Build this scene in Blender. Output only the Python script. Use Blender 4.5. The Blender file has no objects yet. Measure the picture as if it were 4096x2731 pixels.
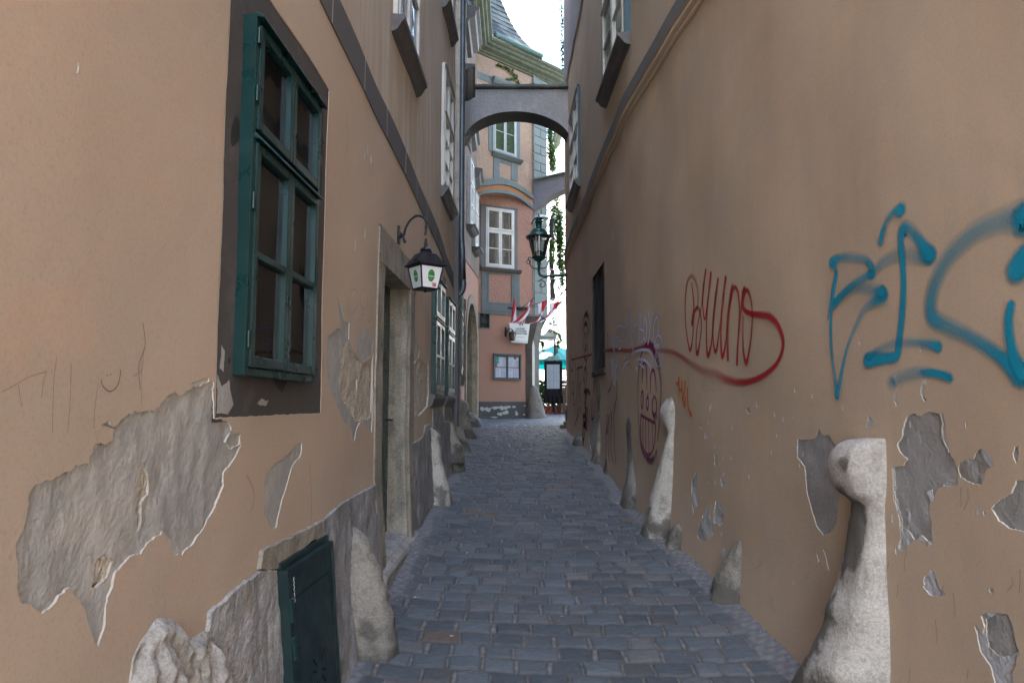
import bpy, math, random
import numpy as np
from mathutils import Vector, noise
from mathutils.geometry import delaunay_2d_cdt

random.seed(7)
SC = bpy.context.scene
COL = SC.collection
# ------------------------------------------------------------------ camera, sky, sun, exposure
PITCH = math.radians(5.24)
FPX = 2730.67
EYE = 1.5
cam = bpy.data.objects.new('camera', bpy.data.cameras.new('camera'))
COL.objects.link(cam)
cam.data.lens = 24; cam.data.sensor_width = 36; cam.data.clip_end = 500; cam.data.clip_start = .05
cam.location = (0, 0, EYE); cam.rotation_euler = (math.pi/2 + PITCH, 0, 0)
SC.camera = cam
SUN_DIR = Vector((-.62, -.42, .80)).normalized()
w = bpy.data.worlds.new('World'); SC.world = w; w.use_nodes = True
nt = w.node_tree
sky = nt.nodes.new('ShaderNodeTexSky'); sky.sky_type = 'NISHITA'; sky.sun_disc = False
sky.sun_elevation = math.asin(SUN_DIR.z); sky.sun_rotation = math.atan2(SUN_DIR.x, SUN_DIR.y)
sky.dust_density = 2.5; sky.air_density = 1.0; sky.ozone_density = 1.0
bg = nt.nodes['Background']; bg.inputs['Strength'].default_value = .15
wm = nt.nodes.new('ShaderNodeMix'); wm.data_type = 'RGBA'; wm.blend_type = 'MULTIPLY'; wm.inputs[0].default_value = 1
wm.inputs[7].default_value = (1.055, 1.02, .94, 1)      # thin bright haze: a sky less blue than the clear one
nt.links.new(sky.outputs[0], wm.inputs[6]); nt.links.new(wm.outputs[2], bg.inputs[0])
sun = bpy.data.objects.new('sun', bpy.data.lights.new('sun', 'SUN'))
COL.objects.link(sun)
sun.data.energy = 3.0; sun.data.angle = math.radians(.5); sun.data.color = (1, .95, .88)
sun.rotation_euler = (-SUN_DIR).to_track_quat('-Z', 'Y').to_euler(); sun.location = (0, 0, 30)
SC.view_settings.view_transform = 'Standard'; SC.view_settings.look = 'None'
SC.view_settings.exposure = 3.58; SC.view_settings.gamma = 1
SC.cycles.max_bounces = 8; SC.cycles.diffuse_bounces = 5; SC.cycles.transparent_max_bounces = 24

# ------------------------------------------------------------------ measuring helpers (photo pixel -> direction -> real surface)
def ray(u, v):
    a = (u-2048)/FPX; b = (1365.5-v)/FPX
    return (a, math.cos(PITCH)-b*math.sin(PITCH), math.sin(PITCH)+b*math.cos(PITCH))
def at_y(u, v, y):
    r = ray(u, v); t = y/r[1]
    return Vector((r[0]*t, y, EYE+r[2]*t))
def C(ox, oy, s, pts):
    return [(ox+p[0]/s, oy+p[1]/s) + tuple(p[2:]) for p in pts]
def on_wall(u, v, S, lo=.8, hi=40, off=0.0):
    r = ray(u, v)
    def f(t): return r[0]*t - S(r[1]*t, EYE+r[2]*t, off)
    n = 160; a = lo; fa = f(a)
    for i in range(1, n+1):
        b = lo*(hi/lo)**(i/n); fb = f(b)
        if fa*fb <= 0:
            for _ in range(40):
                m = (a+b)/2; fm = f(m)
                if fa*fm <= 0: b = m
                else: a, fa = m, fm
            t = (a+b)/2
            return (r[1]*t, EYE+r[2]*t)
        a, fa = b, fb
    return (r[1]*a, EYE+r[2]*a)
def cr(knots, x):           # smooth interpolation
    if x <= knots[0][0]:
        (a, b), (c, d) = knots[0], knots[1]; return b+(x-a)*(d-b)/(c-a)
    if x >= knots[-1][0]:
        (a, b), (c, d) = knots[-2], knots[-1]; return d+(x-c)*(d-b)/(c-a)
    for i in range(len(knots)-1):
        if x <= knots[i+1][0]:
            x1, y1 = knots[i]; x2, y2 = knots[i+1]
            h = x2-x1
            m1 = (y2-knots[i-1][1])/(x2-knots[i-1][0]) if i > 0 else (y2-y1)/h
            m2 = (knots[i+2][1]-y1)/(knots[i+2][0]-x1) if i+2 < len(knots) else (y2-y1)/h
            t = (x-x1)/h
            return ((2*t**3-3*t*t+1)*y1+(t**3-2*t*t+t)*h*m1+(-2*t**3+3*t*t)*y2+(t**3-t*t)*h*m2)
GK = [(-3, -.55), (2, -.18), (3.6, .03), (4.8, .20), (6.2, .345), (7.3, .44), (8.8, .60), (11, .75), (13.7, .87), (16, .96), (20, 1.07), (24, 1.12), (60, 1.12)]
def gz(y): return cr(GK, y)
RK = [(-4, 2.35), (0, 2.02), (2, 1.80), (3.5, 1.635), (5.2, 1.455), (6.2, 1.36), (7.1, 1.285), (8, 1.25), (9.5, 1.235), (12, 1.215), (14.6, 1.205), (16, 1.31), (18, 1.60), (20.3, 1.86), (23, 2.3)]
def lump(y, z, s=1.0):
    return s*(.0045*math.sin(2.1*y+1.3*z+.4)+.0035*math.sin(4.3*y-2.7*z+1.9)+.0025*math.sin(1.1*z+6.7*y+2.2)+.002*math.sin(9.1*z+3.3*y))
def SL(y, z, off=0.0):      # face of the left house; positive off = towards the alley
    g = gz(y)
    fl = max(0, min(1, (.86-(z-g))/.86))
    return -1.05+.028*y + .085*fl**1.15*(1-max(0, min(1, (y-4.2)/1.5))*.6) + lump(y, z, .8) + off
def SR(y, z, off=0.0):
    g = gz(y)
    fl = max(0, min(1, (.5-(z-g))/.5))
    return cr(RK, y) - lump(y+3, z, 1.1) - .03*fl*fl - off
HK = [(9.3, -.80), (13, -.985), (17, -1.20), (19.75, -.985)]
def SH(y, z, off=0.0):      # left flank of the corner house
    return cr(HK, y) + off

# ------------------------------------------------------------------ object helpers
LOC = {}
def tag(o, label=None, cat=None, group=None, kind=None):
    if label: o['label'] = label
    if cat: o['category'] = cat
    if group: o['group'] = group
    if kind: o['kind'] = kind
    return o
def thing(name, loc, label, cat, group=None):
    o = bpy.data.objects.new(name, None); COL.objects.link(o)
    o.empty_display_size = .2
    o.location = loc; LOC[o] = Vector(loc)
    return tag(o, label, cat, group)
def world_loc(o):
    return LOC.get(o, Vector((0, 0, 0)))
class MB:
    def __init__(self): self.v = []; self.f = []; self.m = []; self.uv = {}; self.sm = []
    def add(self, vs, fs, mat=0, smooth=False, uvs=None):
        b = len(self.v); self.v += [tuple(p) for p in vs]
        for k, f in enumerate(fs):
            if uvs: self.uv[len(self.f)] = uvs[k]
            self.f.append(tuple(b+i for i in f)); self.m.append(mat); self.sm.append(smooth)
    def box(self, F, x0, x1, y0, y1, z0, z1, mat=0):
        vs = [F(x, y, z) for x in (x0, x1) for y in (y0, y1) for z in (z0, z1)]
        self.add(vs, [(0, 1, 3, 2), (4, 6, 7, 5), (0, 4, 5, 1), (2, 3, 7, 6), (0, 2, 6, 4), (1, 5, 7, 3)], mat)
    def prism(self, F, poly, y0, y1, mat=0):   # poly of (x,z) extruded along y
        n = len(poly)
        vs = [F(x, y0, z) for x, z in poly]+[F(x, y1, z) for x, z in poly]
        self.add(vs, [tuple(range(n)), tuple(range(2*n-1, n-1, -1))]+[(i, (i+1) % n, n+(i+1) % n, n+i) for i in range(n)], mat)
    def tube(self, pts, r, n=10, mat=0, cap=True, smooth=True):
        pts = [Vector(p) for p in pts]; m = len(pts)
        rr = r if isinstance(r, (list, tuple)) else [r]*m
        vs = []; up = None
        for i, p in enumerate(pts):
            d = (pts[min(i+1, m-1)]-pts[max(i-1, 0)]).normalized()
            if up is None:
                up = Vector((0, 0, 1)) if abs(d.z) < .9 else Vector((1, 0, 0))
            a = d.cross(up)
            if a.length < 1e-4: a = d.orthogonal()
            a.normalize(); b = d.cross(a); up = -b if True else up
            b = a.cross(d); up = b
            for k in range(n):
                t = 2*math.pi*k/n
                vs.append(p+(a*math.cos(t)+b*math.sin(t))*rr[i])
        fs = [(i*n+k, i*n+(k+1) % n, (i+1)*n+(k+1) % n, (i+1)*n+k) for i in range(m-1) for k in range(n)]
        self.add(vs, fs, mat, smooth)
        if cap:
            self.add([vs[k] for k in range(n)], [tuple(range(n))], mat)
            self.add([vs[(m-1)*n+k] for k in range(n)], [tuple(range(n))], mat)
    def lathe(self, c, prof, n=20, mat=0, smooth=True, ax=None):
        ax = ax or (Vector((1, 0, 0)), Vector((0, 1, 0)), Vector((0, 0, 1)))
        c = Vector(c); vs = []
        for r, z in prof:
            for k in range(n):
                t = 2*math.pi*k/n
                vs.append(c+ax[0]*r*math.cos(t)+ax[1]*r*math.sin(t)+ax[2]*z)
        m = len(prof)
        self.add(vs, [(i*n+k, i*n+(k+1) % n, (i+1)*n+(k+1) % n, (i+1)*n+k) for i in range(m-1) for k in range(n)], mat, smooth)
    def build(self, name, mats, parent=None, bevel=0, label=None, recalc=True, seg=1):
        if not isinstance(mats, (list, tuple)): mats = [mats]
        me = bpy.data.meshes.new(name)
        o = bpy.data.objects.new(name, me)
        w0 = world_loc(parent) if parent else Vector((0, 0, 0))
        if parent is None:
            xs = np.array(self.v); lo = xs.min(0); hi = xs.max(0)
            w0 = Vector(((lo[0]+hi[0])/2, (lo[1]+hi[1])/2, lo[2])); o.location = w0
        LOC[o] = w0
        me.from_pydata([(p[0]-w0[0], p[1]-w0[1], p[2]-w0[2]) for p in self.v], [], self.f)
        for mt in mats: me.materials.append(mt)
        me.polygons.foreach_set('material_index', self.m)
        me.polygons.foreach_set('use_smooth', self.sm)
        if self.uv:
            ul = me.uv_layers.new(name='UVMap')
            for fi, uvs in self.uv.items():
                p = me.polygons[fi]
                for k, li in enumerate(p.loop_indices): ul.data[li].uv = uvs[k]
        me.update()
        if recalc and not self.uv:
            import bmesh
            bm = bmesh.new(); bm.from_mesh(me)
            bmesh.ops.recalc_face_normals(bm, faces=bm.faces); bm.to_mesh(me); bm.free()
        COL.objects.link(o)
        if parent: o.parent = parent
        if bevel:
            b = o.modifiers.new('bevel', 'BEVEL'); b.width = bevel; b.segments = seg; b.limit_method = 'ANGLE'
        if label: o['label'] = label
        return o
def split_build(mb, name, mats, parent, bevel=0, label=None):
    """each connected piece of the builder becomes an object of its own"""
    par = list(range(len(mb.v))); key = {}
    def find(a):
        while par[a] != a: par[a] = par[par[a]]; a = par[a]
        return a
    for i, p in enumerate(mb.v):
        k = (round(p[0], 4), round(p[1], 4), round(p[2], 4))
        if k in key: par[find(i)] = find(key[k])
        else: key[k] = i
    for f in mb.f:
        for i in f[1:]: par[find(i)] = find(f[0])
    G = {}
    for fi, f in enumerate(mb.f): G.setdefault(find(f[0]), []).append(fi)
    out = []
    for fl in G.values():
        q = MB(); mp = {}
        for fi in fl:
            f = []
            for i in mb.f[fi]:
                if i not in mp: mp[i] = len(q.v); q.v.append(mb.v[i])
                f.append(mp[i])
            if fi in mb.uv: q.uv[len(q.f)] = mb.uv[fi]
            q.f.append(tuple(f)); q.m.append(mb.m[fi]); q.sm.append(mb.sm[fi])
        out.append(q.build(name, mats, parent, bevel=bevel, label=label, recalc=not q.uv))
    return out
def ident(x, y, z): return Vector((x, y, z))
def frame(o, ux, uy, uz):
    o = Vector(o); ux = Vector(ux); uy = Vector(uy); uz = Vector(uz)
    return lambda x, y, z: o+ux*x+uy*y+uz*z
def text_mesh(mb, txt, F, cx, z, size, mat=0, y=0.004, sx=1.0, font_shear=0, align='CENTER', th=.0):
    cu = bpy.data.curves.new('t', 'FONT'); cu.body = txt; cu.size = size; cu.align_x = align; cu.shear = font_shear
    cu.extrude = 0; cu.resolution_u = 3; cu.offset = th
    ob = bpy.data.objects.new('t', cu); COL.objects.link(ob)
    dg = bpy.context.evaluated_depsgraph_get()
    me = bpy.data.meshes.new_from_object(ob.evaluated_get(dg))
    mb.add([F(cx+p.co.x*sx, y, z+p.co.y) for p in me.vertices], [tuple(p.vertices) for p in me.polygons], mat)
    bpy.data.objects.remove(ob); bpy.data.curves.remove(cu); bpy.data.meshes.remove(me)

# ------------------------------------------------------------------ materials
def N(t, k, x=0, y=0, **kw):
    n = t.nodes.new('ShaderNode'+k)
    for a, b in kw.items(): setattr(n, a, b)
    return n
def newmat(name):
    m = bpy.data.materials.new(name); m.use_nodes = True
    return m, m.node_tree, m.node_tree.nodes['Principled BSDF']
def noise_n(t, co, scale, detail=4, rough=.55, mapping=None, dist=0):
    n = N(t, 'TexNoise'); n.inputs['Scale'].default_value = scale; n.inputs['Detail'].default_value = detail
    n.inputs['Roughness'].default_value = rough; n.inputs['Distortion'].default_value = dist
    if mapping:
        mp = N(t, 'Mapping'); mp.inputs['Scale'].default_value = mapping; t.links.new(co, mp.inputs[0]); co = mp.outputs[0]
    t.links.new(co, n.inputs['Vector']); return n.outputs['Fac']
def ramp(t, fac, lo, hi, a=0.0, b=1.0):
    m = N(t, 'MapRange'); m.inputs[1].default_value = lo; m.inputs[2].default_value = hi
    m.inputs[3].default_value = a; m.inputs[4].default_value = b; m.clamp = True
    t.links.new(fac, m.inputs[0]); return m.outputs[0]
def mixc(t, fac, a, b, mode='MIX'):
    m = N(t, 'Mix', data_type='RGBA', blend_type=mode)
    if isinstance(fac, float): m.inputs[0].default_value = fac
    else: t.links.new(fac, m.inputs[0])
    for k, c in ((6, a), (7, b)):
        if isinstance(c, tuple): m.inputs[k].default_value = (*c[:3], 1)
        else: t.links.new(c, m.inputs[k])
    return m.outputs[2]
def bump(t, b, hs):          # hs: list of (height socket, distance)
    prev = None
    for h, d in hs:
        n = N(t, 'Bump'); n.inputs['Distance'].default_value = d; n.inputs['Strength'].default_value = 1
        t.links.new(h, n.inputs['Height'])
        if prev: t.links.new(prev, n.inputs['Normal'])
        prev = n.outputs[0]
    t.links.new(prev, b.inputs['Normal'])
def obco(t):
    return N(t, 'TexCoord').outputs['Object']
def plaster(name, c1, c2, c3=None, streak=None, sfac=.6, fine=70, fd=.0014, md=.004, rough=.92, mscale=5, stainlo=.55, stainhi=.75, grain=.12, smap=(5, 5, .35)):
    m, t, b = newmat(name); co = obco(t)
    col = mixc(t, ramp(t, noise_n(t, co, 1.1, 5, .6), .3, .7), c1, c2)
    if c3: col = mixc(t, ramp(t, noise_n(t, co, 2.7, 7, .65), stainlo, stainhi), col, c3)
    if streak:
        s = noise_n(t, co, 2.2, 6, .6, mapping=smap, dist=.3)
        s2 = noise_n(t, co, .8, 3, .5)
        mm = N(t, 'Math', operation='MULTIPLY'); t.links.new(ramp(t, s, .42, .66, 0, sfac), mm.inputs[0]); t.links.new(ramp(t, s2, .3, .6, .35, 1), mm.inputs[1])
        col = mixc(t, mm.outputs[0], col, streak)
    g = noise_n(t, co, fine*1.3, 3, .7)
    col = mixc(t, ramp(t, g, .3, .7, 0, grain*2), col, (0, 0, 0), 'MIX') if False else mixc(t, ramp(t, g, .25, .75, 1-grain, 1+grain), (0, 0, 0), col)
    t.links.new(col, b.inputs['Base Color'])
    b.inputs['Roughness'].default_value = rough; b.inputs['Specular IOR Level'].default_value = .25
    bump(t, b, [(noise_n(t, co, mscale, 4, .5), md), (noise_n(t, co, fine, 3, .6), fd)])
    return m
def simple(name, c, rough=.5, metal=0, var=.15, scale=8, bd=0, spec=.5, c2=None):
    m, t, b = newmat(name); co = obco(t)
    f = ramp(t, noise_n(t, co, scale, 6, .65), .3, .7)
    c2 = c2 or tuple(x*(1-var) for x in c)
    c1 = tuple(min(1, x*(1+var*.5)) for x in c)
    t.links.new(mixc(t, f, c1, c2), b.inputs['Base Color'])
    b.inputs['Roughness'].default_value = rough; b.inputs['Metallic'].default_value = metal; b.inputs['Specular IOR Level'].default_value = spec
    if bd: bump(t, b, [(noise_n(t, co, scale*6, 4, .6), bd)])
    return m
def stone(name, c1, c2, c3, fine=60, fd=.003, md=.012, streaks=False, grime=False):
    m, t, b = newmat(name); co = obco(t)
    col = mixc(t, ramp(t, noise_n(t, co, 2.4, 6, .62), .38, .62), c1, c2)
    col = mixc(t, ramp(t, noise_n(t, co, 5.5, 8, .7), .52, .68), col, c3)
    if streaks: col = mixc(t, ramp(t, noise_n(t, co, 3, 5, .6, mapping=(4, 4, .5)), .45, .7, 0, .7), col, tuple(x*.55 for x in c2))
    col = mixc(t, ramp(t, noise_n(t, co, 70, 4, .85), .3, .7, .55, 1.15), (0, 0, 0), col)
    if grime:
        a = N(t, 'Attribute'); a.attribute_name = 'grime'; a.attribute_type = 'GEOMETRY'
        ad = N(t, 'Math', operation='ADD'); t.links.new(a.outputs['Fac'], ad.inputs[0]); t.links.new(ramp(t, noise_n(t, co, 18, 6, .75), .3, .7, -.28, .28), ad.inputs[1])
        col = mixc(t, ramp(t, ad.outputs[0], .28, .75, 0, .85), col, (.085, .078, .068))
    t.links.new(col, b.inputs['Base Color']); b.inputs['Roughness'].default_value = .9; b.inputs['Specular IOR Level'].default_value = .2
    bump(t, b, [(noise_n(t, co, 7, 5, .6), md), (noise_n(t, co, fine, 4, .7), fd)])
    return m
def painted(name, c, rough=.35, wear=(.3, .32, .3), wfac=.5):
    m, t, b = newmat(name); co = obco(t)
    col = mixc(t, ramp(t, noise_n(t, co, 3, 5, .6), .3, .7), c, tuple(x*.75 for x in c))
    f = ramp(t, noise_n(t, co, 26, 8, .75), .66, .74, 0, wfac)
    t.links.new(mixc(t, f, col, wear), b.inputs['Base Color'])
    t.links.new(ramp(t, noise_n(t, co, 9, 5, .6), .3, .7, rough*.8, rough*1.4), b.inputs['Roughness'])
    bump(t, b, [(noise_n(t, co, 35, 4, .6), .0008)])
    return m
def glass(name, tint=(.02, .025, .03), rough=.03, alpha=.35, spec=.9):
    m, t, b = newmat(name); co = obco(t)
    out = t.nodes['Material Output']
    gl = N(t, 'BsdfGlossy'); gl.inputs['Roughness'].default_value = rough; gl.inputs['Color'].default_value = (.9, .95, 1, 1)
    tr = N(t, 'BsdfTransparent'); tr.inputs['Color'].default_value = (.78, .78, .76, 1)
    df = N(t, 'BsdfDiffuse'); df.inputs['Color'].default_value = (.20, .20, .19, 1)
    fr = N(t, 'Fresnel'); fr.inputs['IOR'].default_value = 1.5
    bp = N(t, 'Bump'); bp.inputs['Distance'].default_value = .004; t.links.new(noise_n(t, co, 2.5, 2), bp.inputs['Height'])
    t.links.new(bp.outputs[0], gl.inputs['Normal']); t.links.new(bp.outputs[0], fr.inputs['Normal'])
    m1 = N(t, 'MixShader'); t.links.new(ramp(t, noise_n(t, co, 5, 6, .6), .35, .8, .01, .10), m1.inputs[0]); t.links.new(tr.outputs[0], m1.inputs[1]); t.links.new(df.outputs[0], m1.inputs[2])
    m2 = N(t, 'MixShader'); t.links.new(ramp(t, fr.outputs[0], 0, 1, .05, 1.0), m2.inputs[0]); t.links.new(m1.outputs[0], m2.inputs[1]); t.links.new(gl.outputs[0], m2.inputs[2])
    t.links.new(m2.outputs[0], out.inputs['Surface'])
    return m
def spray(name, c, soft=1.6, speck=.35, alpha=1.0):
    m, t, b = newmat(name); co = obco(t)
    uv = N(t, 'TexCoord').outputs['UV']; sp = N(t, 'SeparateXYZ'); t.links.new(uv, sp.inputs[0])
    # v across the stroke -1..1 -> falloff ; u = density
    ab = N(t, 'Math', operation='ABSOLUTE'); t.links.new(sp.outputs['Y'], ab.inputs[0])
    fall = ramp(t, ab.outputs[0], 1.0, 1.0-1.0/soft, 0, 1)
    n1 = noise_n(t, co, 240, 3, .8)
    ad = N(t, 'Math', operation='MULTIPLY'); t.links.new(fall, ad.inputs[0]); t.links.new(sp.outputs['X'], ad.inputs[1])
    a2 = N(t, 'Math', operation='MULTIPLY'); t.links.new(ad.outputs[0], a2.inputs[0]); t.links.new(ramp(t, n1, .3, .7, 1-speck, 1+speck), a2.inputs[1])
    a3 = N(t, 'Math', operation='MULTIPLY', use_clamp=True); a3.inputs[1].default_value = alpha; t.links.new(a2.outputs[0], a3.inputs[0])
    t.links.new(a3.outputs[0], b.inputs['Alpha'])
    b.inputs['Base Color'].default_value = (*c, 1); b.inputs['Roughness'].default_value = .75; b.inputs['Specular IOR Level'].default_value = .2
    bump(t, b, [(noise_n(t, co, 70, 3, .6), .0014)])
    return m
M = {}
M['plasterL'] = plaster('tan_plaster', (.525, .41, .315), (.44, .355, .275), (.53, .375, .28), fine=75, fd=.0011, md=.005, grain=.13)
M['plasterLup'] = plaster('streaked_tan_plaster', (.49, .39, .29), (.43, .36, .285), (.45, .335, .215), streak=(.56, .535, .50), sfac=.85, fine=75, md=.005, smap=(3.2, 3.2, .22))
M['plasterR'] = plaster('brown_plaster', (.52, .40, .295), (.44, .35, .265), (.53, .39, .26), streak=(.40, .335, .28), sfac=.4, fine=80, fd=.0011, md=.005, grain=.13, smap=(3, 3, .4))
M['plasterRup'] = plaster('brown_streaked_plaster', (.51, .405, .29), (.45, .37, .28), (.52, .39, .25), streak=(.46, .42, .39), sfac=.5, fine=80, md=.004, smap=(3.5, 3.5, .2))
M['plasterRtop'] = plaster('blue_grey_plaster', (.25, .26, .29), (.20, .215, .25), (.17, .17, .18), streak=(.33, .34, .36), sfac=.8, fine=80, smap=(8, 8, .2))
M['coatA'] = plaster('grey_undercoat', (.38, .37, .345), (.31, .305, .29), (.44, .42, .38), streak=(.50, .485, .455), sfac=.45, smap=(9, 9, 2.2), fine=60, fd=.004, md=.014, grain=.14, stainlo=.5, stainhi=.62)
M['coatB'] = plaster('violet_grey_undercoat', (.31, .305, .30), (.26, .255, .25), (.38, .375, .37), streak=(.40, .40, .42), sfac=.5, smap=(10, 10, 2.5), fine=60, fd=.004, md=.012, grain=.16, stainlo=.52, stainhi=.64)
M['coatW'] = plaster('pale_lime_coat', (.46, .47, .49), (.38, .385, .41), (.30, .29, .285), fine=40, fd=.006, md=.014, grain=.18, stainlo=.5, stainhi=.6)
M['rubble'] = plaster('coarse_sandy_render', (.56, .50, .41), (.45, .40, .32), (.62, .59, .53), fine=48, fd=.016, md=.02, grain=.35)
M['rim'] = plaster('broken_plaster_edge', (.56, .52, .46), (.42, .38, .33), fine=60, fd=.002)
M['jamb'] = stone('weathered_jamb_stone', (.42, .38, .31), (.32, .29, .24), (.20, .185, .16), streaks=True)
M['plinth'] = stone('grey_plinth_render', (.40, .39, .385), (.30, .295, .295), (.23, .215, .205), fine=45, fd=.006, md=.022, streaks=True)
M['slab'] = stone('pale_grey_slab', (.47, .46, .44), (.34, .335, .33), (.42, .37, .29), fine=30, fd=.006, md=.03, streaks=True)
M['white_stone'] = stone('whitish_stone', (.50, .475, .43), (.42, .40, .37), (.30, .28, .25), fine=55, fd=.004, md=.016)
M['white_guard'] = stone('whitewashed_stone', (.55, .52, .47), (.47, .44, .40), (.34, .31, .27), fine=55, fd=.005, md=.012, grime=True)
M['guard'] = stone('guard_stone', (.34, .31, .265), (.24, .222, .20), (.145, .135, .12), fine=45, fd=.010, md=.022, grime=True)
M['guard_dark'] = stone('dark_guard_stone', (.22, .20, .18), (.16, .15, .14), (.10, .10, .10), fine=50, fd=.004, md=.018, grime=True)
M['surround'] = plaster('dark_grey_surround', (.098, .092, .088), (.068, .064, .062), (.14, .135, .13), fine=50, fd=.002, md=.004, grain=.2)
M['band'] = plaster('slate_grey_band', (.125, .123, .128), (.105, .103, .108), fine=100, fd=.0006, md=.001, grain=.06)
M['joint'] = simple('light_mortar_joint', (.5, .45, .4), .9)
M['green'] = painted('dark_green_paint', (.004, .034, .033), .3, (.10, .16, .15), .25)
M['greenhatch'] = painted('scratched_green_metal', (.005, .024, .026), .35, (.07, .10, .10), .3)
M['white'] = painted('cracked_white_paint', (.60, .60, .57), .5, (.38, .36, .32), .7)
M['cream'] = painted('cream_inner_frame', (.52, .50, .42), .5)
M['glass'] = glass('old_window_glass')
M['dark'] = simple('dark_interior', (.022, .02, .018), .8, var=.5, scale=2)
M['brownint'] = simple('dim_brown_room', (.018, .015, .013), .8, var=.5, scale=1.3)
M['sillmetal'] = simple('dark_sill', (.06, .055, .055), .6, var=.4, scale=12, bd=.002, c2=(.12, .115, .11))
M['zinc'] = simple('blue_grey_zinc_pipe', (.10, .125, .145), .42, .6, var=.25, scale=5, bd=.0006)
M['black'] = simple('black_cast_iron', (.018, .02, .024), .42, .3, var=.4, scale=20)
M['matblack'] = simple('matt_black', (.010, .010, .011), .85, 0, var=.4, scale=6, spec=.15)
M['irongreen'] = painted('glossy_green_iron', (.008, .065, .055), .22, (.06, .12, .11), .2)
M['pink'] = plaster('salmon_plaster', (.35, .19, .135), (.30, .175, .13), (.29, .19, .15), fine=60, fd=.002, grain=.1)
M['pinkrough'] = plaster('pink_roughcast', (.35, .20, .15), (.29, .17, .135), (.34, .23, .18), fine=20, fd=.02, md=.006, grain=.3)
M['peachrough'] = plaster('peach_roughcast', (.33, .235, .165), (.27, .19, .145), (.36, .31, .20), fine=20, fd=.02, md=.006, grain=.3)
M['orange'] = plaster('orange_plaster', (.32, .155, .07), (.28, .14, .075), fine=60, grain=.15)
M['sage'] = plaster('blue_grey_band_plaster', (.14, .17, .17), (.115, .14, .14), (.19, .22, .22), streak=(.10, .11, .11), sfac=.5, fine=60, smap=(8, 8, .5))
M['quoin'] = plaster('grey_green_quoins', (.17, .20, .19), (.14, .165, .16), (.20, .235, .22), fine=60)
M['buttress'] = plaster('violet_grey_roughcast', (.42, .415, .425), (.31, .31, .325), (.52, .51, .50), fine=20, fd=.016, md=.005, grain=.35)
M['buttress2'] = plaster('blue_grey_roughcast', (.155, .16, .19), (.12, .125, .15), (.20, .20, .22), fine=20, fd=.014, grain=.35)
M['soffit'] = plaster('dark_soffit', (.09, .085, .08), (.06, .058, .055), fine=30, fd=.006)  # arch undersides, a darker colour than the arch faces
M['slate'] = None
M['darkplinth'] = plaster('dark_plinth', (.085, .082, .085), (.07, .068, .07), (.10, .10, .10), fine=50)
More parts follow.
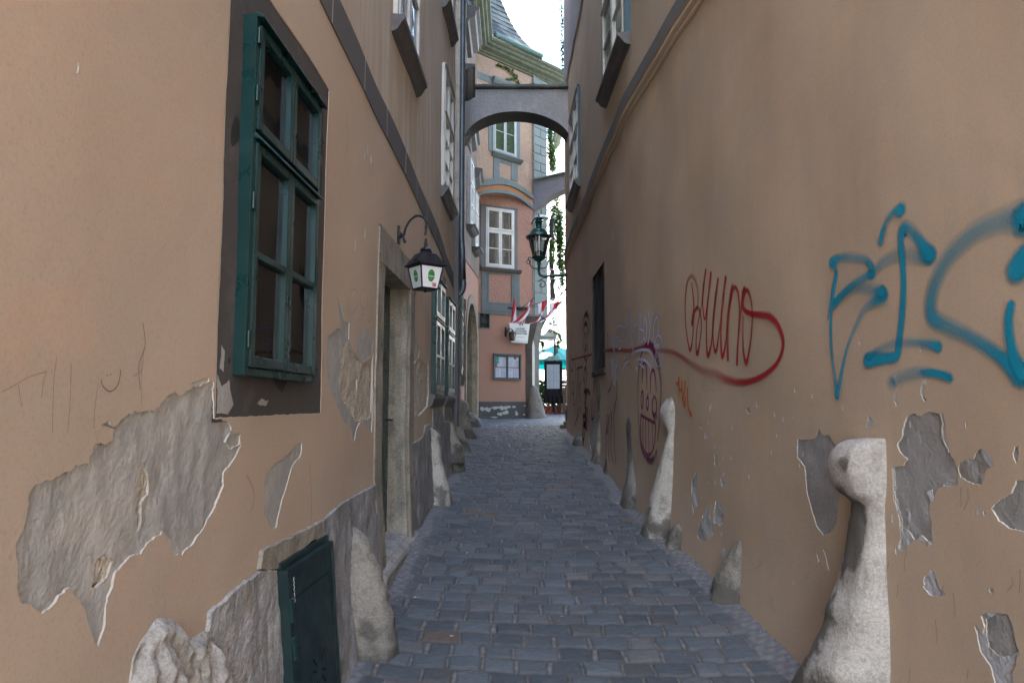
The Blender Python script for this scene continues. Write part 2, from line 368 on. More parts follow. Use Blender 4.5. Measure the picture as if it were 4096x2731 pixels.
# ------------------------------------------------------------------ pavement: sett by sett
def cobble_material():
    m, t, b = newmat('blue_grey_setts'); co = obco(t)
    a = N(t, 'Attribute'); a.attribute_name = 'sett'; a.attribute_type = 'GEOMETRY'
    n = ramp(t, noise_n(t, co, 95, 4, .85), .3, .7, .55, 1.4)
    col = mixc(t, n, (0, 0, 0), a.outputs['Color'])
    col = mixc(t, ramp(t, noise_n(t, co, 14, 6, .7), .60, .75, 0, .28), col, (.20, .21, .22))
    t.links.new(col, b.inputs['Base Color'])
    t.links.new(ramp(t, noise_n(t, co, 9, 5, .6), .3, .7, .52, .80), b.inputs['Roughness'])
    b.inputs['Specular IOR Level'].default_value = .4
    bump(t, b, [(noise_n(t, co, 24, 5, .6), .004), (noise_n(t, co, 130, 3, .7), .0016)])
    return m
M['sett'] = cobble_material()
def build_pavement():
    rs = np.random.RandomState(4)
    ys = [1.6]
    while ys[-1] < 30: ys.append(ys[-1]+.0068*max(.75, ys[-1]/3.5)**1.25)
    ys = np.array(ys); nx = 470
    tt = np.linspace(0, 1, nx)
    xl = np.array([(-1.05+.028*y+.06 if y < 9.4 else cr(HK, y) if y < 19.7 else -1.0)-.12 for y in ys])
    xr = np.array([cr(RK, y)+.05 if y < 16 else cr(RK, 16)+.05+(y-16)*.9 for y in ys])
    xr = np.minimum(xr, 6)
    X = xl[:, None]+(xr-xl)[:, None]*tt[None, :]
    Y = np.repeat(ys[:, None], nx, 1)
    base = np.array([gz(y) for y in ys])[:, None]+0*X
    def nz(x, y, s, sd):
        return (np.sin(x*s*1.0+y*s*1.7+sd)+np.sin(x*s*2.3-y*s*1.1+sd*2.1)+np.sin(-x*s*.7+y*s*2.9+sd*.7))/3
    base = base+.006*nz(X, Y, 2.2, 1.0)+.003*nz(X, Y, 6, 2.0)
    wl = np.clip((X-xl[:, None]-.12)/.35, 0, 1); wr = np.clip((xr[:, None]-.05-X)/.35, 0, 1)
    base = base+.045*(1-wl)**2+.03*(1-wr)**2*(Y < 16)
    P = .142
    yy = Y+.05*X-.035*(X-.3)**2+.012*nz(X, Y, 1.6, 3)+.006*nz(X, Y, 13, 5)+.003*nz(X, Y, 31, 7)
    r = np.floor(yy/P).astype(int); fy = yy/P-r
    xx = X+.008*nz(Y, X, 13, 4)+.003*nz(Y, X, 37, 2)
    r0 = r.min(); nr = r.max()-r0+1
    d_end = np.zeros_like(X); hgt = np.zeros_like(X); col = np.zeros(X.shape+(3,)); tx = np.zeros_like(X); ty = np.zeros_like(X); gapw = np.zeros_like(X)
    for k in range(nr):
        msk = r == (r0+k)
        if not msk.any(): continue
        e = [-4+rs.rand()*.25]
        while e[-1] < 7: e.append(e[-1]+rs.choice([.155, .18, .20, .215, .24], p=[.15, .25, .3, .2, .1])*(1+.06*rs.randn()))
        e = np.array(e); n = len(e)
        x = xx[msk]; j = np.searchsorted(e, x)-1
        L = e[j+1]-e[j]; dl = x-e[j]; dr = e[j+1]-x
        gw = .008+.020*rs.rand(n)**2
        d_end[msk] = np.minimum(dl-gw[j]*.5, dr-gw[j+1]*.5) if n > j.max()+1 else dl
        h = rs.randn(n)*.003; ta = rs.randn(n)*.014; tb = rs.randn(n)*.018
        hgt[msk] = h[j]+ta[j]*(dl-L/2)+tb[j]*(fy[msk]-.5)*P
        v = rs.rand(n); c = np.stack([.060+.050*v, .072+.056*v, .083+.062*v], 1)
        br = rs.rand(n)
        c[br < .018] = np.array([.14, .105, .085])*(.8+.4*rs.rand((br < .018).sum(), 1))
        pk = (br > .8); c[pk] = c[pk]*np.array([1.22, 1.06, .98])
        col[msk] = c[j]
    rowgap = .0055+.003*nz(X, Y, 9, 8)
    d_row = np.minimum(fy, 1-fy)*P-rowgap
    # rounded corners
    R = .016
    a = np.clip(R-d_row, 0, None); b2 = np.clip(R-d_end, 0, None)
    d = R-np.sqrt(a*a+b2*b2)
    edge = np.clip(d/.011, 0, 1); prof = edge*edge*(3-2*edge)
    crown = np.clip(np.minimum(d_row/.05, d_end/.07), 0, 1)
    border = np.clip((np.minimum(X-xl[:, None]-.12, np.where(Y < 16, xr[:, None]-.05-X, 9))-.07-.05*nz(X, Y, 3.1, 9)-.07*(X > .3))/.05, 0, 1)
    prof = prof*border
    Z = base-.0095+prof*(.0095+hgt+.004*crown+.0018*nz(X, Y, 55, 3))+(1-border)*(.010+.004*nz(X, Y, 22, 1))
    grit = np.clip(.5+.5*nz(X, Y, 41, 6), 0, 1)
    fill = np.clip(-d_end/.004, 0, 1)*np.clip(d_row/.01, 0, 1)
    gc = np.array([.055, .054, .053])+(fill*.50+.20)[..., None]*np.array([.24, .22, .21])*(grit*.8+.3)[..., None]
    bc = np.array([.17, .172, .18])*(.6+.6*grit)[..., None]
    gc = gc*border[..., None]+bc*(1-border[..., None])
    col = col*prof[..., None]+gc*(1-prof[..., None])
    ny = len(ys)
    co = np.stack([X, Y, Z], -1).reshape(-1, 3).astype(np.float32)
    i = np.arange(ny-1)[:, None]*nx+np.arange(nx-1)[None, :]
    q = np.stack([i, i+1, i+nx+1, i+nx], -1).reshape(-1, 4)
    me = bpy.data.meshes.new('pavement')
    me.vertices.add(len(co)); me.vertices.foreach_set('co', co.ravel())
    me.loops.add(q.size); me.loops.foreach_set('vertex_index', q.ravel().astype(np.int32))
    me.polygons.add(len(q)); me.polygons.foreach_set('loop_start', (np.arange(len(q))*4).astype(np.int32))
    me.polygons.foreach_set('use_smooth', np.ones(len(q), bool))
    at = me.color_attributes.new('sett', 'FLOAT_COLOR', 'POINT')
    cc = np.concatenate([col.reshape(-1, 3), np.ones((len(co), 1))], 1).astype(np.float32)
    at.data.foreach_set('color', cc.ravel())
    me.update(); me.validate()
    me.materials.append(M['sett'])
    o = bpy.data.objects.new('pavement', me); COL.objects.link(o)
    tag(o, kind='structure')
build_pavement()
def gravel():
    rr = random.Random(17); mb = MB()
    for i in range(900):
        y = 2.6+rr.random()**1.4*13; side = rr.random() < .5
        x = (SL(y, gz(y)+.03) if y < 9.4 else cr(HK, y))+abs(rr.gauss(0, .13))+.01 if side else SR(y, gz(y)+.03)-abs(rr.gauss(0, .10))-.01
        if rr.random() < .15: x = rr.uniform(-.9, 1.3)
        r_ = rr.uniform(.002, .006) if rr.random() < .9 else rr.uniform(.007, .013)
        wl_ = abs(x-(SL(y, gz(y)) if y < 9.4 else cr(HK, y))); wr_ = abs(x-SR(y, gz(y)))
        z = gz(y)+.045*max(0, 1-wl_/.35)**2+.03*max(0, 1-wr_/.35)**2+.001
        c = [Vector((x+r_*rr.uniform(.6, 1.3)*a, y+r_*rr.uniform(.6, 1.3)*b, z+r_*.7*d)) for a, b, d in ((1, 0, 0), (0, 1, 0), (-1, 0, 0), (0, -1, 0), (0, 0, 1))]
        mb.add(c, [(0, 1, 4), (1, 2, 4), (2, 3, 4), (3, 0, 4)], rr.choice([0, 0, 1, 2]))
    o = mb.build('gravel', [simple('grit_grey', (.28, .27, .26), .9), simple('grit_pale', (.50, .48, .45), .9), simple('grit_dark', (.10, .09, .08), .9)], recalc=False)
    tag(o, 'loose grit and crumbs of plaster along both wall feet', kind='stuff')
gravel()
st = MB()
st.add([(-40, -25, -.75), (40, -25, -.75), (40, 1.7, -.35), (-40, 1.7, -.35)], [(0, 1, 2, 3)])
st.add([(-60, 29.9, 1.10), (60, 29.9, 1.10), (60, 80, 1.10), (-60, 80, 1.10), (-60, 15.5, .80), (60, 15.5, .80)], [(0, 1, 2, 3), (4, 5, 1, 0)])
M['road'] = simple('pale_granite_street', (.30, .29, .28), .8, var=.2, scale=3, bd=.003)
tag(st.build('street', M['road'], recalc=False), kind='structure')

# ------------------------------------------------------------------ walls as fine grids with real openings
def wall_grid(mb, S, ylo, yhi, zlo, zhi, holes, step, mat, sign, off=0, zf=None, smooth=True):
    ys = set(np.round(np.arange(ylo, yhi, step), 4)) | {yhi}; zs = set(np.round(np.arange(zlo, zhi, step), 4)) | {zhi}
    for h in holes: ys |= {h[0], h[1]}; zs |= {h[2], h[3]}
    def clean(s, keep):
        s = sorted(s); out = [s[0]]
        for q in s[1:]:
            if q-out[-1] < step*.3:
                if q in keep: out[-1] = q if out[-1] not in keep else out[-1]
                if q in keep and out[-1] != q: out.append(q)
            else: out.append(q)
        return out
    ky = {h[0] for h in holes} | {h[1] for h in holes}; kz = {h[2] for h in holes} | {h[3] for h in holes}
    ys = [y for y in clean(ys, ky) if ylo <= y <= yhi]; zs = [z for z in clean(zs, kz) if zlo <= z <= zhi]
    idx = {}; vs = []; fs = []
    def vid(i, j):
        if (i, j) not in idx: idx[(i, j)] = len(vs); vs.append((S(ys[i], zs[j], off), ys[i], zs[j]))
        return idx[(i, j)]
    for i in range(len(ys)-1):
        for j in range(len(zs)-1):
            cy = (ys[i]+ys[i+1])/2; cz = (zs[j]+zs[j+1])/2
            if any(h[0] < cy < h[1] and h[2] < cz < h[3] for h in holes): continue
            q = (vid(i, j), vid(i+1, j), vid(i+1, j+1), vid(i, j+1))
            fs.append(q if sign > 0 else q[::-1])
    mb.add(vs, fs, mat, smooth)
def resample(poly, step, closed=True):
    out = []; n = len(poly)
    for i in range(n if closed else n-1):
        a = Vector(poly[i]); b = Vector(poly[(i+1) % n]); L = (b-a).length
        k = max(1, int(L/step))
        for q in range(k): out.append(tuple(a.lerp(b, q/k)))
    if not closed: out.append(tuple(poly[-1]))
    return out
def jag(poly, amp, seed, fr=30):
    out = []; n = len(poly)
    for i, p in enumerate(poly):
        q = Vector((p[0]*fr+seed, p[1]*fr, seed*.7))
        out.append((p[0]+amp*(noise.noise(q)*1.6+noise.noise(q*3)*.7), p[1]+amp*(noise.noise(q+Vector((9, 4, 2)))*1.6+noise.noise(q*3+Vector((5, 1, 0)))*.7)))
    return out
def inset(poly, d):
    n = len(poly); out = []
    area = sum(poly[i][0]*poly[(i+1) % n][1]-poly[(i+1) % n][0]*poly[i][1] for i in range(n))
    s = 1 if area > 0 else -1
    for i in range(n):
        a = Vector(poly[i-2]); b = Vector(poly[(i+2) % n]); t = (b-a)
        if t.length < 1e-9: t = Vector((1, 0))
        t.normalize(); nn = Vector((-t.y, t.x))*s
        out.append((poly[i][0]+nn.x*d, poly[i][1]+nn.y*d))
    return out
def in_poly(x, y, P):
    c = False; n = len(P); j = n-1
    for i in range(n):
        xi, yi = P[i]; xj, yj = P[j]
        if (yi > y) != (yj > y) and x < (xj-xi)*(y-yi)/(yj-yi)+xi: c = not c
        j = i
    return c
def seg_d(x, y, P):
    best = 9
    for i in range(len(P)):
        ax, ay = P[i]; bx, by = P[(i+1) % len(P)]
        dx, dy = bx-ax, by-ay; L = dx*dx+dy*dy
        t = max(0, min(1, ((x-ax)*dx+(y-ay)*dy)/L)) if L > 0 else 0
        d = math.hypot(x-ax-t*dx, y-ay-t*dy); best = min(best, d)
    return best
def patch(mb, S, poly, mat, off=.0025, rim_mat=None, skirt_mat=None, lip=.007, step=.012, amp=.004, seed=1, raise_=None, bulge=0, rimw=.002, out=.022, inner=.03, rough=0):
    """poly in wall (y,z). rim: a broken plaster edge standing round a sunk field; raise_: a slab with sides."""
    P = jag(resample(poly, step), amp, seed)
    pts = list(P); n = len(P)
    xs = [p[0] for p in P]; zs = [p[1] for p in P]
    g = max(inner, (max(xs)-min(xs))/60)
    y = min(xs)+g/2; coarse = P[::max(1, n//60)]
    while y < max(xs):
        z = min(zs)+g/2
        while z < max(zs):
            q = (y+random.uniform(-.2, .2)*g, z+random.uniform(-.2, .2)*g)
            if in_poly(q[0], q[1], P) and seg_d(q[0], q[1], coarse) > g*.5: pts.append(q)
            z += g
        y += g
    r = delaunay_2d_cdt([Vector(p) for p in pts], [], [list(range(n))], 1, 1e-6)
    vv = []
    for p in r[0]:
        o = raise_ if raise_ is not None else off
        if bulge:
            d = seg_d(p[0], p[1], coarse)
            k = min(1, d/(bulge*1.3)); o += bulge*math.sin(k*math.pi/2)
        if rough: o += rough*noise.fractal(Vector((p[0]*14, p[1]*9, seed)), .8, 2.1, 4)*min(1, seg_d(p[0], p[1], coarse)/.02)
        vv.append((S(p[0], p[1], o), p[0], p[1]))
    mb.add(vv, [tuple(f) for f in r[2]], mat, bool(bulge) or bool(rough))
    sg = 1
    def ring(P2, o): return [(S(p[0], p[1], o), p[0], p[1]) for p in P2]
    def strip(a, b, mt, sm=True):
        k = len(a); mb.add(a+b, [(i, (i+1) % k, k+(i+1) % k, k+i) for i in range(k)], mt, sm)
    if raise_ is not None:
        strip(ring(P, raise_), ring(inset(P, -.004), -.002), mat, False)
    elif rim_mat is not None:
        lip *= .6; out = max(out, lip*5); hv = [lip*(.35+1.1*abs(noise.noise(Vector((p[0]*6, p[1]*6, seed+3))))) for p in P]
        top = [(S(p[0], p[1], off+h), p[0], p[1]) for p, h in zip(P, hv)]
        top2 = [(S(p[0], p[1], off+h*.96), p[0], p[1]) for p, h in zip(inset(P, -rimw*.5), hv)]
        strip(ring(inset(P, rimw), off+.0005), top, rim_mat, False)
        strip(top, top2, skirt_mat, False)
        strip(top2, ring(inset(P, -out), -.0015), skirt_mat, True)
def wpoly(S, ox, oy, s, pts):
    return [on_wall(u, v, S) for u, v in C(ox, oy, s, pts)]
class Peels:
    """broken-away coats: every outline is cut out of the wall and its field lies deeper"""
    def __init__(s, S): s.S = S; s.L = []
    def add(s, poly, mat, depth=.008, rim=3, step=.012, amp=.004, seed=1, rough=0, inner=.03, soft=0):
        P = jag(resample(poly, step), amp, seed, 22)
        if amp > .002: P = jag(resample(P, .006), amp*.5, seed+5, 70); P = jag(P, amp*.22, seed+9, 190)
        P = [(y, z+0) for y, z in P]
        c = (sum(p[0] for p in P)/len(P), sum(p[1] for p in P)/len(P))
        bb = (min(p[0] for p in P), max(p[0] for p in P), min(p[1] for p in P), max(p[1] for p in P))
        par = None
        for i, q in enumerate(s.L):
            if sum(in_poly(p[0], p[1], q['P']) for p in P[::3]) > .8*len(P[::3]): par = i
        s.L.append(dict(P=P, mat=mat, d=depth, rim=rim, rough=rough, inner=inner, seed=seed, par=par, bb=bb))
    def tri(s, pts, loops, keep):
        allp = [Vector(p) for p in pts]; fc = []
        for L in loops: fc.append(list(range(len(allp), len(allp)+len(L)))); allp += [Vector(p) for p in L]
        r = delaunay_2d_cdt(allp, [], fc, 0, 1e-6)
        out = []
        for f in r[2]:
            cx = sum(r[0][i][0] for i in f)/3; cy = sum(r[0][i][1] for i in f)/3
            if keep(cx, cy): out.append(tuple(f))
        return r[0], out
    def inside(s, x, y, i):
        b = s.L[i]['bb']; return b[0] < x < b[1] and b[2] < y < b[3] and in_poly(x, y, s.L[i]['P'])
    def flush(s, mb, ylo, yhi, zlo, zhi, holes, step, matw):
        S = s.S; pts = []; n = int(round((yhi-ylo)/step)); m = int(round((zhi-zlo)/step))
        for i in range(n+1):
            for j in range(m+1):
                y = ylo+(yhi-ylo)*i/n; z = zlo+(zhi-zlo)*j/m
                if any(h[0]-.02 < y < h[1]+.02 and h[2]-.02 < z < h[3]+.02 for h in holes): continue
                pts.append((y, z))
        hl = [resample([(h[0], h[2]), (h[1], h[2]), (h[1], h[3]), (h[0], h[3])], .1) for h in holes]
        top = [i for i, q in enumerate(s.L) if q['par'] is None]
        def keep(x, y):
            if any(h[0] < x < h[1] and h[2] < y < h[3] for h in holes): return False
            return not any(s.inside(x, y, i) for i in top)
        V_, F_ = s.tri(pts, hl+[s.L[i]['P'] for i in top], keep)
        mb.add([(S(p[0], p[1], 0), p[0], p[1]) for p in V_], F_, matw, True)
        for i, q in enumerate(s.L):
            P = q['P']; kids = [j for j, k in enumerate(s.L) if k['par'] == i]
            g = max(q['inner'], (q['bb'][1]-q['bb'][0])/70); pts = []
            y = q['bb'][0]+g/2
            while y < q['bb'][1]:
                z = q['bb'][2]+g/2
                while z < q['bb'][3]:
                    a = (y+random.uniform(-.25, .25)*g, z+random.uniform(-.25, .25)*g)
                    if in_poly(a[0], a[1], P): pts.append(a)
                    z += g
                y += g
            V_, F_ = s.tri(pts, [P]+[s.L[j]['P'] for j in kids], lambda x, y: in_poly(x, y, P) and not any(s.inside(x, y, j) for j in kids))
            vv = []
            for p in V_:
                o = -q['d']
                if q['rough']: o += q['rough']*noise.fractal(Vector((p[0]*16, p[1]*10, q['seed'])), .8, 2.1, 5)
                vv.append((S(p[0], p[1], o), p[0], p[1]))
            mb.add(vv, F_, q['mat'], True)
            d0 = 0 if q['par'] is None else s.L[q['par']]['d']; k = len(P)
            P2 = inset(P, .0014)
            a = [(S(p[0], p[1], -d0+.0003), p[0], p[1]) for p in P]; b = [(S(p[0], p[1], -(d0+q['d'])*.5), p[0], p[1]) for p in inset(P, .0006)]; c = [(S(p[0], p[1], -q['d']-.001), p[0], p[1]) for p in P2]
            mb.add(a+b, [(i_, (i_+1) % k, k+(i_+1) % k, k+i_) for i_ in range(k)], q['rim'], False)
            mb.add(b+c, [(i_, (i_+1) % k, k+(i_+1) % k, k+i_) for i_ in range(k)], q['rim'], False)
# strokes of paint or pencil lying on a wall
STK = [0.0]
def cspline(pts, n):
    out = []; m = len(pts)
    for i in range(m-1):
        p0 = pts[max(i-1, 0)]; p1 = pts[i]; p2 = pts[i+1]; p3 = pts[min(i+2, m-1)]
        for k in range(n):
            t = k/n
            out.append(tuple(.5*((2*b)+(-a+c)*t+(2*a-5*b+4*c-d)*t*t+(-a+3*b-3*c+d)*t**3) for a, b, c, d in zip(p0, p1, p2, p3)))
    out.append(tuple(pts[-1])); return out
def stroke(mb, S, pts, width, dens=1.0, mat=0, n=7, smooth=True, off=.0035):
    """pts: (u,v[,w factor[,density]]) photo pixels; width in metres"""
    P = [(p[0], p[1], p[2] if len(p) > 2 else 1.0, p[3] if len(p) > 3 else 1.0) for p in pts]
    if smooth and len(P) > 2: P = cspline(P, n)
    Q = []
    for u, v, wf, dn in P:
        y, z = on_wall(u, v, S); Q.append((y, z, max(.15, wf)*width/2, max(0, dn)*dens))
    STK[0] = (STK[0]+.00022) % .004
    o = off+STK[0]
    a = []; b = []; uv = []
    e0 = Vector((Q[0][0]-Q[1][0], Q[0][1]-Q[1][1])); e1 = Vector((Q[-1][0]-Q[-2][0], Q[-1][1]-Q[-2][1]))
    for i, (y, z, hw, dn) in enumerate(Q):
        t = Vector((Q[min(i+1, len(Q)-1)][0]-Q[max(i-1, 0)][0], Q[min(i+1, len(Q)-1)][1]-Q[max(i-1, 0)][1]))
        if t.length < 1e-9: t = Vector((0, 1))
        t.normalize(); nn = Vector((-t.y, t.x))*hw
        a.append((y+nn.x, z+nn.y)); b.append((y-nn.x, z-nn.y))
    # round ends
    def fan(c, dn, hw, d0):
        if d0.length < 1e-9: return
        ang = math.atan2(d0.y, d0.x); k = 6
        ring = [(c[0]+hw*math.cos(ang-math.pi/2+math.pi*i/k), c[1]+hw*math.sin(ang-math.pi/2+math.pi*i/k)) for i in range(k+1)]
        vs = [(S(c[0], c[1], o), c[0], c[1])]+[(S(p[0], p[1], o), p[0], p[1]) for p in ring]
        mb.add(vs, [(0, i+1, i+2) for i in range(k)], mat, True, [[(dn, 0), (dn, 1), (dn, 1)] for i in range(k)])
    if width > .012:
        fan(Q[0][:2], Q[0][3], Q[0][2], e0); fan(Q[-1][:2], Q[-1][3], Q[-1][2], e1)
    vs = [(S(p[0], p[1], o), p[0], p[1]) for p in a+b]; k = len(a)
    fs = [(i, i+1, k+i+1, k+i) for i in range(k-1)]
    uvs = [[(Q[i][3], 1), (Q[i+1][3], 1), (Q[i+1][3], -1), (Q[i][3], -1)] for i in range(k-1)]
    mb.add(vs, fs, mat, True, uvs)

# ------------------------------------------------------------------ casement window, built in wall coordinates
def casement(parent, F, wd, ht, mats, transom=.66, proj=.05, frame_w=.05, leaf=.045, bars_low=1, bars_up=0, glassm=None, reveal=.3, backm=None, surround=None, sill=None, inner=True, hood=True, name='window', open_leaf=False, curtains=None, label=None, back_full=True):
    """F(x along wall, y out of the wall, z up); opening 0..wd, 0..ht."""
    fm, gm = mats, glassm or M['glass']
    b = MB()
    b.box(F, 0, frame_w, -.06, proj, 0, ht); b.box(F, wd-frame_w, wd, -.06, proj, 0, ht)
    b.box(F, frame_w, wd-frame_w, -.06, proj, 0, frame_w*1.1); b.box(F, frame_w, wd-frame_w, -.06, proj, ht-frame_w, ht)
    zt = ht*transom
    b.box(F, frame_w, wd-frame_w, -.05, proj-.006, zt-.022, zt+.022)
    fr = b.build(name, fm, parent, bevel=.003, label=label)
    if hood:
        h = MB(); h.prism(lambda x, y, z: F(y, x, z), [(proj-.01, ht-.01), (proj+.028, ht-.018), (proj+.028, ht-.010), (proj-.01, ht+.012)], .0, wd+.01)
        h.prism(lambda x, y, z: F(y, x, z), [(proj-.01, zt-.01), (proj+.022, zt-.02), (proj+.022, zt-.012), (proj-.01, zt+.018)], .015, wd-.01)
        split_build(h, 'drip_rail', fm, fr, bevel=.002)
    xm = wd/2
    for (x0, x1) in ((frame_w+.002, xm-.002), (xm+.002, wd-frame_w-.002)):
        for (z0, z1, nb) in ((frame_w*1.1+.002, zt-.024, bars_low), (zt+.024, ht-frame_w-.002, bars_up)):
            c = MB(); y0, y1 = proj-.035, proj+.008
            c.box(F, x0, x0+leaf, y0, y1, z0, z1); c.box(F, x1-leaf, x1, y0, y1, z0, z1)
            c.box(F, x0+leaf, x1-leaf, y0, y1, z0, z0+leaf*1.15); c.box(F, x0+leaf, x1-leaf, y0, y1, z1-leaf, z1)
            for k in range(nb):
                zz = z0+(z1-z0)*(k+1)/(nb+1); c.box(F, x0+leaf, x1-leaf, y0+.006, y1-.002, zz-.013, zz+.013)
            cs = c.build('casement', fm, fr, bevel=.0025)
            g = MB(); g.add([F(x, proj-.016, z) for x, z in ((x0+leaf*.8, z0+leaf*.8), (x1-leaf*.8, z0+leaf*.8), (x1-leaf*.8, z1-leaf*.8), (x0+leaf*.8, z1-leaf*.8))], [(0, 1, 2, 3)])
            g.build('pane', gm, fr)
    # reveal and dark room behind
    r = MB()
    r.add([F(x, y, z) for x, y, z in ((0, -.062, 0), (0, -.062, ht), (0, -reveal, 0), (0, -reveal, ht), (wd, -.062, 0), (wd, -.062, ht), (wd, -reveal, 0), (wd, -reveal, ht))],
          [(0, 1, 3, 2), (4, 6, 7, 5), (0, 2, 6, 4), (1, 5, 7, 3), (2, 3, 7, 6)])
    r.build('reveal', backm or M['dark'], fr, recalc=False)
    if inner:
        c = MB(); yi = -.15
        for x0 in (.05, xm-.02, wd-.10): c.box(F, x0, x0+.05, yi-.03, yi, .03, ht-.03)
        c.box(F, .10, wd-.10, yi-.028, yi-.002, zt-.03, zt+.03); c.box(F, .10, wd-.10, yi-.028, yi-.002, .03, .09)
        c.build('inner_frame', M['cream'], fr, bevel=.003)
    if curtains:
        for (x0, x1) in curtains:
            c = MB(); k = 14; vs = []
            for i in range(k+1):
                x = x0+(x1-x0)*i/k; yy = -.22+.018*math.sin(i*1.9)
                vs += [F(x, yy, .06), F(x, yy, ht-.06)]
            c.add(vs, [(2*i, 2*i+2, 2*i+3, 2*i+1) for i in range(k)], 0, True); c.build('curtain', M['curtain'], fr, recalc=False)
    if sill:
        s = MB(); s.prism(lambda x, y, z: F(y, x, z), [(-.01, 0), (sill, -.012), (sill, -.05), (sill*.8, -.065), (sill*.62, -.10), (sill*.4, -.13), (-.01, -.15)], -.06, wd+.06)
        s.build('sill', M['sillmetal'], fr, bevel=.003)
    return fr
M['curtain'] = simple('grey_lilac_curtain', (.33, .32, .36), .9, var=.2, scale=5)
# ================================================================== LEFT HOUSE
nL = Vector((1, -.028, 0)).normalized(); tL = Vector((.028, 1, 0)).normalized(); UP = Vector((0, 0, 1))
def FL(y, z):      # frame on the left wall: x along the wall away from the camera, y out of it, z up
    o = Vector((SL(y, z), y, z)); return frame(o, tL, nL, UP)
LH = thing('plastered_house', (-1.3, 3, 0), 'tan plastered house on the left with green box windows, cellar hatch and slate grey band', 'house')
W1 = (2.39, 3.17, 1.60, 2.93); W2 = (7.12, 7.90, 1.61, 2.86); W3 = (8.19, 8.93, 1.60, 2.80)
W4 = (5.0, 6.02, 4.46, 6.4); W5 = (7.80, 8.75, 4.04, 5.55); W6 = (7.80, 8.6, 6.35, 7.9)
DOOR = (4.79, 5.77, .42, 2.48)
mb = MB()
ZS = 3.6
YS = -5.4
wall_grid(mb, SL, YS, 1.0, -.9, ZS, [], .10, 0, 1)
wall_grid(mb, SL, YS, 9.38, ZS, 15.5, [W4, W5, W6], .16, 1, 1)
PLs = Peels(SL)
# end of the house, top and far side of its body
mb.add([(-6, YS, -1), (-6, 9.38, -1), (-6, YS, 15.5), (-6, 9.38, 15.5)], [(0, 1, 3, 2)], 0)
mb.add([(-6, YS, 15.5), (-6, 9.38, 15.5), (SL(9.38, 15.5), 9.38, 15.5), (SL(YS, 15.5), YS, 15.5)], [(0, 1, 2, 3)], 1)
for yy in (YS, 9.38):
    mb.add([(-6, yy, -1), (SL(yy, -1)-.02, yy, -1), (SL(yy, 3)+.0, yy, 3.6), (SL(yy, 15.5), yy, 15.5), (-6, yy, 15.5)], [(0, 1, 2, 3, 4)], 1)
c1 = (0, 1365, 1.1475)
big = wpoly(SL, *c1, [(975, 180), (935, 200), (880, 210), (830, 240), (770, 245), (740, 290), (700, 330), (650, 320), (620, 310), (570, 340), (530, 385), (490, 370), (455, 400), (430, 480), (405, 550), (370, 575), (300, 600), (240, 625), (190, 650), (160, 645), (135, 690), (125, 790), (100, 880), (70, 930), (70, 1020), (85, 1120), (100, 1200), (150, 1210), (200, 1235), (250, 1200), (290, 1150), (320, 1125), (360, 1170), (390, 1220), (400, 1290), (430, 1370), (460, 1395), (480, 1310), (490, 1220), (520, 1130), (530, 1060), (570, 1010), (620, 970), (650, 965), (700, 910), (750, 865), (780, 910), (800, 985), (830, 985), (870, 945), (940, 850), (990, 750), (1025, 660), (1030, 600), (1080, 530), (1105, 480), (1100, 430), (1060, 410), (1050, 365), (985, 350)])
PLs.add(big, 2, .005, seed=3, amp=.006, rough=.0045, inner=.012)
PLs.add([(2.262, 1.453), (3.30, 1.452), (3.42, 1.455), (3.425, 3.13), (3.0, 3.14), (2.262, 3.13)], 5, .0035, rim=0, amp=.0015, step=.03, seed=2, inner=.2)
def lwp(crop, pts, mat, d=.004, off=0, rim_mat=3, skirt_mat=0, lip=0, out=0, rimw=0, **k): PLs.add(wpoly(SL, *crop, pts), mat, d, rim=rim_mat, **k)
lwp(c1, [(460, 390), (530, 400), (525, 450), (490, 475), (440, 470)], 0, d=.002, off=.005, rim_mat=3, skirt_mat=2, lip=.002, out=.006, seed=5)
lwp(c1, [(660, 560), (690, 610), (690, 700), (660, 740), (650, 860), (635, 880), (635, 760), (640, 650)], 4, off=.003, rim_mat=3, skirt_mat=2, lip=.004, out=.01, d=.011, seed=6, rough=.01)
lwp(c1, [(450, 1000), (490, 975), (525, 1010), (500, 1080), (450, 1130), (430, 1120)], 4, off=.003, rim_mat=3, skirt_mat=2, lip=.003, out=.01, d=.011, seed=7, rough=.012)
lwp(c1, [(1035, 460), (1060, 420), (1105, 425), (1100, 470), (1060, 500)], 4, off=.002, rim_mat=3, skirt_mat=2, lip=.006, out=.012, d=.02, seed=8, rough=.02)
lwp(c1, [(870, 190), (960, 165), (960, 185), (900, 212)], 3, d=.003, off=.004, rim_mat=3, skirt_mat=0, lip=.002, seed=9)
c2 = (900, 1365, 1.1475)
lwp(c2, [(185, 610), (230, 560), (290, 520), (330, 470), (355, 465), (350, 520), (310, 570), (290, 640), (260, 740), (235, 850), (215, 860), (180, 790), (175, 700)], 2, rim_mat=3, skirt_mat=0, lip=.007, seed=11)
c3 = (1280, 1050, 2.0917)
lwp(c3, [(65, 610), (110, 580), (150, 545), (180, 560), (150, 380), (152, 290), (180, 370), (210, 490), (245, 500), (245, 640), (290, 750), (320, 790), (360, 840), (420, 810), (445, 760), (445, 1240), (430, 1420), (400, 1400), (370, 1330), (330, 1340), (300, 1420), (290, 1490), (260, 1470), (250, 1380), (200, 1330), (150, 1220), (100, 1100), (60, 950), (50, 780)], 2, rim_mat=3, skirt_mat=0, lip=.006, seed=12)
lwp(c3, [(235, 655), (270, 740), (300, 770), (340, 840), (370, 840), (440, 770), (443, 940), (435, 1300), (300, 1330), (250, 1240), (180, 1130), (155, 960), (180, 800), (200, 690)], 4, off=.004, rim_mat=3, skirt_mat=2, lip=.006, out=.012, d=.011, seed=13, rough=.014)
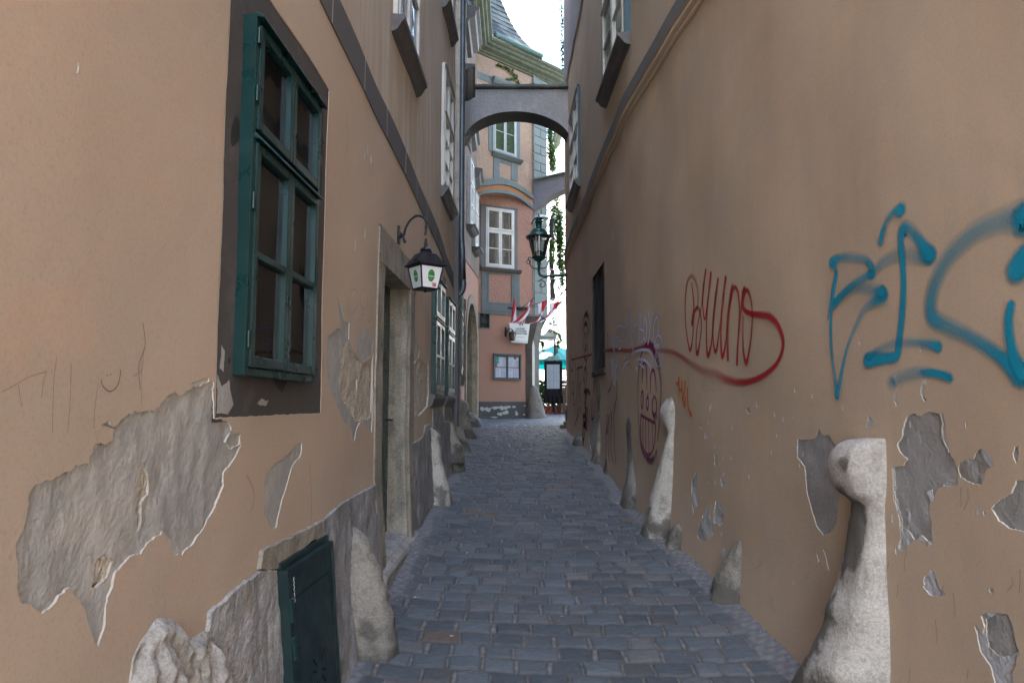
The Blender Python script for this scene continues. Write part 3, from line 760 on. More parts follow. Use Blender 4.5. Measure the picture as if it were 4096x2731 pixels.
lwp(c3, [(330, 600), (370, 530), (420, 580), (445, 650), (430, 780), (350, 840), (310, 770), (320, 680)], 2, off=.006, rim_mat=3, skirt_mat=0, d=.001, seed=14)
c3b = (1450, 1100, 2.851)
lwp(c3b, [(560, 1060), (600, 980), (650, 935), (700, 1010), (750, 1000), (755, 1350), (740, 1500), (650, 1600), (560, 1600)], 4, off=.004, rim_mat=3, skirt_mat=0, lip=.006, d=.012, seed=15, rough=.014)
lwp(c3b, [(560, 750), (600, 700), (650, 830), (640, 940), (570, 1040)], 2, off=.003, rim_mat=3, skirt_mat=0, lip=.004, seed=16)
# loose scrapes and small chips
rr = random.Random(5)
for k in range(26):
    y = rr.uniform(1.4, 4.4); z = rr.uniform(.8, 3.2); s = rr.uniform(.006, .018)
    if W1[0]-.2 < y < W1[1]+.35 and 1.35 < z < 3.2: continue
    P = [(y+s*(1+.5*rr.random())*math.cos(a)*.7, z+s*2.2*math.sin(a)) for a in [i*math.pi/3+rr.random()*.5 for i in range(6)]]
    PLs.add(P, 3 if k % 3 else 2, .002, step=.006, amp=.0015, inner=.02, seed=k)
PLs.flush(mb, 1.0, 9.38, -.9, ZS, [W2, W3, DOOR], .08, 0)
mb.build('wall', [M['plasterL'], M['plasterLup'], M['coatA'], M['rim'], M['rubble'], M['dark']], LH, recalc=False)
# plinth: slabs, header stone, render
mb = MB()
cs = (450, 2000, 2.1456)
def sl(pts, t, mat, **k): patch(mb, SL, wpoly(SL, *cs, pts), mat, raise_=t, **k)
sl([(815, 960), (930, 870), (1060, 740), (1285, 592), (1385, 600), (1400, 800), (1470, 1200), (1520, 1900), (1020, 1900), (985, 1568), (940, 1430), (880, 1250), (800, 1130)], .014, 0, seed=21, rough=.008)
sl([(1240, 585), (1262, 440), (1350, 390), (1560, 290), (1780, 180), (1783, 335), (1710, 330), (1390, 583), (1290, 596)], .016, 1, seed=22, rough=.012)
patch(mb, SL, wpoly(SL, 0, 0, 1, [(1281, 2084), (1353, 2019), (1430, 1975), (1497, 1938), (1500, 2000), (1515, 2200), (1522, 2330), (1600, 2900), (1345, 2950), (1332, 2731), (1284, 2155)]), 2, raise_=.014, seed=23, rough=.014)
sl([(120, 1900), (140, 1568), (180, 1350), (240, 1220), (300, 1140), (380, 1020), (470, 1005), (560, 1060), (620, 1160), (650, 1195), (780, 1130), (870, 1250), (940, 1430), (985, 1568), (1010, 1900)], .004, 3, bulge=.04, seed=24, rough=.035, inner=.012)
split_build(mb, 'plinth', [M['slab'], M['jamb'], M['plinth'], M['white_stone']], LH)
mb = MB()
patch(mb, SL, wpoly(SL, *cs, [(180, 1340), (240, 1200), (300, 1130), (375, 1015), (470, 1000), (560, 1055), (620, 1155), (560, 1230), (450, 1260), (330, 1310)]), 0, off=.085, rough=.03, seed=31)
# plinth stretch between door and the far end
mb2 = MB()
patch(mb2, SL, wpoly(SL, 1600, 1500, 2.24, [(85, 620), (150, 590), (205, 545), (215, 460), (265, 440), (280, 560), (300, 800), (300, 1130), (170, 1350), (80, 1360), (85, 900)]), 0, raise_=.012, seed=32, rough=.012, amp=.01)
patch(mb2, SL, wpoly(SL, 1600, 1500, 2.24, [(290, 300), (370, 295), (390, 420), (440, 420), (460, 800), (400, 930), (300, 1000), (290, 600)]), 0, raise_=.014, seed=33, rough=.016, amp=.012)
patch(mb2, SL, wpoly(SL, 1600, 1500, 2.24, [(275, 180), (365, 180), (365, 290), (290, 300)]), 1, raise_=.012, seed=34, rough=.008)
patch(mb2, SL, wpoly(SL, 1600, 1500, 2.24, [(390, 190), (445, 190), (470, 400), (440, 420), (385, 400)]), 1, raise_=.012, seed=35, rough=.008)
split_build(mb2, 'plinth', [M['plinth'], M['jamb']], LH)
# slate grey band with light joints, the darker pier at the far end
mb = MB()
bl = C(1200, 0, 2.24, [(20, -330), (170, 0), (285, 230), (420, 510), (570, 815), (770, 1235), (880, 1450)])+C(1400, 600, 2.613, [(575, 250), (690, 525), (800, 760), (890, 940), (945, 1080), (1010, 1280), (1075, 1440)])
bu = C(1200, 0, 2.24, [(200, -330), (345, 0), (450, 230), (575, 530), (780, 985), (945, 1345)])+C(1400, 600, 2.613, [(700, 320), (805, 560), (900, 760), (950, 930), (1010, 1120), (1075, 1290)])
lo = [on_wall(u, v, SL) for u, v in bl]; hi = [on_wall(u, v, SL) for u, v in bu]
def interp(P, y):
    P = sorted(P)
    for a, b in zip(P, P[1:]):
        if y <= b[0] or b is P[-1]: return a[1]+(b[1]-a[1])*(y-a[0])/max(1e-6, b[0]-a[0])
y0 = 1.0; y1 = max(lo[-1][0], hi[-1][0]); k = 90
lo_f = lambda y: interp(lo, y); hi_f = lambda y: interp(hi, y)
ya = [y0+(y1-y0)*i/k for i in range(k+1)]
zl = [lo_f(y) for y in ya]; zh = [hi_f(y) for y in ya]
import itertools
def smooth_l(a, n=3):
    for _ in range(n): a = [a[0]]+[(a[i-1]+a[i]*2+a[i+1])/4 for i in range(1, len(a)-1)]+[a[-1]]
    return a
zl = smooth_l(zl, 6); zh = smooth_l(zh, 6)
mb.add([(SL(y, z, .008), y, z) for y, z in zip(ya, zl)]+[(SL(y, z, .008), y, z) for y, z in zip(ya, zh)], [(i, i+1, k+2+i, k+1+i) for i in range(k)], 0)
mb.add([(SL(y, z, .008), y, z) for y, z in zip(ya, zl)]+[(SL(y, z, -.002), y, z-.003) for y, z in zip(ya, zl)], [(i, i+1, k+2+i, k+1+i) for i in range(k)], 0)
for u, v in C(1200, 0, 2.24, [(272, 200), (565, 810), (768, 1230), (932, 1555)])+C(1400, 600, 2.613, [(570, 240), (688, 522), (796, 755), (886, 935), (940, 1075)]):
    y, z = on_wall(u, v, SL)
    z0 = np.interp(y, ya, zl); z1 = np.interp(y, ya, zh)
    mb.add([(SL(y, z0, .0105), y-.007, z0), (SL(y, z0, .0105), y+.007, z0), (SL(y, z1, .0105), y+.007, z1), (SL(y, z1, .0105), y-.007, z1)], [(0, 1, 2, 3)], 1)
mb.build('string_band', [M['band'], M['joint']], LH, recalc=False)
mb = MB()
for z0, z1, m in ((4.1, 9.6, 1), (9.6, 15.4, 1), (1.2, 4.1, 0)):
    mb.box(FL(9.16, 0), 0, .22, -.05, .03, z0, z1-.004, m)
for y, z0, z1 in ((7.98, 2.50, 3.02), (9.02, 1.3, 2.4)):
    mb.box(FL(y, z0), 0, .24 if z0 > 2 else .1, -.02, .012, 0, z1-z0, 0)
split_build(mb, 'corner_pier', [M['band'], M['white_stone']], LH, bevel=.006)
# window surround of the near window
mb = MB()
mb_poly = [(2.262, 1.453), (3.30, 1.452), (3.42, 1.455), (3.42, 3.13), (3.0, 3.14), (2.262, 3.13)]
mb_poly = [(2.25, 1.44), (3.44, 1.44), (3.44, 3.15), (2.25, 3.15)]; P = resample(mb_poly, .08)
ho = [(W1[0], W1[2]), (W1[1], W1[2]), (W1[1], W1[3]), (W1[0], W1[3])]
H = resample(ho, .04)
pts = [Vector(p) for p in P+H]; n1 = len(P)
r = delaunay_2d_cdt(pts, [], [list(range(n1)), list(range(n1, n1+len(H)))], 1, 1e-6)
vv = [(SL(p[0], p[1], -.003), p[0], p[1]) for p in r[0]]
fs = [f for f in r[2] if not (W1[0]+.001 < sum(r[0][i][0] for i in f)/len(f) < W1[1]-.001 and W1[2]+.001 < sum(r[0][i][1] for i in f)/len(f) < W1[3]-.001)]
mb.add(vv, [tuple(f) for f in fs], 0)
patch(mb, SL, [(2.28, 1.47), (2.36, 1.465), (2.40, 1.50), (2.36, 1.58), (2.31, 1.56), (2.275, 1.60)], 3, off=-.0015, seed=41, step=.01, inner=.02)
patch(mb, SL, [(2.29, 1.62), (2.32, 1.61), (2.325, 1.68), (2.30, 1.70)], 3, off=-.0015, seed=42, step=.01, inner=.02)
patch(mb, SL, [(2.62, 1.50), (2.70, 1.49), (2.74, 1.51), (2.66, 1.525)], 3, off=-.0015, seed=43, step=.01, inner=.02)
lp = jag(resample([(2.262, 1.46), (2.264, 3.6)], .02, False), .0025, 6)
mb.add([(SL(y, z, .0015), y-.004, z) for y, z in lp]+[(SL(y, z, .0005), y+.004, z) for y, z in lp], [(i, i+1, len(lp)+i+1, len(lp)+i) for i in range(len(lp)-1)], 1)
lp = jag(resample([(2.262, 1.453), (3.42, 1.455)], .02, False), .002, 7)
mb.add([(SL(y, z, .0012), y, z-.002) for y, z in lp]+[(SL(y, z, .0003), y, z+.002) for y, z in lp], [(i, i+1, len(lp)+i+1, len(lp)+i) for i in range(len(lp)-1)], 1)
mb.build('window_surround', [M['surround'], M['rim'], M['plasterL'], M['coatA']], LH, recalc=False)
# windows
def lwin(wn, label=None, **k):
    y0, y1, z0, z1 = wn
    F = frame((SL((y0+y1)/2, (z0+z1)/2)-.028*(y1-y0)/2+(k.pop('inset', 0)), y0, z0), tL, nL, UP)
    return casement(LH, F, y1-y0, z1-z0, label=label, **k), F
wf, F1 = lwin(W1, mats=M['green'], proj=.047, frame_w=.028, leaf=.034, transom=.66, backm=M['brownint'], label='dark green box window with brown room behind')
# hinges, inner latch and an old curtain
mb = MB()
for z in (.10, .60, 1.00, 1.22): mb.tube([F1(.012, .052, z), F1(.012, .052, z+.06)], .007, 8)
split_build(mb, 'hinge', M['green'], wf)
mb = MB()
for x, z in ((.36, .52), (.36, .50), (.36, .16), (.37, .10), (.33, 1.10)):
    mb.tube([F1(x-.03, -.13, z), F1(x+.02, -.12, z)], .005, 6); mb.lathe(F1(x-.03, -.13, z), [(.0, -.012), (.011, -.008), (.012, 0), (.011, .008), (0, .012)], 8)
mb.tube([F1(.33, -.125, .60), F1(.31, -.12, .56), (F1(.315, -.12, .50)), F1(.29, -.12, .46)], .006, 6)
mb.tube([F1(.10, -.13, .07), F1(.34, -.13, .20)], .005, 6)
split_build(mb, 'latch', M['cream'], wf)
mb = MB(); mb.box(F1, .42, .62, -.24, -.23, .05, 1.28); split_build(mb, 'blind', simple('grey_blind', (.035, .036, .033), .9, var=.3), wf)
lwin(W2, mats=M['green'], proj=.047, frame_w=.035, leaf=.048, transom=.64, sill=.06)
lwin(W3, mats=M['green'], proj=.047, frame_w=.035, leaf=.048, transom=.64, sill=.06)
lwin(W4, mats=M['white'], proj=.035, frame_w=.05, leaf=.05, transom=.62, sill=.10, bars_low=1, hood=True, label='white upper window reflecting the sky')
lwin(W5, mats=M['white'], proj=.035, frame_w=.05, leaf=.045, transom=.62, sill=.10, bars_low=2)
lwin(W6, mats=M['white'], proj=.03, frame_w=.05, leaf=.045, transom=.62, sill=.10)
# doorway
mb = MB()
y0, y1, z0, z1 = DOOR
def ycol(pts, a, b, off0, off1, mat=0):   # stone strip on the wall: pts [(z, y)] wavy inner edge
    pass
def jstone(ya_, yb_, za, zb, out_, seed, wav=.0):
    n = 26; F_, B_ = [], []
    for i in range(n+1):
        z = za+(zb-za)*i/n
        w0 = wav*noise.noise(Vector((z*3.1, seed, 0)))*1.5+wav*.5*noise.noise(Vector((z*11, seed, 3)))
        F_.append([(SL(ya_, z)+out_+.004*noise.noise(Vector((z*5, 1, seed))), ya_+(w0 if wav < 0 else 0), z), (SL(yb_, z)+out_+.006*noise.noise(Vector((z*4, 2, seed))), yb_+w0, z), (SL(yb_, z)-.25, yb_+w0, z), (SL(ya_, z)-.02, ya_, z)])
    vs = [p for r_ in F_ for p in r_]
    mb.add(vs, [(4*i+k, 4*i+k+1, 4*i+k+5, 4*i+k+4) for i in range(n) for k in (0, 1)]+[(4*i+3, 4*i, 4*i+4, 4*i+7) for i in range(n)], 0, False)
jstone(4.60, 4.80, z0-.05, 2.72, .012, 3, .018)
# far jamb: front face and reveal
n = 30
vs = []
for i in range(n+1):
    z = z0-.05+(z1+.05-z0)*i/n; q = .012*noise.noise(Vector((z*4, 7, 0)))
    vs += [(SL(5.8, z)-.42, 5.775, z), (SL(5.8, z)-.012+q, 5.775+q*.5, z), (SL(5.84, z)+.018, 5.815+q, z), (SL(5.95, z)+.02, 5.95, z), (SL(5.95, z)-.0, 5.97, z), (SL(6.1, z)+.006, 6.10+q, z), (SL(6.1, z)-.01, 6.12+q, z)]
mb.add(vs, [(7*i+k, 7*i+k+1, 7*i+k+8, 7*i+k+7) for i in range(n) for k in range(6)], 0, False)
# lintel
n = 20; vs = []
for i in range(n+1):
    y = 4.60+(6.1-4.60)*i/n; zt = 2.73+.015*noise.noise(Vector((y*3, 1, 1))); zb = z1 if y > 4.78 else z1
    vs += [(SL(y, zt)-.005, y, zt+.01), (SL(y, zt)+.016, y, zt), (SL(y, zb)+.016, y, zb), (SL(y, zb)-.42, y, zb)]
mb.add(vs, [(4*i+k, 4*i+k+1, 4*i+k+5, 4*i+k+4) for i in range(n) for k in range(3)], 0, False)
split_build(mb, 'door_jamb', M['jamb'], LH)
mb = MB(); Fd = frame((SL(5.2, 1.2)-.165, 4.80, z0), tL, nL, UP)
mb.box(Fd, 0, .965, -.05, 0, .0, 2.06)
for x in (.07, .51):
    for z_ in (.15, .8, 1.45): mb.box(Fd, x, x+.39, 0, .012, z_, z_+.5)
dr = mb.build('door', M['green'], LH, bevel=.004)
mb = MB(); mb.tube([Fd(.9, .01, .95), Fd(.9, .05, .95), Fd(.8, .055, .95)], .009, 8); mb.build('handle', M['black'], dr)
mb = MB()
vs = []
for i in range(13):
    y = 4.66+(6.08-4.66)*i/12; q = .012*noise.noise(Vector((y*4, 3, 3)))
    vs += [(SL(y, .5)-.30, y, .47), (SL(y, .5)-.02, y, .435+q*.4), (SL(y, .4)+.035+q, y, .375+q*.5), (SL(y, .4)+.045+q, y, .345), (SL(y, .4)+.03+q, y, .25), (SL(y, .4)+.01, y, .05)]
mb.add(vs, [(6*i+k, 6*i+k+1, 6*i+k+7, 6*i+k+6) for i in range(12) for k in range(5)]+[(0, 1, 2, 3, 4, 5)], 0, False)
mb.build('doorstep', M['slab'], LH, recalc=False)
# cellar hatch: leaning green iron flap with punched holes
hy0, hy1 = 2.86, 3.47
def FHm(x, y, z):   # x 0..1 along, z 0..1 up, y out
    yy = hy0+(hy1-hy0)*x; zz = -.12+z*(.825+.12)
    base = SL(yy, max(.0, zz))+.048
    return Vector((base+y, yy-.0, zz))
mb = MB(); holes = []
for i in range(17): holes.append((.14+.74*i/16, .86, .0075, .010, 0))
for i in range(34):
    holes.append((.14, .06+.80*i/34, .008, .0055, 90)); holes.append((.88, .06+.80*i/34, .008, .0055, 90))
for i in range(17): holes.append((.14+.74*i/16, .05, .0075, .010, 0))
cx, cz = .52, .46
for k in range(12):
    if k % 3 == 0 and k % 6 != 0 and False: continue
    a = 2*math.pi*(k+.5)/12 if k % 3 else None
    if a is None: continue
    L_ = .075 if abs(math.sin(a)) > .6 else .05
    holes.append((cx+.0, cz, L_, .010, a))
def plate_w(x, z): return (x*(hy1-hy0), z*.945)
loops = [[(0, 0), (hy1-hy0, 0), (hy1-hy0, .945), (0, .945)]]
for x, z, a_, b_, ang in holes:
    cxm, czm = plate_w(x, z)
    if isinstance(ang, int):
        an = math.radians(ang); loops.append([(cxm+a_*math.cos(t)*math.cos(an)-b_*.6*math.sin(t)*math.sin(an), czm+a_*math.cos(t)*math.sin(an)+b_*.6*math.sin(t)*math.cos(an)) for t in [2*math.pi*q/8 for q in range(8)]])
    else:
        d = Vector((math.cos(ang), math.sin(ang))); nn = Vector((-d.y, d.x)); c0 = Vector((cxm, czm))
        pl = [c0+d*.032, c0+d*(.032+a_*.35)+nn*b_*.6, c0+d*(.032+a_*.85)+nn*b_*.5, c0+d*(.04+a_), c0+d*(.032+a_*.85)-nn*b_*.5, c0+d*(.032+a_*.35)-nn*b_*.6]
        loops.append([tuple(p) for p in pl])
pts = []; fcs = []
for L_ in loops: fcs.append(list(range(len(pts), len(pts)+len(L_)))); pts += [Vector(p) for p in L_]
r = delaunay_2d_cdt(pts, [], fcs, 1, 1e-7)
hp = [L_ for L_ in loops[1:]]
def plz(p, o): return FHm(p[0]/(hy1-hy0), o, p[1]/.945)
keep = []
for f in r[2]:
    c_ = sum((r[0][i] for i in f), Vector((0, 0)))/len(f)
    if not any(abs(c_.x-h[0][0]) < .15 and abs(c_.y-h[0][1]) < .15 and in_poly(c_.x, c_.y, h) for h in hp): keep.append(tuple(f))
mb.add([plz(p, 0) for p in r[0]], keep, 0)
for x0, x1 in ((0, .035), (.965, 1)): mb.box(FHm, x0, x1, -.04, .006, 0, 1)
mb.box(FHm, 0.036, .964, -.03, .008, .975, 1.0)
mb.box(FHm, 0, 1, -.06, -.02, 1.003, 1.03)
hb = mb.build('cellar_hatch', M['greenhatch'], LH, recalc=False)
mb = MB(); mb.add([FHm(x, -.035, z) for x, z in ((.02, 0), (.98, 0), (.98, .99), (.02, .99))], [(0, 1, 2, 3)]); mb.build('hatch_back', M['dark'], hb, recalc=False)
mb = MB()
for z in (.62, .78): mb.box(FHm, -.005, .05, .006, .02, z, z+.1)
split_build(mb, 'hinge', M['green'], hb, bevel=.003)
def hatch_scribble(u, v):
    return None
mb = MB(); rr = random.Random(9)
for k in range(5):
    p = [FHm(.10+.012*math.sin(i*2.3+k), .010, .955-.022*k-.006*i) for i in range(4)]
    mb.tube(p, .0014, 5)
split_build(mb, 'scrawl', simple('pale_scrawl', (.45, .55, .52), .8), hb)
# drainpipe at the far end of the house
mb = MB()
px = lambda z: Vector((-.70, 9.36, z))
path = [Vector((-.705, 9.30, 13)), Vector((-.705, 9.30, 3.8)), Vector((-.69, 9.30, 3.6)), Vector((-.675, 9.30, 3.2)), Vector((-.673, 9.30, 3.12)), Vector((-.69, 9.30, 3.05)), Vector((-.73, 9.30, 3.0)), Vector((-.80, 9.30, 2.98))]
path = [Vector((p.x+.0, p.y, p.z)) for p in path]
path = path[:4]+cspline([tuple(p) for p in path[3:]], 5)
mb.tube(path, .042, 16)
for z in (13, 8.2, 6.3, 4.15): mb.tube([(-.705, 9.30, z-.02), (-.705, 9.30, z+.02)], .047, 16)
mb.tube([(-.695, 9.30, 3.66), (-.69, 9.30, 3.60)], .046, 16)
mb.build('drainpipe', M['zinc'], LH)
# pencil and scratch marks
def dark_marks(name, S, parent, crop, lists, width, mat, off=.004, dens=1):
    mb = MB()
    if name in ('scratch',):
        for L_ in lists: q = MB(); stroke(q, S, C(*crop, L_), width, dens, off=off); q.build(name, mat, parent, recalc=False)
        return {}
    for L_ in lists: stroke(mb, S, C(*crop, L_), width, dens, off=off)
    return mb.build(name, mat, parent, recalc=False)
M['pencil'] = spray('pencil_mark', (.06, .055, .06), 1.5, .5, .75)
M['pencil2'] = spray('faint_scratch', (.12, .09, .08), 1.5, .6, .45)
dark_marks('smile_drawing', SL, LH, c1, [[(455, 175), (465, 205), (490, 228), (515, 222), (535, 195), (545, 150), (545, 130)], [(484, 150), (484, 160)], [(500, 148), (500, 156)]], .0045, M['pencil']).__setitem__('label', 'small pencil smile drawn on the tan plaster')
dark_marks('scratch', SL, LH, c1, [[(0, 232), (50, 205), (120, 165), (200, 140)], [(205, 130), (190, 180), (180, 260)], [(250, 70), (235, 200), (230, 420)], [(315, 100), (312, 250), (300, 420)], [(440, 190), (425, 300), (420, 400)], [(650, 30), (640, 130), (600, 160)], [(640, 80), (638, 290)], [(70, 200), (85, 300)]], .003, M['pencil2'])
M['crack'] = spray('hairline_crack', (.10, .075, .06), 1.2, .5, .8)
dark_marks('scratch', SL, LH, (0, 0, 1), [[(1385, 440), (1384, 500), (1386, 560), (1383, 620)], [(980, 1900), (1000, 1940), (1010, 1985), (1000, 2040)], [(1232, 1850), (1240, 1990), (1236, 2110), (1222, 2180)], [(560, 1290), (570, 1380), (545, 1460), (550, 1560)], [(1265, 1560), (1285, 1500), (1290, 1430)]], .004, M['crack'])
dark_marks('scratched_writing', SL, LH, c3, [[(195, 230), (215, 340), (245, 440)], [(250, 170), (230, 300), (215, 430)], [(250, 300), (245, 440)], [(255, 235), (290, 225), (312, 290), (305, 370), (255, 440)],
    [(355, 225), (335, 260), (335, 340), (345, 385), (360, 385)], [(372, 200), (368, 300), (370, 390)], [(380, 290), (390, 370), (375, 380)], [(385, 300), (400, 390)], [(412, 220), (412, 410)], [(412, 230), (432, 410)], [(430, 250), (433, 440)],
    [(285, 540), (310, 470), (320, 500), (345, 440), (365, 440)], [(395, 480), (410, 495), (425, 480)]], .0045, M['pencil2'])

# ------------------------------------------------------------------ guard stones
def guard_raw(R_, S, sgn, label, mat, name='guard_stone', seed=0, rough=.012, pw=.75, rings=56, nseg=30, stain=None, chips=True):
    R_ = sorted(R_); R_ = [(R_[0][0]-.16, R_[0][1], R_[0][2]*1.04, R_[0][3]*1.05)]+R_
    zz = [R_[0][0]+(R_[-1][0]-R_[0][0])*i/rings for i in range(rings+1)]
    f = lambda k: (lambda z: cr([(a[0], a[k]) for a in R_], z))
    vs = []; gr = []
    zb = max(R_[0][0], gz(R_[0][1]))
    for z in zz:
        yc, hw, out = f(1)(z), max(.006, f(2)(z)), max(.008, f(3)(z))
        for k in range(nseg+1):
            t = math.pi*k/nseg; c_, s_ = math.cos(t), math.sin(t)
            y = yc-hw*math.copysign(abs(c_)**pw, c_); o = out*s_**pw
            q = Vector((y*5+seed, o*5+seed*.3, z*4))
            d = rough*(noise.fractal(q, .9, 2.1, 3)+.9*abs(noise.noise(q*2.3))-.35+.25*noise.noise(q*7))*(.3+.7*s_)
            ch = noise.noise(q*1.7+Vector((3, 8, 1)))
            if ch > .38 and chips: d -= (ch-.38)*.07          # chipped hollows
            vs.append((S(y, z)+sgn*(o+d-.012*(1-s_)), y+d*-c_*.6, z+d*.2))
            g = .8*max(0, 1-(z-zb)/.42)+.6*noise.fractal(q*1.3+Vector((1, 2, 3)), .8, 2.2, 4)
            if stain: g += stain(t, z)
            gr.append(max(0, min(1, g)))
    n = nseg+1
    mb = MB(); mb.add(vs, [(i*n+k, i*n+k+1, (i+1)*n+k+1, (i+1)*n+k) for i in range(rings) for k in range(nseg)], 0, True)
    mb.add([vs[rings*n+k] for k in range(n)], [tuple(range(n))], 0, True); gr += gr[-n:]
    o = mb.build(name, mat)
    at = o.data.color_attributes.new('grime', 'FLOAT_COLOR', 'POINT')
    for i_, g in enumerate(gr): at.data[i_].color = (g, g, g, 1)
    tag(o, label, 'guard stone', 'guard stones along the foot of the walls'); return o
def fit_out(slope, S, sgn, yc, hw, z, pw):
    lo_, hi_ = .008, .8
    def sil(o): return max(sgn*(S(yc-hw*math.copysign(abs(math.cos(t))**pw, math.cos(t)), z)+sgn*o*math.sin(t)**pw)/(yc-hw*math.copysign(abs(math.cos(t))**pw, math.cos(t))) for t in [math.pi*i/16 for i in range(1, 16)])
    for _ in range(24):
        m = (lo_+hi_)/2
        if sil(m) < sgn*slope: lo_ = m
        else: hi_ = m
    return max(.012, lo_)
def guard(rows, S, sgn, label, mat, **k):
    """rows: (v, u at the wall edge nearer to the camera, u of the silhouette over the alley, half width in m)"""
    R_ = []
    for v, ua, us, hw in rows:
        y0, z = on_wall(ua, v, S); yc = y0+hw
        r = ray(us, v); R_.append((z, yc, hw, fit_out(r[0]/r[1], S, sgn, yc, hw, z, k.get('pw', .75))))
    return guard_raw(R_, S, sgn, label, mat, **k)
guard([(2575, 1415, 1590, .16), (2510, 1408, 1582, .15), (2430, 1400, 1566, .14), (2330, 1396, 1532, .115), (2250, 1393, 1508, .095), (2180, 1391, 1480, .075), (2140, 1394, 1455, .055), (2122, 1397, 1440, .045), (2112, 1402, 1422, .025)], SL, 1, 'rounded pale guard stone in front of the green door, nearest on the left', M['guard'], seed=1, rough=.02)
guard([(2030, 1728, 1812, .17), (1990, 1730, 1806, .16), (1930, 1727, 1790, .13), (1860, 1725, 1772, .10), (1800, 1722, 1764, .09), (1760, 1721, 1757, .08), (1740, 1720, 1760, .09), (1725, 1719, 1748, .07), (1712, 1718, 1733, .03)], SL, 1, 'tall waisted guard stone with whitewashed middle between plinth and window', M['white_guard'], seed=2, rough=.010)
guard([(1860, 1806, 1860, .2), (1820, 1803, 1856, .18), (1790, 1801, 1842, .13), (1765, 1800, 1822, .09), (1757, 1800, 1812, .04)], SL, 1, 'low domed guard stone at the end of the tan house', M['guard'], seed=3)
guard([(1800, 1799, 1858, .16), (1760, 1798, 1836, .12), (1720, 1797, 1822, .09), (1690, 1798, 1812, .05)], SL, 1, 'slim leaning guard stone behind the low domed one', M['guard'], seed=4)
def guard_at(y, S, sgn, rows, label, mat, **k):
    """rows: (v, u of the silhouette, half width); the stone stands at distance y"""
    rr_ = []
    for v, us, hw in rows:
        p = at_y(us, v, y); r = ray(us, v)
        rr_.append((p.z, y, hw, fit_out(r[0]/r[1], S, sgn, y, hw, p.z, .75)))
    return guard_raw(rr_, S, sgn, label, mat, **k)
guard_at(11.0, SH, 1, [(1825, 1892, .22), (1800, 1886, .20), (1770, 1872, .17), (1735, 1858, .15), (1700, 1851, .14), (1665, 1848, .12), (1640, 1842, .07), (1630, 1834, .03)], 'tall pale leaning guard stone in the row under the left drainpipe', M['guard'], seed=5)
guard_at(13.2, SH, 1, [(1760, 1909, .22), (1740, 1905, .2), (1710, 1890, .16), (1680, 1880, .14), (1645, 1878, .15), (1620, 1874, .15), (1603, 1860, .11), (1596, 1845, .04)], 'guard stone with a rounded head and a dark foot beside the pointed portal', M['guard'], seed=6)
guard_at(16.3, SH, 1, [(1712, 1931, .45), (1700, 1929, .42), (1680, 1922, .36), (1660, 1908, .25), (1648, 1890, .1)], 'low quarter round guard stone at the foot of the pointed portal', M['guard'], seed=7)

# ================================================================== RIGHT HOUSE
nR = Vector((-1, -.02, 0)).normalized(); 
def tRy(y):
    d = (cr(RK, y+.05)-cr(RK, y-.05))/.1; return Vector((d, 1, 0)).normalized()
def FR(y, z, dy=0):
    t = tRy(y+dy); return frame((SR(y, z), y, z), t, Vector((-t.y, t.x, 0)), UP)
RH = thing('brown_house', (2.2, 5, 0), 'brown plastered house on the right, sprayed with graffiti, with a moulded string course', 'house')
V1 = (7.12, 8.62, 5.52, 7.3); V2 = (11.75, 13.3, 5.45, 7.15); G1 = (9.08, 10.28, 1.98, 3.42); V0 = (2.1, 3.6, 5.52, 7.3)
mb = MB()
wall_grid(mb, SR, YS, 1.0, -.9, 4.72, [], .10, 0, -1)
wall_grid(mb, SR, YS, 17.6, 4.72, 8.42, [V1, V2, V0], .16, 1, -1)
SRt = lambda y, z, off=0.0: SR(y, 8.4, off)-.03
PRs = Peels(SR)
wall_grid(mb, SRt, YS, 15.5, 8.42, 13.5, [], .3, 2, -1)
mb.add([(SR(y, 8.42), y, 8.42) for y in [i*.5 for i in range(-8, 32)]]+[(SRt(y, 8.42), y, 8.42) for y in [i*.5 for i in range(-8, 32)]], [(i, i+1, 41+i, 40+i) for i in range(39)], 1)
for (a, b, zz) in (((SRt(15.5, 9), 15.5), (8, 15.8), 13.5), ((SR(17.6, 3), 17.6), (8, 18.0), 8.42)):
    mb.add([(a[0], a[1], -1), (b[0], b[1], -1), (b[0], b[1], zz), (a[0], a[1], zz)], [(0, 1, 2, 3)], 1)
mb.add([(8, YS, -1), (8, 18, -1), (8, 18, 13.5), (8, YS, 13.5)], [(0, 1, 2, 3)], 1)
mb.add([(8, YS, 13.5), (8, 15.5, 13.5), (1.2, 15.5, 13.5), (2.3, YS, 13.5)], [(0, 1, 2, 3)], 1)
mb.add([(8, 15.5, 8.42), (8, 18, 8.42), (1.5, 17.6, 8.42), (1.2, 15.5, 8.42)], [(0, 1, 2, 3)], 1)
mb.add([(8, YS, -1), (2.4, YS, -1), (2.4, YS, 13.5), (8, YS, 13.5)], [(0, 1, 2, 3)], 1)
r5 = (3300, 1500, 1.2738)
def rwp(crop, pts, mat, d=.004, off=0, rim_mat=5, skirt_mat=0, lip=0, out=0, rimw=0, **k): PRs.add(wpoly(SR, *crop, pts), mat, d, rim=rim_mat, **k)
A_ = dict(d=.004)
rwp(r5, [(420, 210), (455, 195), (480, 210), (530, 190), (580, 195), (595, 250), (590, 310), (630, 380), (660, 430), (680, 490), (675, 560), (640, 570), (600, 560), (560, 600), (540, 640), (530, 700), (545, 760), (550, 840), (520, 850), (490, 820), (455, 840), (430, 800), (400, 880), (375, 880), (390, 830), (380, 740), (360, 660), (345, 560), (340, 470), (360, 460), (400, 460), (420, 430), (380, 390), (362, 355), (385, 330), (400, 260)], 3, seed=51, rough=.004, **A_)
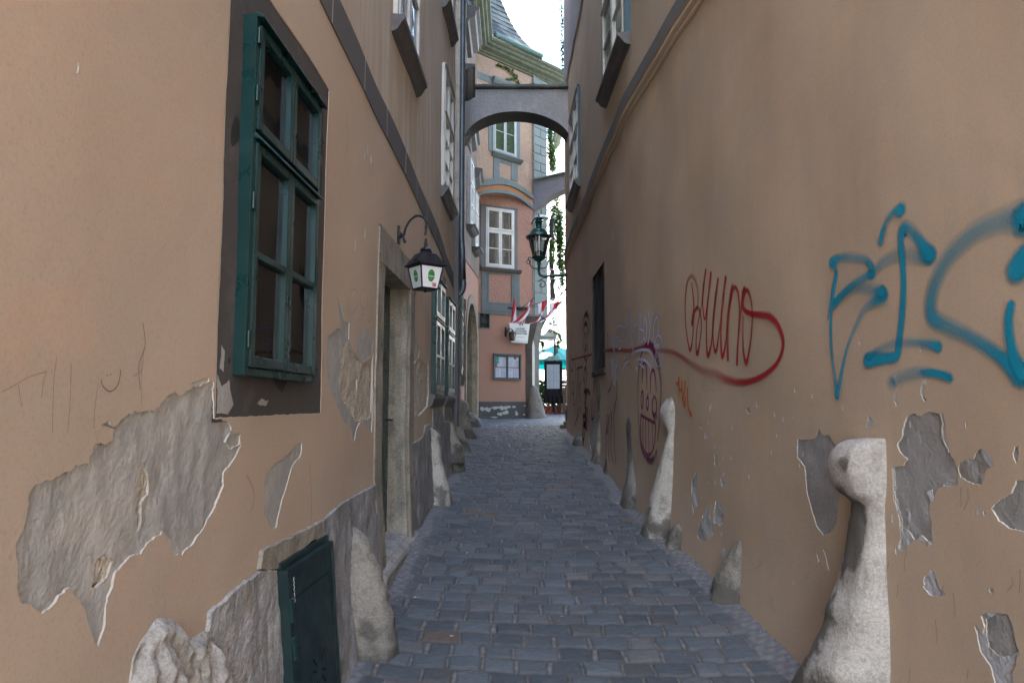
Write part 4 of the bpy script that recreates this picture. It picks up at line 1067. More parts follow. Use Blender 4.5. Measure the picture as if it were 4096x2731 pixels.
for i, pl in enumerate(([(680, 450), (740, 420), (800, 380), (850, 410), (860, 460), (820, 490), (790, 550), (740, 545), (690, 530)],
                        [(500, 1040), (540, 990), (570, 1020), (580, 1080), (620, 1120), (550, 1130), (500, 1080)], [(590, 195), (610, 190), (620, 250), (615, 330), (640, 390), (625, 390), (595, 320), (598, 250)],
                        [(960, 360), (985, 350), (990, 400), (970, 450), (960, 420)], [(770, 680), (785, 680), (790, 705), (775, 705)], [(800, 695), (818, 705), (815, 718), (800, 712)],
                        [(355, 110), (365, 90), (372, 130), (358, 155)], [(492, 60), (500, 30), (520, 10), (515, 50), (500, 80), (515, 130), (505, 135), (490, 100)], [(340, 15), (360, 5), (362, 40), (350, 50)],
                        [(210, 250), (225, 215), (250, 225), (240, 255), (215, 268)], [(835, 1085), (855, 1080), (850, 1110), (840, 1110)],
                        [(395, 770), (430, 800), (455, 840), (490, 820), (520, 850), (550, 845), (530, 868), (480, 840), (440, 855), (400, 890), (372, 880)],
                        [(345, 470), (352, 470), (362, 620), (400, 760), (392, 780), (352, 630)], [(418, 670), (428, 680), (432, 790), (424, 800)], [(530, 600), (545, 590), (552, 640), (540, 660)])):
    rwp(r5, pl, 4, seed=60+i, d=.002, rim_mat=5, skirt_mat=0, lip=.003, out=.008, rimw=.002, step=.008, amp=.007, rough=.008, inner=.02)
rwp(r5, [(790, 1220), (850, 1205), (930, 1215), (955, 1260), (970, 1350), (990, 1410), (960, 1500), (960, 1700), (900, 1700), (840, 1480), (790, 1400), (760, 1280), (770, 1270), (800, 1320), (810, 1280)], 4, seed=80, rough=.006, **A_)
rwp(r5, [(810, 1240), (880, 1212), (940, 1225), (965, 1350), (975, 1400), (940, 1430), (880, 1430), (830, 1380), (815, 1330)], 3, d=.006, seed=81, rough=.006)
rwp(r5, [(975, 540), (1014, 535), (1100, 540), (1100, 820), (1010, 800), (940, 780), (880, 740), (845, 685), (880, 640), (950, 600)], 3, seed=82, rough=.004, **A_)
rh = (3100, 1700, 1.5217)
rwp(rh, [(135, 85), (240, 85), (265, 20), (285, 55), (330, 65), (370, 130), (400, 220), (400, 370), (385, 480), (380, 580), (345, 650), (290, 670), (250, 610), (220, 510), (190, 400), (180, 250), (135, 200)], 3, seed=83, **A_)
rwp(rh, [(290, 755), (300, 750), (320, 800), (335, 880), (325, 885), (310, 810)], 4, seed=84, step=.008, amp=.002, inner=.02, **A_)
rwp(rh, [(250, 780), (265, 790), (275, 830), (262, 830)], 4, seed=85, step=.008, amp=.002, inner=.02, **A_)
rm = (2200, 1100, 1.3067)
for i, pl in enumerate(([(740, 1080), (760, 1025), (775, 1050), (770, 1130), (775, 1200), (745, 1240), (742, 1150)], [(770, 1310), (800, 1260), (830, 1210), (845, 1290), (860, 1330), (850, 1360), (800, 1390), (770, 1370)],
                        [(850, 1290), (865, 1180), (880, 1170), (905, 1230), (905, 1290), (885, 1310)], [(815, 1215), (835, 1200), (830, 1260), (815, 1265)], [(858, 940), (870, 925), (876, 990), (862, 1000)], [(890, 1060), (912, 1050), (915, 1095), (898, 1105)],
                        [(835, 675), (848, 680), (845, 720), (835, 715)], [(1027, 695), (1045, 690), (1052, 722), (1030, 722)], [(1078, 660), (1090, 660), (1090, 690), (1080, 692)], [(805, 830), (815, 805), (820, 850), (808, 860)],
                        [(785, 790), (797, 775), (795, 805)], [(823, 750), (838, 760), (836, 780), (824, 770)], [(790, 1160), (800, 1158), (798, 1175), (790, 1172)], [(895, 1430), (915, 1430), (915, 1480), (900, 1470)], [(945, 950), (956, 952), (955, 968), (945, 965)],
                        [(320, 440), (335, 430), (345, 500), (350, 560), (335, 575), (325, 520)], [(450, 440), (462, 435), (470, 470), (462, 518), (450, 480)], [(205, 840), (220, 760), (240, 740), (235, 850), (215, 920)])):
    rwp(rm, pl, 4, seed=90+i, d=.002, rim_mat=5, skirt_mat=0, lip=.003, out=.008, rimw=.002, step=.012, amp=.011, rough=.008, inner=.025)
rwp((2200, 1200, 2.613), [(410, 1400), (440, 1380), (470, 1320), (490, 1210), (505, 1200), (505, 1420), (490, 1540), (460, 1500), (430, 1600), (410, 1500)], 6, seed=120, off=.003, step=.02, inner=.04, rough=.008, rim_mat=5, skirt_mat=0, lip=.003, out=.01)
rr = random.Random(12)
for k in range(40):
    y = rr.uniform(2.4, 5.2); z = rr.choice([rr.uniform(.4, 1.5), rr.uniform(.9, 1.9)]); s = rr.uniform(.003, .009)
    P = [(y+s*(1+.5*rr.random())*math.cos(a)*.8, z+s*2.4*math.sin(a)) for a in [i*math.pi/3+rr.random()*.5 for i in range(6)]]
    PRs.add(P, 4, .002, rim=5, step=.006, amp=.0015, inner=.02, seed=k)
PRs.flush(mb, 1.0, 17.6, -.9, 4.72, [G1], .08, 0)
mb.build('wall', [M['plasterR'], M['plasterRup'], M['plasterRtop'], M['coatB'], M['coatW'], M['rim'], M['slab']], RH, recalc=False)
# string course: moulding in two rolls below a grey fascia
mb = MB()
su = [(-4, 4.92), (4, 4.88), (8, 4.88), (14, 4.88), (17.5, 4.88)]
ysamp = [-4.2+i*.25 for i in range(88)]
prof = [(.0, 4.60), (.018, 4.605), (.022, 4.625), (.02, 4.64), (.032, 4.65), (.045, 4.67), (.046, 4.70), (.036, 4.715), (.05, 4.72), (.052, 4.725)]
vs = [(cr(RK, y)-lump(y+3, 4.7, 1.1)-o-.002, y, z) for y in ysamp for o, z in prof]; m = len(prof)
mb.add(vs, [(i*m+k, i*m+k+1, (i+1)*m+k+1, (i+1)*m+k) for i in range(len(ysamp)-1) for k in range(m-1)], 0)
prof = [(.05, 4.7255), (.052, 4.73), (.050, 4.87), (.0, 4.905)]
vs = [(cr(RK, y)-lump(y+3, 4.7, 1.1)-o-.002, y, z) for y in ysamp for o, z in prof]; m = len(prof)
mb.add(vs, [(i*m+k, i*m+k+1, (i+1)*m+k+1, (i+1)*m+k) for i in range(len(ysamp)-1) for k in range(m-1)], 1)
mb.build('string_course', [M['plasterR'], plaster('grey_fascia', (.165, .165, .17), (.14, .14, .145), fine=70)], RH, recalc=False)
for wn in (V1, V2, V0):
    y0, y1, z0, z1 = wn; ym = (y0+y1)/2; t = tRy(ym)
    o = Vector((SR(ym, (z0+z1)/2), ym, z0))-t*(y1-y0)/2
    F = frame(o, t, Vector((-t.y, t.x, 0)), UP)
    casement(RH, F, y1-y0, z1-z0, M['white'], proj=.045, frame_w=.06, leaf=.05, transom=.62, sill=.13 if wn is not V0 else .13, bars_low=1, label='white framed window in a dark blue-green box' if wn is V1 else None)
    mb = MB()
    for x0, x1 in ((-.03, -.002), (y1-y0+.002, y1-y0+.03)): mb.box(F, x0, x1, -.05, .045, 0, z1-z0)
    mb.box(F, -.03, y1-y0+.03, -.05, .05, z1-z0+.015, z1-z0+.045)
    split_build(mb, 'box_frame', simple('blue_green_box', (.02, .07, .09), .5), RH)
# barred opening
y0, y1, z0, z1 = G1; FG = FR((y0+y1)/2, z0, 0)
t = tRy(9.7); FG = frame(Vector((SR(9.68, 2.7), 9.68, z0))-t*.6, t, Vector((-t.y, t.x, 0)), UP)
mb = MB()
mb.add([FG(x, y, z) for x, y, z in ((0, .0, 0), (0, .0, 1.44), (0, -.35, 0), (0, -.35, 1.44), (1.2, .0, 0), (1.2, .0, 1.44), (1.2, -.35, 0), (1.2, -.35, 1.44))], [(0, 1, 3, 2), (4, 6, 7, 5), (0, 2, 6, 4), (1, 5, 7, 3), (2, 3, 7, 6)])
wg = mb.build('barred_window', M['dark'], RH, recalc=False)
mb = MB()
for i in range(9): mb.tube([FG(.06+i*.135, -.03, 0), FG(.06+i*.135, -.03, 1.44)], .011, 8)
for z in (.03, .72, 1.40): mb.box(FG, 0, 1.2, -.062, -.045, z, z+.025)
split_build(mb, 'bar', M['black'], wg)
mb = MB()
for a in ((-.05, 0.0, -.002, 1.44), (1.2, 1.25, -.002, 1.44)): mb.box(FG, a[0], a[1], -.01, .012, a[2], a[3])
mb.box(FG, -.05, 1.25, -.01, .03, -.07, -.002)
split_build(mb, 'window_surround', M['surround'], wg, bevel=.004)
mb = MB(); FGs = FR(8.25, 3.52)
mb.box(FGs, -.03, .09, -.01, .004, 0, .14); mb.build('vent_patch', M['rubble'], RH)

# ---- graffiti on the right wall
def graf(name, label, mat, crop, strokes, width=.05, S=SR, parent=RH, off=.0045, dens=1.0, wm=1.0):
    mb = MB()
    for s in strokes:
        wv = width; pts = s
        if isinstance(s, tuple): wv, pts = s
        if name == 'scratch' or wm < 0: mb = MB()
        stroke(mb, S, C(*crop, pts), wv*abs(wm), dens, off=off)
        if name == 'scratch' or wm < 0: mb.build(name, mat, parent, recalc=False, label=label)
    if name == 'scratch' or wm < 0: return
    return mb.build(name, mat, parent, recalc=False, label=label)
M['blue'] = spray('turquoise_spray', (.008, .25, .39), 1.35, .4, 1.15)
gb = (3280, 750, 1.7426)
graf('graffiti', 'turquoise sprayed letters high on the near right wall', M['blue'], gb, [
    (.040, [(432, 378, 1, 1), (445, 320, 1, .9), (475, 235, 1.1, .55), (520, 175, 1.3, .6), (572, 155, 1.9, 1.1)]),
    (.036, [(95, 520, 1.9, 1.1), (150, 490, 1.5, .6), (240, 490, 1.7, .4), (320, 505, 1.4, .5), (365, 545, 1.3, .9), (370, 610, 1.5, 1)]),
    (.034, [(370, 600, 1.3, .8), (280, 650, 1.6, .55), (200, 710, 1.4, .8), (120, 790, 1.3, 1), (110, 810, 1, 1)]),
    (.034, [(100, 530, 1, .9), (125, 600, .9, 1), (105, 720, 1, 1), (90, 850, .9, .9), (85, 1000, .85, .85), (95, 1180, .9, .6), (115, 1330, .8, .6), (130, 1455, 1.1, 1.1)]),
    (.026, [(120, 590, 1, .7), (90, 750, .8, .6), (65, 920, .6, .5)]),
    (.034, [(130, 1450, 1.0, 1), (155, 1320, .9, .9), (200, 1120, .8, .6), (270, 940, 1, .45), (340, 830, 1.5, .4), (450, 760, 2.1, .9), (450, 720, 1.6, 1.1)]),
    (.040, [(440, 730, 1.8, 1), (380, 720, 1.7, .45), (280, 700, 1.6, .35), (190, 740, 1.4, .4), (110, 820, 1, .8)]),
    (.040, [(380, 590, 1.4, .4), (450, 520, 1.6, .35), (560, 470, 1.9, .3), (680, 480, 2.1, .35), (770, 470, 2.2, 1.1)]),
    (.042, [(770, 470, 2.0, 1), (700, 370, 1.5, .8), (640, 300, 1.7, .5), (590, 290, 1.8, .8), (570, 370, 1.2, .8), (580, 480, 1.1, 1), (590, 680, 1.0, 1), (580, 880, 1.1, 1), (560, 1060, 1.1, 1.0), (540, 1170, 1.3, 1), (450, 1190, 1.5, 1), (340, 1205, 1.9, 1.1)]),
    (.036, [(345, 1180, 1.2, .8), (420, 1130, 1.2, .4), (520, 1090, 1.3, .3), (650, 1080, 1.3, .4), (760, 1090, 1.4, .6), (830, 1110, 1.6, 1)]),
    (.036, [(510, 1360, 2.2, .3), (580, 1320, 2.0, .3), (680, 1290, 1.6, .4), (780, 1290, 1.2, .9), (860, 1305, 1.2, 1), (915, 1325, 1.2, 1)]),
    (.060, [(1500, 130, 1.6, .8), (1400, 200, 1.9, .5), (1250, 240, 1.7, .35), (1100, 310, 1.6, .4), (960, 430, 1.5, .4), (860, 560, 1.4, .45), (800, 700, 1.4, .55), (780, 820, 1.4, .6), (800, 910, 1.5, .7), (900, 970, 1.4, .5), (1050, 1040, 1.2, .55), (1200, 1130, 1.1, .7), (1320, 1220, 1.3, .9), (1410, 1300, 1.8, 1.1)]),
    (.050, [(1342, 820, .85, 1.1), (1325, 920, .9, 1), (1335, 1060, .95, 1), (1370, 1200, 1.2, 1.1), (1420, 1300, 1.4, 1.1)]),
    (.060, [(1480, 450, 1.5, 1.1), (1420, 500, 1.5, 1.1), (1385, 575, 1.7, 1.2)]), (.05, [(1400, 300, 1.2, .5), (1430, 200, 2, .9), (1520, 260, 2.4, 1)])], wm=1.15)
M['red'] = spray('dark_red_spray', (.33, .012, .02), 1.35, .35, 1.25)
g7 = (2600, 1000, 2.24)
graf('graffiti', 'red looping word bruno with a long curved tail', M['red'], g7, [
    (.030, [(380, 295, .6, 1), (395, 420, .8, .9), (400, 520, 1, .9), (385, 660, 1.6, 1.1)]),
    (.034, [(385, 640, 1.2, .8), (400, 560, 1.2, .6), (435, 500, 1.1, .4), (430, 330, 1.1, .35), (385, 235, 1.5, .3), (340, 300, 1.2, .5), (322, 500, .7, .8), (330, 700, .7, .8), (350, 840, .8, .8), (370, 895, 1.1, 1), (390, 780, .8, .7), (400, 600, .8, .6), (420, 520, 1.0, .5), (450, 540, 1.1, .5), (468, 660, 1.0, .5), (455, 820, .9, .6), (432, 930, 1.2, 1.1), (420, 860, .8, .8), (430, 700, .8, .6), (470, 480, .9, .4), (490, 300, 1.1, .6), (507, 185, 1.1, 1)]),
    (.030, [(490, 300, 1.2, .6), (480, 480, .8, .7), (497, 620, .8, .9), (520, 500, .8, .9), (540, 330, 1.2, .9), (553, 210, 1.3, 1)]),
    (.030, [(530, 430, 1, .8), (515, 650, .8, .9), (515, 830, .9, .9), (528, 950, 1.3, 1.1), (560, 820, .9, .8), (580, 600, 1, .8), (600, 400, 1.3, .7), (617, 265, 1.2, 1)]),
    (.030, [(600, 380, 1.3, .5), (575, 620, 1.2, .5), (575, 800, 1, .5), (597, 915, 1.1, .9), (625, 760, .9, .6), (650, 560, 1.2, .4), (670, 380, 1.4, .6), (687, 250, 1.4, 1)]),
    (.030, [(670, 400, 1.2, .6), (650, 600, .9, .8), (645, 820, .9, .9), (658, 960, 1.2, 1.1), (690, 820, .9, .8), (710, 600, 1.3, .7), (735, 400, 1.6, .6), (748, 320, 1.1, .9)]),
    (.030, [(708, 980, 1.2, 1), (705, 820, 1.3, .5), (710, 600, 1.4, .6), (735, 420, 1.5, .6), (765, 335, 1.3, .7), (795, 370, .9, 1), (810, 500, .7, 1), (808, 700, .8, 1), (795, 880, .9, 1), (790, 1020, 1.1, 1.1)]),
    (.030, [(805, 720, 1.2, .3), (835, 480, 1.2, .6), (855, 350, 1.6, 1)]),
    (.034, [(850, 380, 1.8, 1.1), (840, 470, 1.2, 1), (860, 540, 1.2, 1), (920, 570, 1.3, 1), (1000, 580, 1.6, .8), (1080, 595, 1.7, .8), (1150, 660, 1.3, 1), (1200, 780, 1.1, 1.1), (1200, 890, 1, 1.1), (1150, 1010, 1.0, 1.1), (1060, 1100, 1.2, 1), (950, 1160, 1.4, .9), (830, 1185, 1.8, .7), (700, 1160, 2.2, .5), (600, 1110, 2.4, .3), (480, 1080, 2.4, .3), (380, 1020, 2.0, .35), (280, 950, 1.6, .5), (180, 905, 1.7, .4), (60, 900, 1.8, .25), (-40, 915, 1.8, .2)]),
    (.030, [(855, 370, 1.4, .8), (890, 370, 1.4, .7), (920, 470, 1, .6), (928, 620, .9, .6), (915, 800, .9, .7), (890, 950, 1, .9), (872, 1010, 1.3, 1.1), (850, 920, 1, .9), (843, 780, 1, .5), (845, 600, 1.2, .3)])], wm=1.12)
M['red2'] = spray('faded_red_line', (.30, .03, .03), 1.2, .4, .9)
graf('graffiti', 'faded red line running on past the barred window', M['red2'], (2250, 1150, 2.0911), [(.06, [(345, 530), (400, 522), (480, 520), (560, 525), (640, 510), (700, 490), (780, 488)]), (.05, [(245, 560), (190, 575), (130, 590), (75, 605)])], .05, wm=-1)
M['violet'] = spray('violet_spray', (.22, .015, .10), 1.3, .35, .95)
M['violet_soft'] = spray('soft_violet_overspray', (.12, .02, .06), 2.6, .5, .45)
g3 = (2460, 1200, 2.2385)
face = [(.032, [(212, 760, .6), (218, 640, .6), (235, 520, .9), (260, 440, 1), (290, 400, 1.4), (320, 395, 1.8), (350, 430, 1.5), (365, 500, 1)]),
    (.022, [(212, 760, .6, .8), (210, 860, .6, .8), (218, 1050, .6, .9), (232, 1250, .8, 1), (250, 1340, 1.2, 1), (280, 1400, 1.8, .7), (315, 1430, 2.4, .6), (350, 1420, 2.4, .6)]),
    (.024, [(255, 740, .6), (252, 640), (265, 560, 1.3), (285, 580), (292, 680), (292, 800, .5)]), (.024, [(325, 830, .5), (325, 720), (335, 640, 1.2), (355, 630, 1.2), (370, 700), (378, 810, .7)]),
    (.020, [(258, 825), (250, 815), (243, 860), (243, 920), (250, 970), (258, 930), (260, 850), (254, 820)]), (.020, [(305, 825, .6), (300, 860), (290, 900), (290, 950), (300, 980, 1.4), (308, 930), (305, 870), (297, 880)]),
    (.022, [(368, 860, .7), (352, 880), (342, 930), (345, 1000), (358, 1030, 1.4), (378, 1000), (382, 930), (372, 880)]),
    (.026, [(243, 1030), (290, 1058), (330, 1080), (368, 1100)]), (.022, [(243, 1030), (238, 1100), (238, 1200), (248, 1290), (275, 1350), (310, 1385, 1.3), (345, 1350), (362, 1280), (372, 1180), (368, 1100)]),
    (.014, [(262, 1060), (258, 1180), (262, 1300)]), (.014, [(283, 1070), (282, 1200), (285, 1330)]), (.014, [(308, 1085), (310, 1220), (315, 1370)]), (.014, [(343, 1105), (345, 1220), (350, 1330)])]
graf('graffiti', 'violet grinning face with bared teeth beside the long necked stone', M['violet'], g3, face, .02, off=.0075, wm=1.7)
graf('overspray', None, M['violet_soft'], g3, [(.06, [(385, 520, 1.6), (405, 620, 1.2), (420, 760, 1), (415, 920, .9), (405, 1100, .8), (390, 1250, .8)]), (.07, [(300, 1430), (340, 1440), (380, 1360)]), (.05, [(345, 1000), (360, 1060), (380, 1040)])], .06, wm=-1)
graf('graffiti', 'violet letters low on the wall under the barred window', M['violet'], (2250, 1150, 2.0911), [(.03, [(455, 790, 1), (458, 900, .8), (440, 1000, .8), (432, 1100, .7), (436, 1300, .6), (450, 1480, .6)]), (.03, [(378, 1065), (372, 1130), (372, 1220), (382, 1160), (392, 1090), (395, 1070)]), (.03, [(412, 1045, 1.2), (410, 1200, .7), (405, 1330, .5), (430, 1470, .5)]),
    (.02, [(370, 1200), (365, 1350), (360, 1500)]), (.02, [(388, 1180), (385, 1320), (395, 1450)]), (.02, [(415, 790), (405, 840), (395, 855), (385, 880)]), (.03, [(265, 760), (262, 820), (262, 880)]), (.035, [(250, 930), (248, 1010), (248, 1100), (265, 1080)]), (.022, [(262, 960), (262, 1090)]), (.022, [(280, 960), (280, 1050)]), (.022, [(295, 960), (298, 1060)]), (.022, [(305, 965), (308, 1100)])], .02, wm=1.8)
M['lilac'] = spray('pale_lilac_spray', (.50, .53, .68), 1.6, .35, .95)
lil = []
for pts in ([(410, 400), (430, 470), (445, 540), (455, 600), (458, 680)], [(430, 420), (440, 500)], [(455, 420), (480, 420), (475, 500), (490, 510), (498, 450), (470, 440)], [(452, 330), (455, 420), (460, 500)], [(465, 330), (495, 320), (520, 340)], [(515, 240), (510, 340), (515, 420)],
            [(540, 220), (542, 330), (540, 450)], [(525, 340), (560, 300)], [(560, 200), (565, 300), (575, 480)], [(578, 210), (582, 350), (590, 500)], [(575, 420), (600, 340), (632, 300)], [(600, 350), (602, 450), (595, 540)], [(650, 190), (645, 260), (650, 400), (640, 470)], [(650, 200), (665, 260), (660, 330), (655, 350)], [(655, 350), (690, 370), (680, 440), (655, 460)],
            [(695, 250), (685, 330), (692, 430), (705, 440), (712, 340), (700, 255)], [(722, 200), (735, 280), (745, 300), (765, 210)], [(745, 290), (735, 400), (722, 470)], [(800, 240), (812, 300), (808, 380), (790, 420)], [(800, 240), (775, 300), (770, 400), (765, 440)],
            [(590, 560), (620, 535), (680, 520), (730, 530), (760, 580), (750, 680)], [(640, 600), (700, 610), (740, 660), (745, 700)], [(655, 640), (690, 670)], [(420, 440), (440, 580), (430, 700)], [(455, 560), (450, 640), (465, 660), (460, 570)], [(500, 700), (530, 640), (560, 610)]):
    lil.append((.026, pts))
lil.append((.03, [(830+0*i, 440) if False else (810+38*math.cos(a), 530+130*math.sin(a)) for i, a in enumerate([k*math.pi/8 for k in range(17)])]))
lil.append((.024, [(797+20*math.cos(a), 530+55*math.sin(a)) for a in [k*math.pi/6 for k in range(13)]]))
lil.append((.020, [(797+8*math.cos(a), 520+20*math.sin(a)) for a in [k*math.pi/4 for k in range(9)]]))
graf('graffiti', 'pale lilac tag above the violet face', M['lilac'], (2250, 1150, 2.0911), lil, .026, off=.0065, wm=1.7)
M['orange_pen'] = spray('orange_spray', (.60, .13, .01), 1.3, .25, 1.2)
graf('graffiti', 'small orange scrawl next to the long necked stone', M['orange_pen'], g7, [(.016, [(243, 1190), (250, 1200), (262, 1180), (265, 1140, .6)]), (.014, [(265, 1150), (265, 1230), (266, 1310, .6)]), (.014, [(266, 1245), (290, 1260)]), (.014, [(295, 1180), (292, 1260), (298, 1350, .7)]), (.016, [(322, 1180), (315, 1260), (305, 1330), (310, 1370), (318, 1390, 1.3), (325, 1320)]), (.014, [(340, 1240), (345, 1340), (350, 1410), (368, 1460, 1.6, .8), (378, 1480, 1.6, .6)])], .014, wm=2.0)
M['blackpen'] = spray('black_marker', (.012, .012, .015), 1.4, .3, .85)
gk = (2200, 1200, 2.613)
blk = [(.05, [(350, 330, 1), (352, 240, .9), (365, 170, 1.2), (388, 145, 2.0), (405, 180, 1.4), (412, 250, .8), (408, 310, 1), (398, 350, .8)]), (.06, [(360, 290), (365, 260, 1.2), (378, 243, 1.5), (392, 260, 1.2), (395, 290)]),
    (.035, [(358, 300), (360, 400), (355, 470), (362, 540), (362, 600), (385, 640), (380, 700)]), (.035, [(398, 350), (396, 420), (398, 480), (398, 570), (385, 640)]), (.05, [(367, 345), (368, 385)]), (.05, [(382, 345), (384, 385)]), (.05, [(376, 455), (372, 500), (378, 530), (386, 480)]),
    (.05, [(380, 700), (365, 730), (362, 800), (372, 900), (376, 960)]), (.05, [(375, 720), (385, 780), (382, 850)]), (.07, [(360, 960), (385, 945), (405, 950), (418, 975)]), (.05, [(376, 960), (372, 1050), (380, 1120), (372, 1200)]), (.09, [(350, 1215), (380, 1220), (378, 1280), (355, 1290), (385, 1340)]), (.07, [(350, 1200), (348, 1320), (345, 1420), (350, 1500)]), (.05, [(360, 1340), (362, 1430), (340, 1480)]),
    (.05, [(385, 980), (365, 1100), (385, 1150), (370, 1180)]), (.05, [(400, 1120), (395, 1200), (390, 1300)]),
    (.035, [(285, 720), (310, 705), (345, 698)]), (.03, [(345, 700), (350, 800), (358, 860)]), (.03, [(222, 560), (218, 640), (225, 730), (240, 730)]), (.03, [(240, 600), (242, 730)]), (.03, [(265, 640), (272, 720), (268, 820)]), (.03, [(290, 720), (295, 850), (285, 1000), (290, 1120)]),
    (.03, [(212, 700), (216, 850), (225, 960)]), (.03, [(232, 850), (245, 880), (235, 980), (250, 970)]), (.045, [(328, 850), (318, 890), (312, 930), (318, 1000)]), (.03, [(258, 830), (252, 1000), (248, 1080), (262, 1100), (265, 1200)]), (.03, [(300, 740), (302, 900), (300, 1080)]), (.04, [(222, 960), (216, 1060)]),
    (.03, [(308, 1120), (288, 1190), (300, 1210), (275, 1260), (258, 1315)]), (.03, [(320, 1000), (330, 1100), (320, 1180)]), (.03, [(205, 640), (210, 760), (208, 900)]), (.03, [(275, 860), (280, 1000), (270, 1060)]), (.025, [(605, 355), (612, 400), (608, 450), (606, 500)])]
graf('graffiti', 'black marker figure in a hood with jumbled letters near the wall end', M['blackpen'], gk, blk, .03, wm=1.5)
graf('graffiti', 'thin pencil tag between the orange scrawl and the red tail', M['pencil2'], g7, [[(485, 1150), (478, 1260)], [(490, 1150), (510, 1140), (505, 1190), (490, 1195)], [(520, 1150), (518, 1200)], [(530, 1140), (560, 1150), (545, 1200)], [(565, 1130), (570, 1200), (590, 1140), (600, 1210)], [(610, 1130), (625, 1140), (612, 1200)], [(480, 1215), (520, 1210), (515, 1260), (485, 1262)], [(530, 1210), (540, 1260), (560, 1215)], [(570, 1215), (575, 1260), (605, 1250), (600, 1210)], [(615, 1205), (630, 1215), (625, 1250)]], .004)
graf('scratch', None, M['pencil'], (2460, 1200, 2.2385), [[(60, 640), (70, 580), (90, 540)], [(80, 600), (110, 520), (100, 560), (130, 580), (140, 490)], [(110, 500), (120, 540), (160, 620)], [(130, 480), (128, 560)], [(95, 540), (140, 520)]], .008)
rr = random.Random(3); L_ = []
for k in range(34):
    u = rr.uniform(2600, 3200) if k % 2 else rr.uniform(3440, 4090); v = rr.uniform(2050, 2650) if k % 2 else rr.uniform(1900, 2700)
    if k % 2 and v > 2000+(u-2600)*1.0+350: continue
    l = rr.uniform(20, 110); L_.append([(u, v), (u+rr.uniform(-12, 12), v+l*.5), (u+rr.uniform(-25, 10), v+l)])
graf('scratch', None, M['pencil2'], (0, 0, 1), L_, .004)
# ---- guard stones, right
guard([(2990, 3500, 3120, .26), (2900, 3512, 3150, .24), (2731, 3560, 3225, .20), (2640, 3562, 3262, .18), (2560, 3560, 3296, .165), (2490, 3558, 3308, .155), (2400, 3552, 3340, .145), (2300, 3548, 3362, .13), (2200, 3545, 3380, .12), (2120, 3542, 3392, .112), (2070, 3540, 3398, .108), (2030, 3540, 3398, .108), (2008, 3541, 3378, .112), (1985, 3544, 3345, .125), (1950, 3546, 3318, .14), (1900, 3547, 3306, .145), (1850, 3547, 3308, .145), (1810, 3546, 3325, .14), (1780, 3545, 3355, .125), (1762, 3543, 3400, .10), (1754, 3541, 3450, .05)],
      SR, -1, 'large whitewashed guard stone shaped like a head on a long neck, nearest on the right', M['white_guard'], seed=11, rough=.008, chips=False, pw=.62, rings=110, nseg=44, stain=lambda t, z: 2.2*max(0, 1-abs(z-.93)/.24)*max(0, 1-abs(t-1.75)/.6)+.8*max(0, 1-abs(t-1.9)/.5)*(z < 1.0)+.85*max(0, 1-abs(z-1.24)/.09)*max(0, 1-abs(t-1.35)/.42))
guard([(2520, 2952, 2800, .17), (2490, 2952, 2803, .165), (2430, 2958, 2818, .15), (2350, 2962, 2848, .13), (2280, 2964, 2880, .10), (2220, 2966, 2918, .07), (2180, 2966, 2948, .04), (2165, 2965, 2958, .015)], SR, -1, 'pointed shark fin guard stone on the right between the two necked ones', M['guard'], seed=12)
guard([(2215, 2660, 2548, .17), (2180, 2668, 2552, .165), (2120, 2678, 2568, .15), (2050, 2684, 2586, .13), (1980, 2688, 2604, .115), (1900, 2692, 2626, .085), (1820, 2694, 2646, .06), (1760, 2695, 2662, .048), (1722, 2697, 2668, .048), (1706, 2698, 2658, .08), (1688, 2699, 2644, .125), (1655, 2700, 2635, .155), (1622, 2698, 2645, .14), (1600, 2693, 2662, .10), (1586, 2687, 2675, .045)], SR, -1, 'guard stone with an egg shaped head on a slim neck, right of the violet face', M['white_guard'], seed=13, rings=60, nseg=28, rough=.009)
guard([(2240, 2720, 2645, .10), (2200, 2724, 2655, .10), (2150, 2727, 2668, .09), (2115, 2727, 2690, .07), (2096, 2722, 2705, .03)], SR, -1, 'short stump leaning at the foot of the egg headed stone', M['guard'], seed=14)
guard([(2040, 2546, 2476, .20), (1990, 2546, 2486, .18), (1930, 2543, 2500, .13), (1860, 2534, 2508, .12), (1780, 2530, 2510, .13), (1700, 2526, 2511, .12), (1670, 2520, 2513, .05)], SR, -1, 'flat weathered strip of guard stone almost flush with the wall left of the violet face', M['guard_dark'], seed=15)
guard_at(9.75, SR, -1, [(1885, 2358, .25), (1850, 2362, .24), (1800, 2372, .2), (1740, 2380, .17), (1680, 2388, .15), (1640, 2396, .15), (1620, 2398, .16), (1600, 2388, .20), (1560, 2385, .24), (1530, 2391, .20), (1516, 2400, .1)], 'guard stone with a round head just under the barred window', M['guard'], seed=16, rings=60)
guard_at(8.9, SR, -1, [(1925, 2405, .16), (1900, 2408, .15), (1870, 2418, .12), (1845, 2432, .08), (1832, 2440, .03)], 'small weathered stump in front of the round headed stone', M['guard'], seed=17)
guard_at(11.9, SR, -1, [(1785, 2288, .3), (1765, 2292, .26), (1745, 2300, .18), (1730, 2312, .06)], 'low stump near the far end of the brown wall', M['guard_dark'], seed=18)
